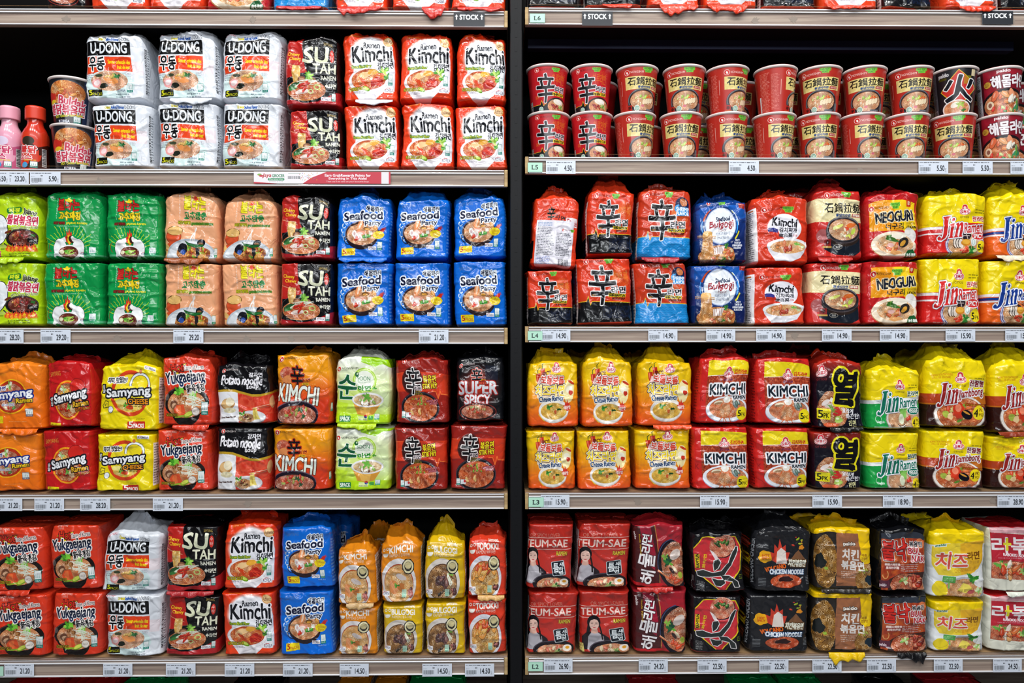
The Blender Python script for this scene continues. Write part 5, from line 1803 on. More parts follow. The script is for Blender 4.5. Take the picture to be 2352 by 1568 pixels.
def all_art():
    a_udong(); a_sutah(); a_kimchi(); a_green(); a_orange(); a_seafood(); a_lime()
    a_samorange(); a_samred(); a_cheese(); a_yuk(); a_potato(); a_shinkim(); a_soon()
    a_stirfry(); a_superspicy(); a_bodle(); a_kimchi2(); a_yeol()
    for k in ('red', 'blue', 'veggie', 'jjam'):
        jin('jin' + k.replace('jj', 'j'), 0, 0, 100, 100, k)
    a_shin('shin', 0, 0, 0, 0, '0b0b0f', 'd83a1c')
    a_shin('shrimp', 0, 0, 0, 0, '1c8cd4', 'c83a1e')
    a_shinback(); a_bulgogi(); a_kimchi3(); a_claypot(); a_neoguri()
    a_teum('teum', 0)
    a_teum('teumleft', 70)
    a_haemul(); a_fire(); a_volcano(); a_chicken(); a_bulnak(); a_cheeseram(); a_rabokki()
    small_pack('smallkimchi', 'dc8418', 'KIMCHI', '김치라면', 'b07030', 'f4d49c', 'e0dcdc', 'kim')
    small_pack('smallbulgogi', 'd8b010', 'BULGOGI', '불고기라면', '50301c', 'd8a464', 'd8d0c8', 'bul')
    small_pack('smalltopokki', 'd83c24', 'TOPOKKI', '떡볶이라면', 'a06020', 'f4cc80', 'e4e4ec', 'top')
    a_cups()
    a_bottles()


all_art()


# ------------------------------------------------------------------ materials
def mat(name, col=(.8, .8, .8), rough=.5, metal=0.0, spec=.5, coat=0.0):
    m = bpy.data.materials.new(name)
    m.use_nodes = True
    b = m.node_tree.nodes['Principled BSDF']
    b.inputs['Base Color'].default_value = (*col, 1)
    b.inputs['Roughness'].default_value = rough
    b.inputs['Metallic'].default_value = metal
    b.inputs['Specular IOR Level'].default_value = spec
    b.inputs['Coat Weight'].default_value = coat
    b.inputs['Coat Roughness'].default_value = .08
    return m


def lin(h):
    c = rgb(h)
    return tuple(float(x) for x in np.where(c <= .04045, c / 12.92, ((c + .055) / 1.055) ** 2.4))


def crinkle(m, scale, dist, strength=1.0):
    """fine film crinkle as a bump, shifted per object"""
    nt = m.node_tree
    N = nt.nodes.new
    L = nt.links.new
    tc = N('ShaderNodeTexCoord')
    oi = N('ShaderNodeObjectInfo')
    mp = N('ShaderNodeMapping')
    L(tc.outputs['Object'], mp.inputs['Vector'])
    k = N('ShaderNodeMath')
    k.operation = 'MULTIPLY'
    k.inputs[1].default_value = 37.0
    L(oi.outputs['Random'], k.inputs[0])
    L(k.outputs[0], mp.inputs['Location'])
    n1 = N('ShaderNodeTexNoise')
    n1.inputs['Scale'].default_value = scale
    n1.inputs['Detail'].default_value = 2
    n1.inputs['Distortion'].default_value = .6
    L(mp.outputs[0], n1.inputs['Vector'])
    v = N('ShaderNodeTexVoronoi')
    v.feature = 'DISTANCE_TO_EDGE'
    v.inputs['Scale'].default_value = scale * .9
    mx = N('ShaderNodeVectorMath')
    mx.operation = 'MULTIPLY_ADD'
    L(n1.outputs['Color'], mx.inputs[0])
    mx.inputs[1].default_value = (.03, .03, .03)
    L(mp.outputs[0], mx.inputs[2])
    L(mx.outputs[0], v.inputs['Vector'])
    mr = N('ShaderNodeMapRange')
    mr.inputs['From Max'].default_value = .10
    mr.inputs['To Max'].default_value = .55
    L(v.outputs['Distance'], mr.inputs['Value'])
    nm = N('ShaderNodeMath')
    nm.operation = 'MULTIPLY'
    nm.inputs[1].default_value = .45
    L(n1.outputs['Fac'], nm.inputs[0])
    ad = N('ShaderNodeMath')
    L(mr.outputs[0], ad.inputs[0])
    L(nm.outputs[0], ad.inputs[1])
    b = N('ShaderNodeBump')
    b.inputs['Distance'].default_value = dist
    b.inputs['Strength'].default_value = strength
    L(ad.outputs[0], b.inputs['Height'])
    bs = nt.nodes['Principled BSDF']
    L(b.outputs[0], bs.inputs['Normal'])
    if bs.inputs['Coat Weight'].default_value > 0:
        L(b.outputs[0], bs.inputs['Coat Normal'])


PRINT = {}
BOTTOM = {}


def printmat(name, rough=.22, coat=.5, film=True):
    if name not in PRINT:
        A = ARTS[name]
        m = mat(name + '_print', rough=rough, coat=coat, spec=.45)
        t = m.node_tree.nodes.new('ShaderNodeTexImage')
        t.image = A.image()
        t.extension = 'EXTEND'
        m.node_tree.links.new(t.outputs[0], m.node_tree.nodes['Principled BSDF'].inputs['Base Color'])
        if film:
            crinkle(m, 30, .0013, .5)
        top = A.a[2, A.W // 2]
        BOTTOM[name] = A.a[-4, A.W // 2].copy()
        PRINT[name] = (m, (A.mx, A.mt), top.copy())
        A.a = None
    return PRINT[name]


_fin = {}


def finmat(c):
    key = tuple(np.round(c * 12).astype(int))
    if key not in _fin:
        m = mat('seal_film', lin(c), .3, coat=.3)
        crinkle(m, 60, .0012, .5)
        _fin[key] = m
    return _fin[key]


# ------------------------------------------------------------------ mesh helpers
def mesh_obj(name, verts, faces, m, parent=None, uv=None, smooth=True, loc=None):
    me = bpy.data.meshes.new(name)
    me.from_pydata([tuple(v) for v in verts], [], faces)
    if isinstance(m, (list, tuple)):
        for x in m:
            me.materials.append(x)
    else:
        me.materials.append(m)
    if smooth:
        me.polygons.foreach_set('use_smooth', [True] * len(me.polygons))
    if uv is not None:
        l = me.uv_layers.new(name='UVMap')
        vi = np.empty(len(me.loops), int)
        me.loops.foreach_get('vertex_index', vi)
        l.data.foreach_set('uv', np.asarray(uv, np.float32)[vi].ravel())
    me.validate()
    o = bpy.data.objects.new(name, me)
    COL.objects.link(o)
    o.parent = parent
    if loc:
        o.location = loc
    return o


def grid(verts, nr, nc, closed, u=None):
    """faces of an nr x nc vertex grid"""
    f = []
    for i in range(nr - 1):
        for j in range(nc if closed else nc - 1):
            a, b = i * nc + j, i * nc + (j + 1) % nc
            f.append((a, b, b + nc, a + nc))
    return f


def boxes(name, bs, m, parent=None, bevel=0.0, loc=None):
    """boxes (x0,y0,z0,x1,y1,z1[,material index]) joined in one mesh, with optional bevel"""
    V, F, MI = [], [], []
    for b in bs:
        x0, y0, z0, x1, y1, z1 = b[:6]
        k = len(V)
        V += [(x0, y0, z0), (x1, y0, z0), (x1, y1, z0), (x0, y1, z0), (x0, y0, z1), (x1, y0, z1), (x1, y1, z1), (x0, y1, z1)]
        for f in ((0, 3, 2, 1), (4, 5, 6, 7), (0, 1, 5, 4), (1, 2, 6, 5), (2, 3, 7, 6), (3, 0, 4, 7)):
            F.append(tuple(k + i for i in f))
            MI.append(b[6] if len(b) > 6 else 0)
    o = mesh_obj(name, V, F, m, parent, smooth=False, loc=loc)
    o.data.polygons.foreach_set('material_index', MI)
    if bevel:
        md = o.modifiers.new('bevel', 'BEVEL')
        md.width = bevel
        md.segments = 2
    return o


def thing(name, label, cat, loc=(0, 0, 0), group=None, rot=(0, 0, 0)):
    o = bpy.data.objects.new(name, None)
    COL.objects.link(o)
    o.empty_display_size = .02
    o.location = loc
    o.rotation_euler = rot
    o['label'] = label
    o['category'] = cat
    if group:
        o['group'] = group
    return o


def tag(o, label, cat, group=None):
    o['label'] = label
    o['category'] = cat
    if group:
        o['group'] = group
    return o


# ------------------------------------------------------------------ the multipack: a heat-sealed film bag round a stack of noodle cakes
def n1d(x, seed, cell):
    r = np.random.RandomState(seed)
    g = r.rand(256)
    q = x / cell + 50.0
    i = np.floor(q).astype(int)
    f = q - i
    f = f * f * (3 - 2 * f)
    return g[i % 256] * (1 - f) + g[(i + 1) % 256] * f - .5


def n2d(x, y, seed, cx, cy):
    r = np.random.RandomState(seed)
    g = r.rand(64, 64)
    a, b = x / cx + 20.0, y / cy + 20.0
    i, j = np.floor(a).astype(int), np.floor(b).astype(int)
    fx, fy = a - i, b - j
    fx, fy = fx * fx * (3 - 2 * fx), fy * fy * (3 - 2 * fy)
    i0, i1, j0, j1 = i % 64, (i + 1) % 64, j % 64, (j + 1) % 64
    return (g[i0, j0] * (1 - fx) + g[i1, j0] * fx) * (1 - fy) + (g[i0, j1] * (1 - fx) + g[i1, j1] * fx) * fy - .5


def facet(x, y, seed, c, ang):
    """piecewise-flat noise on a slanted triangle grid: reads as creased film"""
    r = np.random.RandomState(seed)
    g = r.rand(64, 64)
    ca, sa = math.cos(ang), math.sin(ang)
    wx = n2d(x, y, seed + 71, c * 2.2, c * 2.2) * c * 1.6
    wy = n2d(x, y, seed + 72, c * 2.2, c * 2.2) * c * 1.6
    a = ((x + wx) * ca + (y + wy) * sa) / c + 30.0
    b = (-(x + wx) * sa + (y + wy) * ca) / (c * 1.5) + 30.0
    i, j = np.floor(a).astype(int), np.floor(b).astype(int)
    fx, fy = a - i, b - j
    i0, i1, j0, j1 = i % 64, (i + 1) % 64, j % 64, (j + 1) % 64
    lo = g[i0, j0] + fx * (g[i1, j0] - g[i0, j0]) + fy * (g[i1, j1] - g[i1, j0])
    hi = g[i0, j0] + fy * (g[i0, j1] - g[i0, j0]) + fx * (g[i1, j1] - g[i0, j1])
    return np.where(fx > fy, lo, hi) - .5


def ridged(x, y, seed, cx, cy):
    return 1 - np.minimum(1, np.abs(n2d(x, y, seed, cx, cy)) * 5)


def bag(name, artname, w, h, d, roof, seed, parent, crush=1.0, skirt=0.0, flap=None, flapc=None, zmax=9.0, flapy=-.018, loc=(0, 0, 0)):
    """returns the bag mesh standing on z=0, front face at about y=0, back at y=d.
    roof: height of the gathered top above the front edge; skirt: how far the lower seal hangs forward"""
    rs = random.Random(seed)
    m, (mx, mt), top = printmat(artname)
    nf, ns, nb = max(24, int(w / .0027)), 12, 10
    sq = [(-1 + 2 * i / nf, -1.0) for i in range(nf)] + [(1.0, -1 + 2 * i / ns) for i in range(ns)] + \
         [(1 - 2 * i / nb, 1.0) for i in range(nb)] + [(-1.0, 1 - 2 * i / ns) for i in range(ns)]
    sq = np.array(sq)
    nc = len(sq)
    pn = 9.0
    kk = (np.abs(sq[:, 0]) ** pn + np.abs(sq[:, 1]) ** pn) ** (-1 / pn)
    base = sq * kk[:, None]
    isf = (sq[:, 1] == -1.0)
    # arc length from the middle of the front
    P0 = base * (w / 2, d / 2)
    seg = np.linalg.norm(np.roll(P0, -1, 0) - P0, axis=1)
    s = np.concatenate([[0], np.cumsum(seg)[:-1]])
    tot = seg.sum()
    s = s - s[nf // 2]
    s = np.where(s > tot / 2, s - tot, s)
    nbody = max(20, int(h / .0028))
    rows = []          # (z, half width factor, half depth factor, kind, param)
    for i in range(5):
        t = i / 5
        rows.append((0.001 + .007 * h / .14 * (1 - math.cos(t * PI / 2)), .84 + .15 * math.sin(t * PI / 2), .12 + .84 * math.sin(t * PI / 2), 0, t))
    z0 = rows[-1][0] + .0015
    for i in range(nbody):
        t = i / (nbody - 1)
        rows.append((z0 + (h - z0) * t, 1.0, 1.0, 1, t))
    nr_ = 18
    tall = roof > .022
    pinch = rs.uniform(.42, .62) if tall else rs.uniform(.05, .14) + max(0, roof - .008) * 8
    for i in range(1, nr_ + 1):
        t = i / nr_
        rows.append((h + roof * (t ** (.95 if tall else .6)), 1 - pinch * t ** (.9 if tall else 1.4), (1 - t) ** .95 * .97 + .012, 2, t))
    Z = np.array([r[0] for r in rows])
    A_ = np.array([r[1] for r in rows])
    B_ = np.array([r[2] for r in rows])
    K = np.array([r[3] for r in rows])
    T = np.array([r[4] for r in rows])
    X = base[None, :, 0] * (A_[:, None] * w / 2)
    Y = base[None, :, 1] * (B_[:, None] * d / 2)
    ZZ = np.repeat(Z[:, None], nc, 1)
    SS = np.repeat(s[None, :], len(rows), 0)
    # overall slump: width wanders with height, the body leans a little
    Xn = X / (w / 2)
    X = X * (1 + n1d(ZZ, seed + 1, .05) * .035 * crush)
    X = X + n1d(ZZ, seed + 2, .08) * .004 * crush + (ZZ / h - .5) * rs.uniform(-.004, .004)
    tb = np.clip(ZZ / h, 0, 1)
    isup = roof > .006
    ZZ = ZZ - np.where((K >= 1)[:, None], tb ** 5 * np.abs(Xn) ** 5 * (.012 if isup else .004), 0)
    if isup:
        ZZ = ZZ + (tb ** 6) * (n1d(X, seed + 14, .03) * .009 + Xn * rs.uniform(-.004, .004))
        X = X * (1 - tb ** 8 * rs.uniform(.0, .03))
    # pillow bulge of the front, soft hollows between the cakes
    tz = np.clip(ZZ / h, 0, 1)
    bulge = .0045 * (1 - Xn ** 2) * np.sin(PI * np.clip(tz * .94 + .03, 0, 1)) ** .5
    Y = np.where(base[None, :, 1] < 0, Y - bulge, Y + bulge * .3)
    # folds: broad dents + sharp creases, stronger towards both seals
    e = np.exp(-ZZ / .022) + np.exp(-np.abs(h - ZZ) / .022) + (K == 2)[:, None] * .8
    dent = n2d(SS, ZZ, seed + 3, .05, .04) * .0042 + facet(SS, ZZ, seed + 4, .027, rs.uniform(.3, 1.2)) * .0042 + facet(SS, ZZ, seed + 24, .012, rs.uniform(.3, 1.2)) * .0011
    cr = ridged(SS + ZZ * rs.uniform(-.6, .6), ZZ, seed + 5, .045, .03) ** 3 * .0026 - ridged(SS - ZZ * rs.uniform(-.6, .6), ZZ + SS * .4, seed + 15, .03, .05) ** 3 * .0018
    cr2 = ridged(SS + ZZ * .8, ZZ - SS * .5, seed + 6, .02, .04) ** 2
    disp = (dent * (.8 + .9 * e) + cr + cr2 * .0036 * e) * crush
    nrm = np.sign(base) * np.abs(base) ** 5
    nrm = nrm / np.maximum(np.linalg.norm(nrm, axis=1), 1e-6)[:, None]
    damp = np.where(K == 0, T * .8 + .1, 1)[:, None]
    X = X + nrm[None, :, 0] * disp * .55 * damp
    Y = Y - np.abs(nrm[None, :, 1]) * -np.sign(base[None, :, 1]) * 0 + nrm[None, :, 1] * disp * damp
    # roof pleats running up to the seal, ears at both ends
    rt = np.where(K == 2, T, 0)[:, None]
    xr = X / (w / 2)
    pl = (np.abs(n1d(xr * w / 2 + 0 * ZZ, seed + 8, .011)) * 2 - .5) + facet(X, ZZ, seed + 9, .018, .7) * 1.6
    ZZ = ZZ + rt * pl * (.0035 + roof * .13)
    Y = Y + np.sin(rt * PI) * n1d(X, seed + 10, .016) * .016 * crush
    crest = n1d(X, seed + 11, .03) * (.006 + roof * .4) - np.abs(xr) ** 2.0 * roof * (.3 if tall else .75)
    ZZ = ZZ + rt ** 1.3 * crest
    ZZ = np.where((K == 2)[:, None], np.maximum(ZZ, h + .0004 + rt * .001), ZZ)
    if roof < .009:
        ZZ = np.minimum(ZZ, h + roof + .0015)
    over = np.maximum(ZZ - (zmax - .012), 0)
    ZZ = ZZ - over + .008 * (1 - np.exp(-over / .02))
    # lower seal: front bottom edge hangs a little forward
    lowm = np.exp(-ZZ / .010) * (base[None, :, 1] < 0)
    wav = .5 + n1d(X, seed + 12, .02) * 1.6
    Y = Y - lowm * skirt * np.clip(wav, 0, 1.3)
    ZZ = ZZ + lowm * np.clip(n1d(X, seed + 13, .03), 0, 1) * .008 * crush
    Y = Y + d / 2
    # uv: u by arc length, v by height (roof by slope length)
    hv = np.where(K == 2, h + T * (d / 2 + roof) * .9, np.maximum(Z, 0))
    U = .5 + rs.uniform(-.012, .012) + (SS / (w * .94) + (ZZ / h - .5) * rs.uniform(-.03, .03)) / (1 + 2 * mx)
    V = np.repeat((hv / h / (1 + mt))[:, None], nc, 1) + rs.uniform(-.018, .018) + SS / w * rs.uniform(-.025, .025)
    verts = np.stack([X, Y, ZZ], 2).reshape(-1, 3)
    uv = np.stack([U, V], 2).reshape(-1, 2)
    nr = len(rows)
    # duplicate the seam column so the print does not smear at the back
    F = grid(None, nr, nc, True)
    F.append(tuple(range(nc))[::-1])
    F.append(tuple((nr - 1) * nc + j for j in range(nc)))
    o = mesh_obj(name, verts, F, m, parent, uv, loc=loc)
    if flap:
        # lower seal hanging over the shelf edge: (from, to, length) across the width
        fa, fb, fl = flap
        n, nk, V3 = 56, 6, []
        for k in range(nk):
            q = k / (nk - 1)
            for j in range(n):
                xx = (fa + (fb - fa) * j / (n - 1)) * w / 2
                wv = float(n1d(np.array([xx]), seed + 31, .016)[0])
                ln = fl * (.75 + .9 * float(n1d(np.array([xx]), seed + 32, .03)[0])) * min(1, 6 * min(j, n - 1 - j) / n + .15)
                rf_ = float(n1d(np.array([xx]), seed + 33, .0065)[0])
                rg = 1 + .7 * float(n1d(np.array([xx]), seed + 34, .009)[0])
                V3.append((xx, flapy + .005 * (1 - q) - .002 * math.sin(q * PI) + wv * .003 + rf_ * .006 * q, .007 - (ln * rg + .006) * q))
        o3 = mesh_obj('bottom_seal', V3, grid(None, nk, n, False), finmat(flapc if flapc is not None else BOTTOM[artname]), parent, loc=loc)
        s3 = o3.modifiers.new('thick', 'SOLIDIFY')
        s3.thickness = .0004
    # top seal: the crimped strip that stands on the ridge and flops over
    r0 = (nr - 1) * nc
    xs = X[-1, :nf + 1]
    zs = ZZ[-1, :nf + 1]
    ys = Y[-1, :nf + 1]
    fh = rs.uniform(.009, .014) if roof > .009 else .006
    lean = rs.uniform(-1.0, .35) if roof > .009 else 1.5
    V2, n = [], len(xs)
    nk = 6
    for k in range(nk):
        q = k / (nk - 1)
        for j in range(n):
            fj = min(fh, max(.002, zmax - zs[j]))
            wv = float(n1d(np.array([xs[j]]), seed + 20, .018)[0])
            a = lean + wv * 1.6
            zz = zs[j] - .001 + fj * q * max(.12, math.cos(a * q))
            if roof < .009:
                zz = min(zz, h + roof + .0018)
            V2.append((xs[j] * (1 + .02 * q), ys[j] + .001 + fh * q * math.sin(a * q) + .0006 * (1 if j % 2 else -1), zz))
    o2 = mesh_obj('top_seal', V2, grid(None, nk, n, False), finmat(top * .96), parent, loc=loc)
    sd = o2.modifiers.new('thick', 'SOLIDIFY')
    sd.thickness = .0006
    return o


# ------------------------------------------------------------------ shelving
WOODC = None


def wood_mat(name, c1, c2, sc=1.0):
    m = mat(name, rough=.5, spec=.35)
    nt = m.node_tree
    N = nt.nodes.new
    L = nt.links.new
    tc = N('ShaderNodeTexCoord')
    mp = N('ShaderNodeMapping')
    mp.inputs['Scale'].default_value = (1.2 * sc, 25 * sc, 45 * sc)
    L(tc.outputs['Object'], mp.inputs['Vector'])
    n = N('ShaderNodeTexNoise')
    n.inputs['Scale'].default_value = 2.4
    n.inputs['Detail'].default_value = 6
    n.inputs['Roughness'].default_value = .6
    n.inputs['Distortion'].default_value = .5
    L(mp.outputs[0], n.inputs['Vector'])
    r = N('ShaderNodeValToRGB')
    r.color_ramp.elements[0].position = .4
    r.color_ramp.elements[1].position = .62
    r.color_ramp.elements[0].color = (*lin(c1), 1)
    r.color_ramp.elements[1].color = (*lin(c2), 1)
    L(n.outputs['Fac'], r.inputs['Fac'])
    L(r.outputs[0], nt.nodes['Principled BSDF'].inputs['Base Color'])
    return m


M_wood = wood_mat('shelf_laminate', '86746a', 'ab9a8c')
M_edge = wood_mat('end_grain', 'a88a5e', 'c4a877', .6)
M_board = wood_mat('shelf_board', '8c6c4c', 'a4845e')
M_black = mat('black_powder_coat', lin('0a0b0f'), .5, spec=.25)
M_panel = mat('black_back_panel', lin('040506'), .7, spec=.1)
M_navy = mat('navy_back_rail', lin('1c2747'), .5)
M_lip = mat('clear_plastic_lip', (.82, .82, .84), .12, coat=.5)
M_clear = mat('clear_price_channel', (.95, .95, .96), .08)
_b = M_clear.node_tree.nodes['Principled BSDF']
_b.inputs['Transmission Weight'].default_value = 1.0
_b.inputs['IOR'].default_value = 1.25
M_floor = mat('grey_floor_tile', lin('6c6c70'), .4)
crinkle(M_floor, 3, .0005)
M_residue = mat('old_tape_residue', lin('8f8277'), .7)

SHELF = {}     # (bay, level) -> z of the shelf's top surface
SD = .46       # shelf depth
BX = {'L': (-1.62, ray(1166, 784).x), 'R': (ray(1206, 784).x, 1.62)}
RAILS = {'L': [(20, 61), (386, 428), (750, 790), (1131, 1170), (1509, 1551)],
         'R': [(18, 61), (359, 401), (747, 786), (1127, 1167), (1503, 1545)]}
LEVEL = ['stock', 'first', 'second', 'third', 'bottom']


def shelf(bay, i):
    x0, x1 = BX[bay]
    pt, pb = RAILS[bay][i]
    mid = 583 if bay == 'L' else 1778
    zt, zb = ray(mid, pt).z, ray(mid, pb).z
    SHELF[bay, i] = zt - .002
    side = 'left' if bay == 'L' else 'right'
    other = ('topmost shelf of the %s bay, holding overstock packs', 'second shelf from the top of the %s bay', 'third shelf from the top of the %s bay', 'fourth shelf from the top of the %s bay', 'lowest shelf seen in the %s bay')[i] % side
    t = thing('shelf', 'wooden ' + other, 'shelf', ((x0 + x1) / 2, 0, zb), 'wooden shelves of the gondola')
    L, R = x0 - (x0 + x1) / 2, x1 - (x0 + x1) / 2
    H = zt - zb
    boxes('board', [(L, .012, H - .022, R, SD, H - .002)], M_board, t)
    boxes('underside_tray', [(L + .002, .014, H - .026, R - .002, SD - .002, H - .0222)], M_black, t)  # black sheet added to darken the underside of the board
    if (bay, i) == ('R', 0):
        boxes('cross_beam', [(L + .01, .115, H - .049, .42, .14, H - .026)], M_navy, t, .001)
    boxes('front_rail', [(L + .001, .0, 0, R - .001, .0115, H - .004)], M_wood, t, .0008)
    e = [(R - .0075, -.0035, 0, R, .0, H - .003)] if bay == 'L' else [(L, -.0035, 0, L + .0075, .0, H - .003)]
    boxes('end_cap', e, M_edge, t, .001)
    cl, cr = (L + .001, R - .0085) if bay == 'L' else (L + .0085, R - .001)
    # clear channel: bottom ledge, back skin, top bead and the low riser that stops the packs
    boxes('price_channel', [(cl, -.0042, .0005, cr, -.0003, .0035), (cl, -.0032, H - .0125, cr, -.0003, H - .0095), (cl, -.0026, H - .006, cr, -.0003, H - .0035)], M_lip, t, .0008)
    boxes('front_riser', [(cl, -.0026, H - .0035, cr, -.0008, H + .003)], M_clear, t)
    rr = random.Random(i * 7 + (3 if bay == 'R' else 0))
    if rr.random() < .95:
        rb = []
        for k in range(rr.randint(2, 4)):
            x = rr.uniform(L + .2, R - .2)
            z = H * rr.uniform(.25, .4)
            n = 19
            pts = []
            for q in range(n):
                a = q / n * 2 * PI
                pts.append((x + .010 * math.cos(a) * rr.uniform(.45, 1.2), z + .009 * math.sin(a) * rr.uniform(.45, 1.2)))
            rb.append(pts)
        for pts in rb:
            V = [(p[0], -.00035, p[1]) for p in pts] + [(p[0], 0.0, p[1]) for p in pts]
            F = [tuple(range(n))] + [(q, n + q, n + (q + 1) % n, (q + 1) % n) for q in range(n)]
            mesh_obj('tape_residue', V, F, M_residue, t, smooth=False)
    return t


for _bay in 'LR':
    for _i in range(5):
        shelf(_bay, _i)
# lowest shelf (below the frame) carries the packs whose tops just show
for _bay in 'LR':
    x0, x1 = BX[_bay]
    SHELF[_bay, 5] = SHELF[_bay, 4] - .237
    o = boxes('base_shelf', [(x0, 0, -.1, x1, SD, 0)], M_wood, None, .001, loc=(0, 0, SHELF[_bay, 5]))
    tag(o, 'wooden base shelf under the %s bay, below the lowest rail' % ('left' if _bay == 'L' else 'right'), 'shelf', 'wooden shelves of the gondola')

zf = 0.0
zt_ = CAMZ + 1.02
xl, xr_ = ray(1171, 784).x, ray(1200, 784).x
boxes('post', [(xl + .0005, .004, zf, xr_ - .0005, .06, zt_)], M_black, tag(thing('upright_post', 'black upright post between the two bays', 'post', group=None), 'black upright post between the two bays', 'post'), .002)
_t = [o for o in COL.objects if o.name.startswith('upright_post')][0]
_sl = []
for k in range(60):
    z = .25 + k * .033
    _sl.append(((xl + xr_) / 2 - .003, .0035, z, (xl + xr_) / 2 + .003, .0045, z + .016))
boxes('slot_strip', _sl, M_black, _t)
for nm, a, b in (('L', xl - .003, xl), ('R', xr_, xr_ + .003)):
    o = boxes('side_panel', [(a, .0605, zf, b, SD, zt_)], M_panel)
    tag(o, 'thin black side panel on the %s of the post' % ('left' if nm == 'L' else 'right'), 'panel')
# back wall of the gondola and floor
o = boxes('wall_back', [(-1.7, SD + .001, 0, 1.7, SD + .02, zt_)], M_panel)
o['kind'] = 'structure'
o = boxes('floor', [(-3, -3.2, -.05, 3, 1.2, 0)], M_floor)
o['kind'] = 'structure'


# ------------------------------------------------------------------ what stands where (photo pixels, read off the picture)
DESC = {
    'udong': 'white multipack with black band and orange panel',
    'sutah': 'black and dark red multipack with chopsticks lifting noodles',
    'kimchi': 'orange-red multipack with white cloud around black lettering',
    'green': 'bright green multipack with flame and white bowl',
    'orange': 'peach multipack with yellow lettering and mussel bowl',
    'seafood': 'blue multipack with dark pan of seafood noodles',
    'lime': 'lime green multipack with pink Korean lettering',
    'samorange': 'orange multipack with blue-edged white lettering over ring',
    'samred': 'red multipack with yellow ring and white lettering',
    'cheese': 'yellow multipack with red ring and orange CHEESE lettering',
    'yuk': 'red multipack with black bowl and yellow triangle',
    'potato': 'black-topped white multipack with potato and red panel',
    'shinkim': 'orange multipack with large white KIMCHI lettering',
    'soon': 'white and lime multipack with dark green character',
    'stirfry': 'dark red multipack with yellow STIR FRY lettering',
    'superspicy': 'black multipack with white SUPER SPICY lettering',
    'bodle': 'yellow-to-orange striped multipack with chillies and cheese noodles',
    'kimchi2': 'red multipack with yellow strip and black KIMCHI lettering',
    'yeol': 'black multipack with yellow flaming Korean character',
    'jinred': 'yellow and red multipack with slanted red title',
    'jinblue': 'yellow and orange multipack with slanted blue title',
    'jinveggie': 'yellow and green multipack with VEGGIE badge',
    'jinjam': 'yellow and dark brown multipack with seafood bowl',
    'shin': 'red and black multipack with large black character',
    'shrimp': 'red and blue multipack with SHRIMP FLAVOR badge',
    'shinback': 'tilted red multipack showing its white ingredients label',
    'bulgogi': 'dark blue multipack with white disc and noodles',
    'kimchi3': 'red multipack with white disc and white bowl',
    'claypot': 'red multipack with cream band and stone bowl',
    'neoguri': 'red multipack with orange panel and mussel bowl',
    'teum': 'red multipack picturing dark-haired woman at far left',
    'teumleft': 'red multipack picturing dark-haired woman beside yellow note',
    'haemul': 'maroon multipack with sideways white Korean lettering',
    'fire': 'black multipack with red octagon and grey character',
    'volcano': 'black multipack with small flame and orange noodles',
    'chicken': 'yellow-topped multipack with brown panel and dark noodles',
    'bulnak': 'black multipack with orange window and red lettering',
    'cheeseram': 'yellow-topped white multipack with red Korean lettering',
    'rabokki': 'cream multipack with red panel and white lettering',
    'smallkimchi': 'narrow orange multipack with round white bowl',
    'smallbulgogi': 'narrow mustard yellow multipack with round bowl',
    'smalltopokki': 'narrow red multipack with round white bowl',
    'shincup': 'red noodle cup with large black character',
    'claycup': 'red noodle cup with cream title strip',
    'firecup': 'dark grey noodle cup with red diamond',
    'haemulcup': 'dark crimson noodle cup with white Korean lettering',
    'hotcup': 'black noodle cup with pink lettering',
}
SHORT = {'jinjam': 'yellow and brown multipacks', 'shincup': 'red cups with black character', 'claycup': 'red cups with cream strip'}
SHN = ['overstock shelf', 'upper %s shelf', 'upper-middle %s shelf', 'lower-middle %s shelf', 'bottom %s shelf', 'base shelf']
ORD = ['first', 'second', 'third', 'fourth', 'fifth', 'sixth', 'seventh', 'eighth', 'ninth']
PLAIN = {'superspicy': 'black pack', 'kimchi': 'orange-red pack', 'neoguri': 'crimson pack', 'shrimp': 'blue pack', 'shin': 'black and red pack', 'samred': 'red pack',
         'green': 'green pack', 'sutah': 'dark red pack', 'smallkimchi': 'orange pack', 'haemul': 'maroon pack', 'fire': 'black pack'}
ITEMS = []     # everything placed: dict per thing, labelled at the end


def post_label():
    groups = {}
    for it in ITEMS:
        groups.setdefault((it['art'], it['bay'], it['lv'], it['layer']), []).append(it)
    per = {}
    for it in ITEMS:
        per[it['art']] = per.get(it['art'], 0) + 1
    for key, its in groups.items():
        its.sort(key=lambda q: q['x'])
        n = len(its)
        for k, it in enumerate(its):
            a, bay, lv, layer = key
            side = 'left' if bay == 'L' else 'right'
            sh = SHN[lv]
            sh = sh % side if '%' in sh else side + ' ' + sh
            lb = {'up': 'stacked above', 'lo': 'underneath', 'bk': 'behind', 'bu': 'behind, stacked above', 'one': ''}[layer]
            pos = (lb + ', ' if lb else '') + sh
            if n == 2:
                pos += ', ' + ('left one', 'right one')[k]
            elif n == 3:
                pos += ', ' + ('leftmost of three', 'middle of three', 'rightmost of three')[k]
            elif n > 3:
                pos += ', ' + ORD[k] + ' from left'
            lab = DESC[a] + ', ' + pos
            if lv in (0, 5):
                lab = PLAIN[a] + (' with only its lower end showing, ' if lv == 0 else ' with only its gathered top showing, ') + sh
                if n > 1:
                    lab += ', ' + ORD[k] + ' from left'
            it['ob']['label'] = lab
            if lv in (0, 5):
                it['ob']['group'] = '%s packs on the %s' % (PLAIN[a].rsplit(' pack', 1)[0], sh)
            elif per[a] > 1:
                it['ob']['group'] = ' '.join(DESC[a].split()[:12]) + ', several on the shelves'


GAP = .0031
_top = {}
_seed = [11]


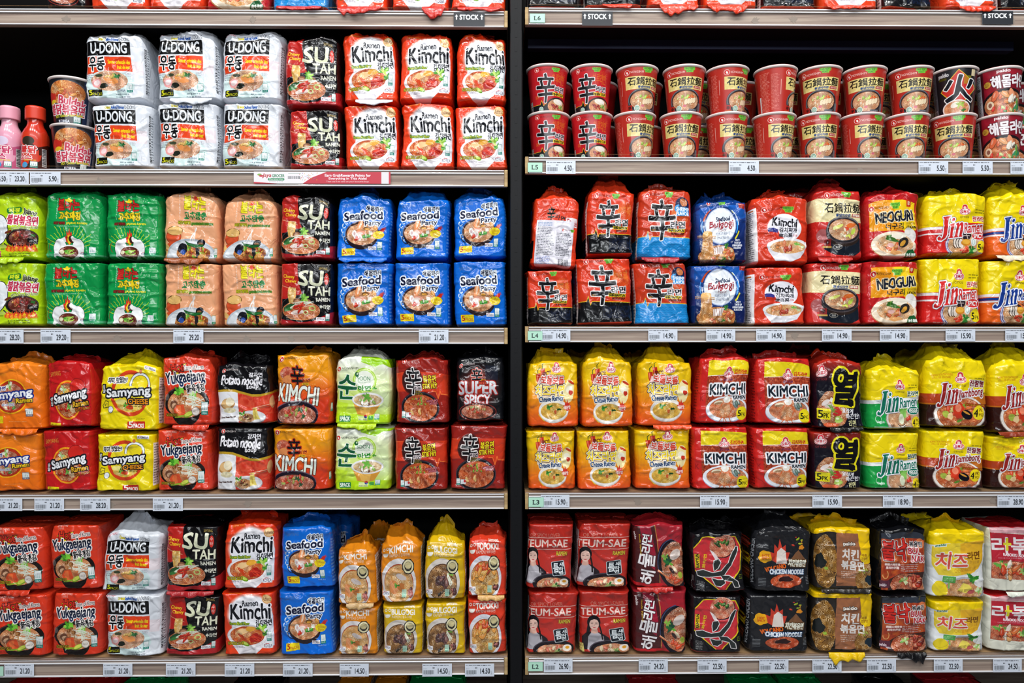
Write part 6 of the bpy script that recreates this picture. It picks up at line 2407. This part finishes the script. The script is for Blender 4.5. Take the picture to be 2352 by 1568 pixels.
def pack(artn, x0, x1, yt, peak, bay, lv, layer, zbase=None, roll=0.0, yaw=0.0, yf=.013, d=.118, crush=1.0, flap=None, flapc=None, roofmax=None, skirt=.003):
    """one multipack; x0,x1 = front edges, yt = top edge of the front, peak = top of the gathered film (pixels)"""
    _seed[0] += 17
    X0, X1 = ray(x0, yt, yf).x, ray(x1, yt, yf).x
    w = (X1 - X0) - GAP * 2
    zt = ray((x0 + x1) / 2, yt, yf).z
    zb = (SHELF[bay, lv] + .0004) if zbase is None else zbase
    h = zt - zb
    roof = max(.0045, ray((x0 + x1) / 2, peak, yf + d / 2).z - zt)
    if roofmax is not None:
        roof = min(roof, roofmax)
    cx = (X0 + X1) / 2
    if lv >= 3 and lv < 5:
        yf -= .005
    if artn in ('fire', 'volcano', 'bulnak', 'superspicy') and layer == 'up':
        crush = 1.2
    jr = random.Random(_seed[0])
    if layer != 'one':
        yaw += jr.uniform(-1.1, 1.1)
        roll += jr.uniform(-.45, .45)
    fy = -(yf + .0078)
    if layer == 'up' and flap is None and _seed[0] % 3 == 1:
        flap = ((-.9, .5), (-.5, .9), (-.88, .88))[_seed[0] % 5 % 3] + (.0045 + .003 * (_seed[0] % 2),)
        fy = -.0095
    t = thing('noodle_multipack', '', 'noodle pack', (cx, yf, zb), rot=(0, math.radians(roll), math.radians(yaw)))
    zm = SHELF[bay, lv - 1] - .027 - zb if lv in (1, 2, 3, 4) else 9.0
    bag('wrapper', artn, w, h, d, roof, _seed[0], t, crush, skirt, flap, flapc, zm, fy)
    ITEMS.append(dict(ob=t, art=artn, bay=bay, lv=lv, layer=layer, x=cx))
    return h + roof


def column(bay, lv, up, lo, split, **k):
    """a pack and the one stacked on it. up/lo = (art, x0, x1[, top edge, peak][, opts])"""
    la, lx0, lx1 = lo[:3]
    lopt = lo[3] if len(lo) > 3 else {}
    lyt = split + 5 + lopt.pop('dy', 0)
    yf = lopt.pop('yf', .013)
    uopt = up[5] if len(up) > 5 else {}
    # lower pack reaches up to the split line
    hl = pack(la, lx0, lx1, lyt, lyt - 3, bay, lv, 'lo', roofmax=.0045, yf=yf, **lopt)
    zb = SHELF[bay, lv] + .0004 + hl + .0022
    pack(up[0], up[1], up[2], up[3], up[4], bay, lv, 'up', zbase=zb, yf=uopt.pop('yf', yf + .001), **uopt)


def rows(bay, lv, cols):
    for c in cols:
        column(bay, lv, *c)


C = column
# ---- left bay
rows('L', 1, [
    (('udong', 192, 338, 86, 71, {'roll': -.8}), ('udong', 207, 347), 237),
    (('udong', 356, 500, 80, 66), ('udong', 360, 501), 235),
    (('udong', 505, 648, 80, 70), ('udong', 504, 647), 235),
    (('sutah', 653, 783, 92, 66, {'flap': None}), ('sutah', 661, 786), 250),
    (('kimchi', 785, 912, 82, 70), ('kimchi', 788, 915), 239),
    (('kimchi', 915, 1041, 84, 72), ('kimchi', 918, 1042), 236),
    (('kimchi', 1046, 1165, 88, 74), ('kimchi', 1044, 1165), 240),
])
rows('L', 2, [
    (('lime', -38, 93, 452, 436), ('lime', -38, 93), 600),
    (('green', 97, 235, 449, 436), ('green', 96, 236), 600),
    (('green', 239, 370, 449, 443), ('green', 239, 370), 600),
    (('orange', 372, 503, 452, 440), ('orange', 373, 502), 602),
    (('orange', 506, 635, 462, 442), ('orange', 506, 637), 602),
    (('sutah', 638, 765, 455, 440), ('sutah', 640, 766), 601),
    (('seafood', 770, 900, 456, 442), ('seafood', 770, 900), 600),
    (('seafood', 906, 1033, 460, 432), ('seafood', 903, 1036), 600),
    (('seafood', 1038, 1165, 455, 440), ('seafood', 1040, 1165), 597),
])
rows('L', 3, [
    (('samorange', -28, 104, 838, 824), ('samorange', -36, 95), 992),
    (('samred', 106, 218, 834, 816), ('samred', 97, 216), 985),
    (('cheese', 224, 366, 842, 812, {'roll': 1}), ('cheese', 219, 357), 993),
    (('yuk', 369, 494, 822, 806), ('yuk', 360, 488), 983),
    (('potato', 496, 627, 840, 822), ('potato', 493, 620), 978),
    (('shinkim', 632, 764, 816, 800), ('shinkim', 624, 762), 980),
    (('soon', 768, 901, 826, 800), ('soon', 765, 900), 980),
    (('stirfry', 906, 1031, 828, 816), ('stirfry', 903, 1029), 978),
    (('superspicy', 1044, 1160, 822, 808), ('stirfry', 1033, 1164), 973),
])
rows('L', 4, [
    (('yuk', -18, 110, 1211, 1198), ('yuk', -18, 116), 1361),
    (('yuk', 115, 235, 1206, 1196), ('yuk', 119, 236), 1357),
    (('udong', 237, 374, 1226, 1176), ('udong', 240, 377), 1361),
    (('sutah', 378, 506, 1209, 1200), ('sutah', 380, 506), 1363),
    (('kimchi', 514, 639, 1203, 1174), ('kimchi', 511, 636), 1356),
    (('seafood', 644, 768, 1212, 1180), ('seafood', 640, 768), 1354),
    (('smallkimchi', 772, 868, 1264, 1222, {'d': .1}), ('smallkimchi', 775, 870, {'d': .1}), 1390),
    (('smallkimchi', 871, 969, 1250, 1200, {'d': .1}), ('smallbulgogi', 876, 972, {'d': .1}), 1386),
    (('smallbulgogi', 973, 1070, 1246, 1200, {'d': .1}), ('smallbulgogi', 975, 1071, {'d': .1}), 1380),
    (('smalltopokki', 1073, 1166, 1240, 1204, {'d': .1}), ('smalltopokki', 1074, 1167, {'d': .1}), 1372),
])
# ---- right bay
rows('R', 2, [
    (('shinback', 1215, 1326, 458, 440, {'roll': 4.0, 'd': .1}), ('shin', 1209, 1318), 618),
    (('shin', 1345, 1458, 444, 408), ('shin', 1323, 1454), 590),
    (('shrimp', 1463, 1592, 440, 425), ('shrimp', 1457, 1584), 600),
    (('bulgogi', 1597, 1720, 466, 446), ('bulgogi', 1588, 1717), 606),
    (('kimchi3', 1727, 1864, 456, 444), ('kimchi3', 1720, 1854), 610),
    (('claypot', 1868, 1986, 440, 424), ('claypot', 1857, 1984), 600),
    (('neoguri', 1989, 2116, 450, 436), ('neoguri', 1987, 2116), 597),
    (('jinred', 2126, 2270, 450, 440), ('jinred', 2120, 2258), 590),
    (('jinblue', 2274, 2402, 452, 430), ('jinblue', 2262, 2396), 595),
])
rows('R', 3, [
    (('bodle', 1208, 1331, 836, 808), ('bodle', 1208, 1322), 985),
    (('bodle', 1336, 1458, 832, 790), ('bodle', 1326, 1452), 985),
    (('bodle', 1463, 1594, 834, 792), ('bodle', 1456, 1586), 983),
    (('kimchi2', 1600, 1724, 824, 808), ('kimchi2', 1590, 1724), 977),
    (('kimchi2', 1732, 1867, 824, 814), ('kimchi2', 1728, 1860), 979),
    (('yeol', 1870, 1986, 834, 814), ('yeol', 1864, 1984), 988),
    (('jinveggie', 1993, 2118, 850, 820), ('jinveggie', 1990, 2115), 990),
    (('jinjam', 2123, 2270, 828, 788), ('jinjam', 2119, 2262), 986),
    (('jinjam', 2275, 2410, 838, 792), ('jinjam', 2267, 2405), 999),
])
rows('R', 4, [
    (('teum', 1208, 1316, 1204, 1190), ('teum', 1208, 1326), 1355),
    (('teum', 1322, 1447, 1202, 1190), ('teumleft', 1329, 1450), 1353),
    (('haemul', 1452, 1575, 1206, 1182), ('haemul', 1454, 1580), 1353),
    (('fire', 1587, 1712, 1224, 1198), ('fire', 1586, 1704), 1364),
    (('volcano', 1726, 1866, 1220, 1180), ('volcano', 1714, 1862), 1362),
    (('chicken', 1870, 2006, 1215, 1188), ('chicken', 1866, 2008, {'flap': (-.6, .6, .022), 'flapc': rgb('f2c60e')}), 1357),
    (('bulnak', 2012, 2128, 1216, 1190), ('bulnak', 2014, 2134, {'flap': (-.4, .75, .016), 'flapc': rgb('101114')}), 1362),
    (('cheeseram', 2133, 2264, 1222, 1182), ('cheeseram', 2137, 2262), 1376),
    (('rabokki', 2269, 2400, 1212, 1200), ('rabokki', 2266, 2398), 1364),
])
# ---- overstock on the top shelf: only the lower ends show
for a, x0, x1, fl, fc, bay in (
        ('superspicy', 100, 198, None, None, 'L'), ('kimchi', 203, 334, None, None, 'L'), ('kimchi', 338, 468, None, None, 'L'),
        ('neoguri', 472, 618, None, None, 'L'), ('shrimp', 622, 756, (-.8, .8, .006), 'b8242a', 'L'), ('kimchi', 765, 888, (-.85, .85, .012), 'c8281c', 'L'),
        ('kimchi', 897, 1030, (.1, .9, .03), 'c8281c', 'L'), ('kimchi', 1036, 1164, (-.8, .8, .007), 'c8281c', 'L'),
        ('shin', 1209, 1333, None, None, 'R'), ('shin', 1339, 1480, (-.4, .6, .008), 'd83a1c', 'R'), ('kimchi', 1486, 1610, (-.6, .9, .018), 'e03a18', 'R'),
        ('kimchi', 1614, 1742, (-.9, .6, .012), 'e03a18', 'R'), ('shin', 1747, 1880, None, None, 'R'), ('kimchi', 1886, 2020, (-.9, .7, .006), 'e03a18', 'R'),
        ('shin', 2024, 2148, None, None, 'R'), ('kimchi', 2164, 2288, (-.5, .9, .01), 'e03a18', 'R'), ('shin', 2294, 2400, None, None, 'R')):
    pack(a, x0, x1, -125, -145, bay, 0, 'one', flap=fl, flapc=rgb(fc) if fc else None, yf=.004 if fl else .008, skirt=0)
# ---- packs on the base shelf, their gathered tops just below the lowest rail
for a, x0, x1, bay in (('samred', -10, 112, 'L'), ('samred', 130, 250, 'L'), ('green', 262, 392, 'L'), ('sutah', 520, 640, 'L'), ('smallkimchi', 766, 846, 'L'), ('smallkimchi', 852, 930, 'L'), ('green', 934, 1070, 'L'),
                       ('haemul', 1450, 1570, 'R'), ('green', 1690, 1800, 'R'), ('green', 1806, 1905, 'R'), ('fire', 2000, 2100, 'R'), ('haemul', 2150, 2280, 'R')):
    pack(a, x0, x1, 1586, 1556, bay, 5, 'one', yf=.02)
# ---- second row of packs, where it shows between or above the front ones
for a, x0, x1, yt, pk, bay, lv, dx in (
        ('seafood', 706, 812, 1206, 1172, 'L', 4, 0), ('smallkimchi', 822, 905, 1240, 1196, 'L', 4, 0), ('superspicy', 560, 690, 836, 812, 'L', 3, 0),
        ('bulgogi', 1218, 1322, 470, 452, 'R', 2, 0), ('claypot', 1800, 1920, 440, 404, 'R', 2, 0), ('jinred', 2055, 2185, 470, 452, 'R', 2, 0),
        ('bodle', 1275, 1400, 850, 816, 'R', 3, 0), ('bodle', 1410, 1520, 850, 812, 'R', 3, 0), ('kimchi2', 1655, 1780, 836, 820, 'R', 3, 0), ('yeol', 1795, 1910, 826, 800, 'R', 3, 0),
        ('jinjam', 2050, 2180, 840, 812, 'R', 3, 0), ('volcano', 1655, 1770, 1215, 1190, 'R', 4, 0), ('chicken', 1800, 1925, 1210, 1182, 'R', 4, 0), ('jinjam', 2060, 2190, 1215, 1180, 'R', 4, 0)):
    yb = .145
    # stood on end on the shelf, as tall as the pair in front
    zs = SHELF[bay, lv] + .0004
    zt = ray((x0 + x1) / 2, yt, yb).z
    hh = (zt - zs) / 2
    for layer, z0, z1 in (('bk', zs, zs + hh - .007), ('bu', zs + hh, zt)):
        _seed[0] += 17
        X0, X1 = ray(x0, yt, yb).x, ray(x1, yt, yb).x
        t = thing('noodle_multipack', '', 'noodle pack', ((X0 + X1) / 2, yb, z0))
        rf = .0045 if layer == 'bk' else max(.008, ray((x0 + x1) / 2, pk, yb + .06).z - z1)
        bag('wrapper', a, X1 - X0 - .004, z1 - z0, .118, rf, _seed[0], t, zmax=SHELF[bay, lv - 1] - .027 - z0)
        ITEMS.append(dict(ob=t, art=a, bay=bay, lv=lv, layer=layer, x=(X0 + X1) / 2))


# ------------------------------------------------------------------ cups
M_rim = mat('white_card_rim', lin('e6dcd8'), .4)
M_lid = mat('printed_foil_lid', lin('a8202a'), .3, coat=.3)
M_lidk = mat('black_foil_lid', lin('1c1c22'), .3, coat=.3)


def lathe(prof, n=48):
    V, F = [], []
    for r, z in prof:
        for k in range(n):
            a = 2 * PI * k / n
            V.append((r * math.sin(a), -r * math.cos(a), z))
    return V, grid(None, len(prof), n, True)


_cupmesh = {}


def cup_parts(artn, t, r1, r0, h):
    key = (artn, round(r1, 3))
    if key not in _cupmesh:
        m, (mx, mt), top = printmat(artn, rough=.3, coat=.25, film=False)
        n = 64
        V, UV = [], []
        zs = [0, .003] + [h * q / 10 for q in range(1, 10)] + [h - .004]
        for z in zs:
            r = r0 + (r1 - r0) * z / h
            for k in range(n + 1):
                a = -PI + 2 * PI * k / n
                V.append((r * math.sin(a), -r * math.cos(a), z))
                UV.append((.5 + a / 2.45 / (1 + 2 * mx), z / (h - .004) / (1 + mt)))
        b = mesh_obj('cup_wall', V, grid(None, len(zs), n + 1, False), m, t, np.array(UV))
        rp = [(r1 - .0035, h - .006), (r1 - .0002, h - .006), (r1 + .0012, h - .005), (r1 + .0022, h - .003), (r1 + .0022, h - .0012), (r1 + .001, h), (r1 - .0015, h), (r1 - .003, h - .0015), (r1 - .0035, h - .006)]
        rv, rf = lathe(rp)
        r_ = mesh_obj('rim', rv, rf, M_rim, t)
        lv, lf = lathe([(.0005, h - .0008), (r1 * .5, h - .001), (r1 - .0012, h + .0002), (r1 + .0004, h + .0006), (r1 + .0006, h + .0002), (r1 - .0012, h - .0003)])
        l_ = mesh_obj('lid', lv, lf, M_lidk if artn in ('firecup', 'hotcup') else M_lid, t)
        _cupmesh[key] = (b.data, r_.data, l_.data)
    else:
        for nm, me in zip(('cup_wall', 'rim', 'lid'), _cupmesh[key]):
            o = bpy.data.objects.new(nm, me)
            COL.objects.link(o)
            o.parent = t


def cup(artn, px0, px1, bay, lv, layer, yaw, zb, yc, h=.1085, roll=0):
    r1 = .0485
    c = ray((px0 + px1) / 2, 784, yc - .045).x
    yaw -= math.degrees(math.atan2(c, 1.7)) * .85
    t = thing('noodle_cup', '', 'noodle cup', (c, yc, zb), rot=(0, math.radians(roll), math.radians(yaw)))
    cup_parts(artn, t, r1, .0375, h)
    ITEMS.append(dict(ob=t, art=artn, bay=bay, lv=lv, layer=layer, x=c))
    return h


zs = SHELF['R', 1] + .0003
UPC = [('shincup', 1211, 1309, 16), ('shincup', 1313, 1414, 6), ('claycup', 1421, 1522, 20), ('claycup', 1531, 1634, 2), ('claycup', 1637, 1731, 48), ('claycup', 1748, 1847, 88), ('claycup', 1852, 1953, 0), ('claycup', 1956, 2058, 4), ('claycup', 2064, 2168, 14), ('firecup', 2170, 2269, 6), ('haemulcup', 2274, 2372, 22)]
LOC = [('shincup', 1213, 1312, 14), ('shincup', 1315, 1412, 8), ('claycup', 1417, 1514, 34), ('claycup', 1524, 1626, 3), ('claycup', 1633, 1733, 36), ('claycup', 1744, 1844, 40), ('claycup', 1848, 1948, 4), ('claycup', 1950, 2052, 36), ('claycup', 2056, 2158, 12), ('claycup', 2164, 2268, 0), ('haemulcup', 2272, 2378, 14)]
for a, x0, x1, yw in LOC:
    cup(a, x0, x1, 'R', 1, 'lo', yw, zs, .058)
for a, x0, x1, yw in UPC:
    cup(a, x0, x1, 'R', 1, 'up', yw, zs + .1095, .058)
rr = random.Random(4)
for k in range(11):
    for layer, z in (('bk', zs), ('bu', zs + .1095)):
        a = 'shincup' if k < 2 else ('haemulcup' if k == 10 else 'claycup')
        xx = 1262 + k * 106 + (24 if k > 2 else 10)
        cup(a, xx - 49, xx + 49, 'R', 1, layer, rr.uniform(-30, 30), z, .165)

# left: two stacked black cups and the sauce bottles
zl = SHELF['L', 1] + .0003
cup('hotcup', 93, 197, 'L', 1, 'lo', 0, zl, .062, h=.108)
cup('hotcup', 91, 190, 'L', 1, 'up', -14, zl + .109, .062, h=.108)
M_cap = {'redsauce': mat('red_cap', lin('d83a20'), .35, coat=.2), 'pinksauce': mat('pink_cap', lin('e8a0b4'), .35, coat=.2)}
M_bot = {'redsauce': mat('red_sauce_plastic', lin('c82c18'), .2, coat=.5), 'pinksauce': mat('pink_sauce_plastic', lin('e0a0b4'), .2, coat=.5)}


def bottle(artn, cx, yc, label, group=True):
    x = ray(cx, 300, yc - .03).x
    t = thing('sauce_bottle', label, 'bottle', (x, yc, zl), 'plastic sauce bottles beside the black cups' if group else None)
    R = .029
    v, f = lathe([(.002, 0), (R * .9, 0), (R, .004), (R, .0045)])
    v2, f2 = lathe([(R, .0045), (R, .008), (R * .985, .03), (R * .97, .06), (R * .98, .078), (R * .94, .088), (R * .78, .1), (R * .62, .108), (R * .56, .114), (R * .56, .125)])
    k = len(v)
    mesh_obj('bottle_body', v + v2, f + [tuple(i + k for i in q) for q in f2], M_bot[artn], t)
    m, (mx, mt), _ = printmat(artn, .3, .3, False)
    V, UV, n = [], [], 40
    for q in range(9):
        z = .006 + .084 * q / 8
        r = R * (1 - .03 * math.sin(PI * q / 8)) + .0004
        if q == 8:
            r = R * .935
        for j in range(n + 1):
            a = -2.6 + 5.2 * j / n
            V.append((r * math.sin(a), -r * math.cos(a), z))
            UV.append((.5 + a / 1.9 / (1 + 2 * mx), q / 8))
    mesh_obj('shrink_label', V, grid(None, 9, n + 1, False), m, t, np.array(UV))
    rib = []
    for q in range(14):
        rib.append((R * (.72 if q % 2 else .735), .124 + .026 * q / 13))
    v, f = lathe([(R * .5, .1235), (R * .7, .1235)] + rib + [(R * .7, .153), (R * .6, .1545), (.001, .155)])
    mesh_obj('cap', v, f, M_cap[artn], t)


bottle('redsauce', 62, .05, 'red sauce bottle with red cap, left of the two black cups')
bottle('pinksauce', 2, .05, 'pink sauce bottle with pink cap, at the left edge of the upper left shelf')

post_label()

# ------------------------------------------------------------------ price tags, level markers, signs
M_back = mat('label_paper', lin('d8dee8'), .5)


def card(name, artn, x0, x1, y0, y1, bay, lv, label, cat, group=None, y=-.0046, th=.0004, tilt=0, parent=None):
    a, b = ray(x0, y0, y), ray(x1, y1, y)
    w, h = b.x - a.x, a.z - b.z
    m, (mx, mt), _ = printmat(artn, .45, .1, False)
    V, F = [], []
    V = [(-w / 2, 0, -h / 2), (w / 2, 0, -h / 2), (w / 2, 0, h / 2), (-w / 2, 0, h / 2), (-w / 2, th, -h / 2), (w / 2, th, -h / 2), (w / 2, th, h / 2), (-w / 2, th, h / 2)]
    F = [(0, 1, 2, 3), (5, 4, 7, 6), (1, 5, 6, 2), (0, 3, 7, 4), (3, 2, 6, 7), (0, 4, 5, 1)]
    uv = [(0, 0), (1, 0), (1, 1), (0, 1)] * 2
    o = mesh_obj(name, V, F, [m, M_back], None, np.array(uv), smooth=False, loc=((a.x + b.x) / 2, y, (a.z + b.z) / 2))
    for i in range(1, 6):
        o.data.polygons[i].material_index = 1
    o.rotation_euler[1] = math.radians(tilt)
    return tag(o, label, cat, group)


def price_art(txt, seed):
    k = 'price_%s_%d' % (txt.replace('.', '_'), seed)
    if k not in ARTS:
        A = art(k, 0, 0, 68, 29, 'dbe3f0', mx=0, mt=0, px=272)
        A.seed = seed
        A.tiny(2, 2.2, 64, 5.6, '3c4048', 1, al=.8, seed=seed)
        A.t('RM', 24, 8.5, 28, 10.5, '202020', b=.3)
        A.tiny(2, 10.5, 12, 12.5, '3c4048', 1, seed=seed + 1)
        A.bars(2.5, 14.5, 27, 23.5, n=30)
        A.rect(2.5, 14.5, 27, 23.5, 'dbe3f0', al=.25)
        A.tiny(4, 24.5, 22, 26.5, '3c4048', 1, seed=seed + 2)
        A.t(txt, 36 if len(txt) > 4 else 42, 10.5, 58 if len(txt) > 4 else 59, 22.5, '22262e', b=.6)
        A.tiny(60, 16, 64, 26, '60646c', 4, al=.6, seed=seed)
    return k


TAGS = [
    ('L', 1, 394, 423, [(-46, 22, '4.50'), (-2, 66, '23.20'), (69, 139, '5.90')]),
    ('L', 2, 757, 788, [(-13, 54, '28.20'), (93, 162, '29.20'), (398, 467, '29.20'), (962, 1030, '21.20')]),
    ('L', 3, 1144, 1173, [(-16, 51, '21.20'), (79, 147, '21.20'), (184, 253, '28.20'), (351, 420, '21.20')]),
    ('L', 4, 1524, 1553, [(10, 78, '21.20'), (237, 304, '21.20'), (381, 449, '21.20'), (516, 584, '21.20'), (650, 718, '21.20'), (780, 847, '14.50'), (970, 1038, '14.50'), (1068, 1135, '14.50')]),
    ('R', 1, 369, 399, [(1254, 1322, '4.50'), (1674, 1743, '4.50'), (2110, 2178, '5.50'), (2211, 2280, '5.50'), (2321, 2390, '5.50')]),
    ('R', 2, 755, 783, [(1243, 1310, '14.90'), (1489, 1556, '14.90'), (1622, 1689, '14.90'), (1737, 1805, '14.90'), (1888, 1956, '14.90'), (2021, 2089, '14.90'), (2172, 2240, '15.90'), (2309, 2377, '15.90')]),
    ('R', 3, 1136, 1165, [(1242, 1308, '15.90'), (1608, 1675, '15.90'), (1866, 1934, '15.90'), (2028, 2096, '18.90'), (2291, 2360, '28.90')]),
    ('R', 4, 1513, 1543, [(1249, 1315, '26.90'), (1467, 1534, '24.20'), (1602, 1669, '22.50'), (1744, 1811, '22.50'), (1866, 1933, '22.50'), (1991, 2058, '22.50'), (2145, 2211, '22.50'), (2281, 2347, '24.50')]),
]


def under(bay, lv, x):
    """what stands above a tag: the description of the lower pack nearest to x"""
    X = ray(x, 784).x
    c = [it for it in ITEMS if it['bay'] == bay and it['lv'] == lv and it['layer'] == 'lo']
    return min(c, key=lambda q: abs(q['x'] - X))


_cnt = {}
for bay, lv, y0, y1, lst in TAGS:
    side = 'left' if bay == 'L' else 'right'
    sl = (ray(300, y0).z - ray(300, y0 + 10).z)
    same = {}
    for k, (x0, x1, tx) in enumerate(lst):
        same.setdefault(tx, []).append(k)
    for k, (x0, x1, tx) in enumerate(lst):
        dy = (-(x0 / 1166.) * 6 + 3 if bay == 'L' and lv == 4 else 0) + (-(x0 - 1800) / 1100. * 6 if bay == 'R' and lv == 4 else 0)
        n = len(same[tx])
        q = same[tx].index(k)
        pos = '' if n == 1 else (', ' + ORD[q] + ' of ' + ('two', 'three', 'four', 'five', 'six')[n - 2] + ' from left')
        lab = 'white price tag reading %s, %s rail%s' % (tx, SHN[lv] % side, pos)
        card('price_tag', price_art(tx, (k + lv) % 3), x0, x1, y0 + dy * 0, y1 + dy * 0, bay, lv, lab, 'price tag', 'white paper price tags on the shelf rails', y=-.0046 - .0006 * (k % 2 == 0))

for nm, x0, y0, x1, y1, bay, lv in (('L6', 1217, 31, 1252, 52, 'R', 0), ('L5', 1212, 373, 1246, 395, 'R', 1), ('L4', 1212, 760, 1246, 781, 'R', 2), ('L3', 1214, 1142, 1249, 1164, 'R', 3), ('L2', 1213, 1520, 1247, 1541, 'R', 4), ('L2', -26, 1530, 8, 1552, 'L', 4)):
    k = 'level_' + nm.lower()
    if k not in ARTS:
        A = art(k, 0, 0, 70, 44, 'b8e8d0', mx=0, mt=0, px=200)
        A.rect(0, 0, 70, 44, '8cc0a8')
        A.rect(1.5, 1.5, 68.5, 42.5, 'b8e8d0')
        A.t('L', 20, 12, 33, 32, '2c3c3c', b=1.6)
        A.rect(18, 12, 28, 14, '2c3c3c')
        A.rect(18, 30, 34, 32, '2c3c3c')
        A.t(nm[1], 36, 12, 49, 32, '2c3c3c', b=1.6)
    card('level_marker', k, x0, x1, y0, y1, bay, lv, 'pale green marker card reading %s at the %s end of its rail' % (nm, 'left' if bay == 'R' else 'far left'), 'marker card', 'pale green level marker cards', y=-.0056)

A = art('stock', 0, 0, 71, 33, '24282f', mx=0, mt=0, px=284)
A.t('STOCK', 14, 6, 57, 17.5, 'e8eaec', b=1.3)
for x in (6.5, 64.5):
    A.poly([(x, 5), (x + 3.8, 10.5), (x + 1.4, 10.5), (x + 1.4, 17.5), (x - 1.4, 17.5), (x - 1.4, 10.5), (x - 3.8, 10.5)], 'e8eaec')
for (x0, x1, y0, y1, bay, lb) in ((1042, 1113, 28, 60, 'L', 'black STOCK sign with two white arrows, left of the central post'), (1337, 1407, 26, 59, 'R', 'black STOCK sign with two white arrows, right of the L6 marker'), (2256, 2327, 25, 56, 'R', 'black STOCK sign with two white arrows, near the far right end')):
    card('stock_sign', 'stock', x0, x1, y0, y1, bay, 0, lb, 'sign', 'black STOCK signs on the top rails', y=-.0050)

A = art('banner', 583, 394, 897, 422, 'c43848', mx=0, mt=0, px=1250)
A.poly([(583, 394), (750, 394), (735, 400), (715, 408), (695, 422), (583, 422)], 'ece8ec')
A.poly([(583, 422), (583, 418), (640, 422)], 'c43848')
for i in range(40):
    q = random.Random(i)
    A.ell(690 + q.uniform(-6, 40), q.uniform(396, 414), .9, .7, q.choice(['d8a030', '3c8c5c', 'c43848', '8c6cb0']), q.uniform(0, 90))
A.ell(596, 401, 5, 2.6, '8cb05c')
A.ell(600, 404, 5, 2.4, 'c8404c')
A.t('Jaya', 603, 398, 623, 409, 'b8343c', b=.5, sh=.2)
A.t('GROCER', 625, 400, 653, 407, '2c7c54', b=.3)
A.rect(615, 409, 653, 415, '3c8c64', r=2.5)
A.t('Membership', 618, 410, 650, 414, 'ecf4ec', b=.2)
A.t('powered by Grab', 618, 416, 650, 419, 'a0a0a0', b=.1)
A.bars(661, 404, 690, 411, '505058', n=26)
A.line([(662, 398), (688, 398)], .8, 'a0b0a8')
A.t('Earn GrabRewards Points for', 746, 399, 851, 405.5, 'f4e8ec', b=.5)
A.t('Everything in This Aisle!', 755, 407, 842, 413.5, 'f4e8ec', b=.5)
A.t('Then use it to save on your favourite buys.', 749, 415, 848, 419.5, 'f4e8ec', b=.2)
A.rect(876, 394, 893, 422, 'e4e0e4')
card('promotion_strip', 'banner', 583, 897, 394, 422, 'L', 1, 'red and white promotion strip on the upper left rail', 'sign', y=-.0046)
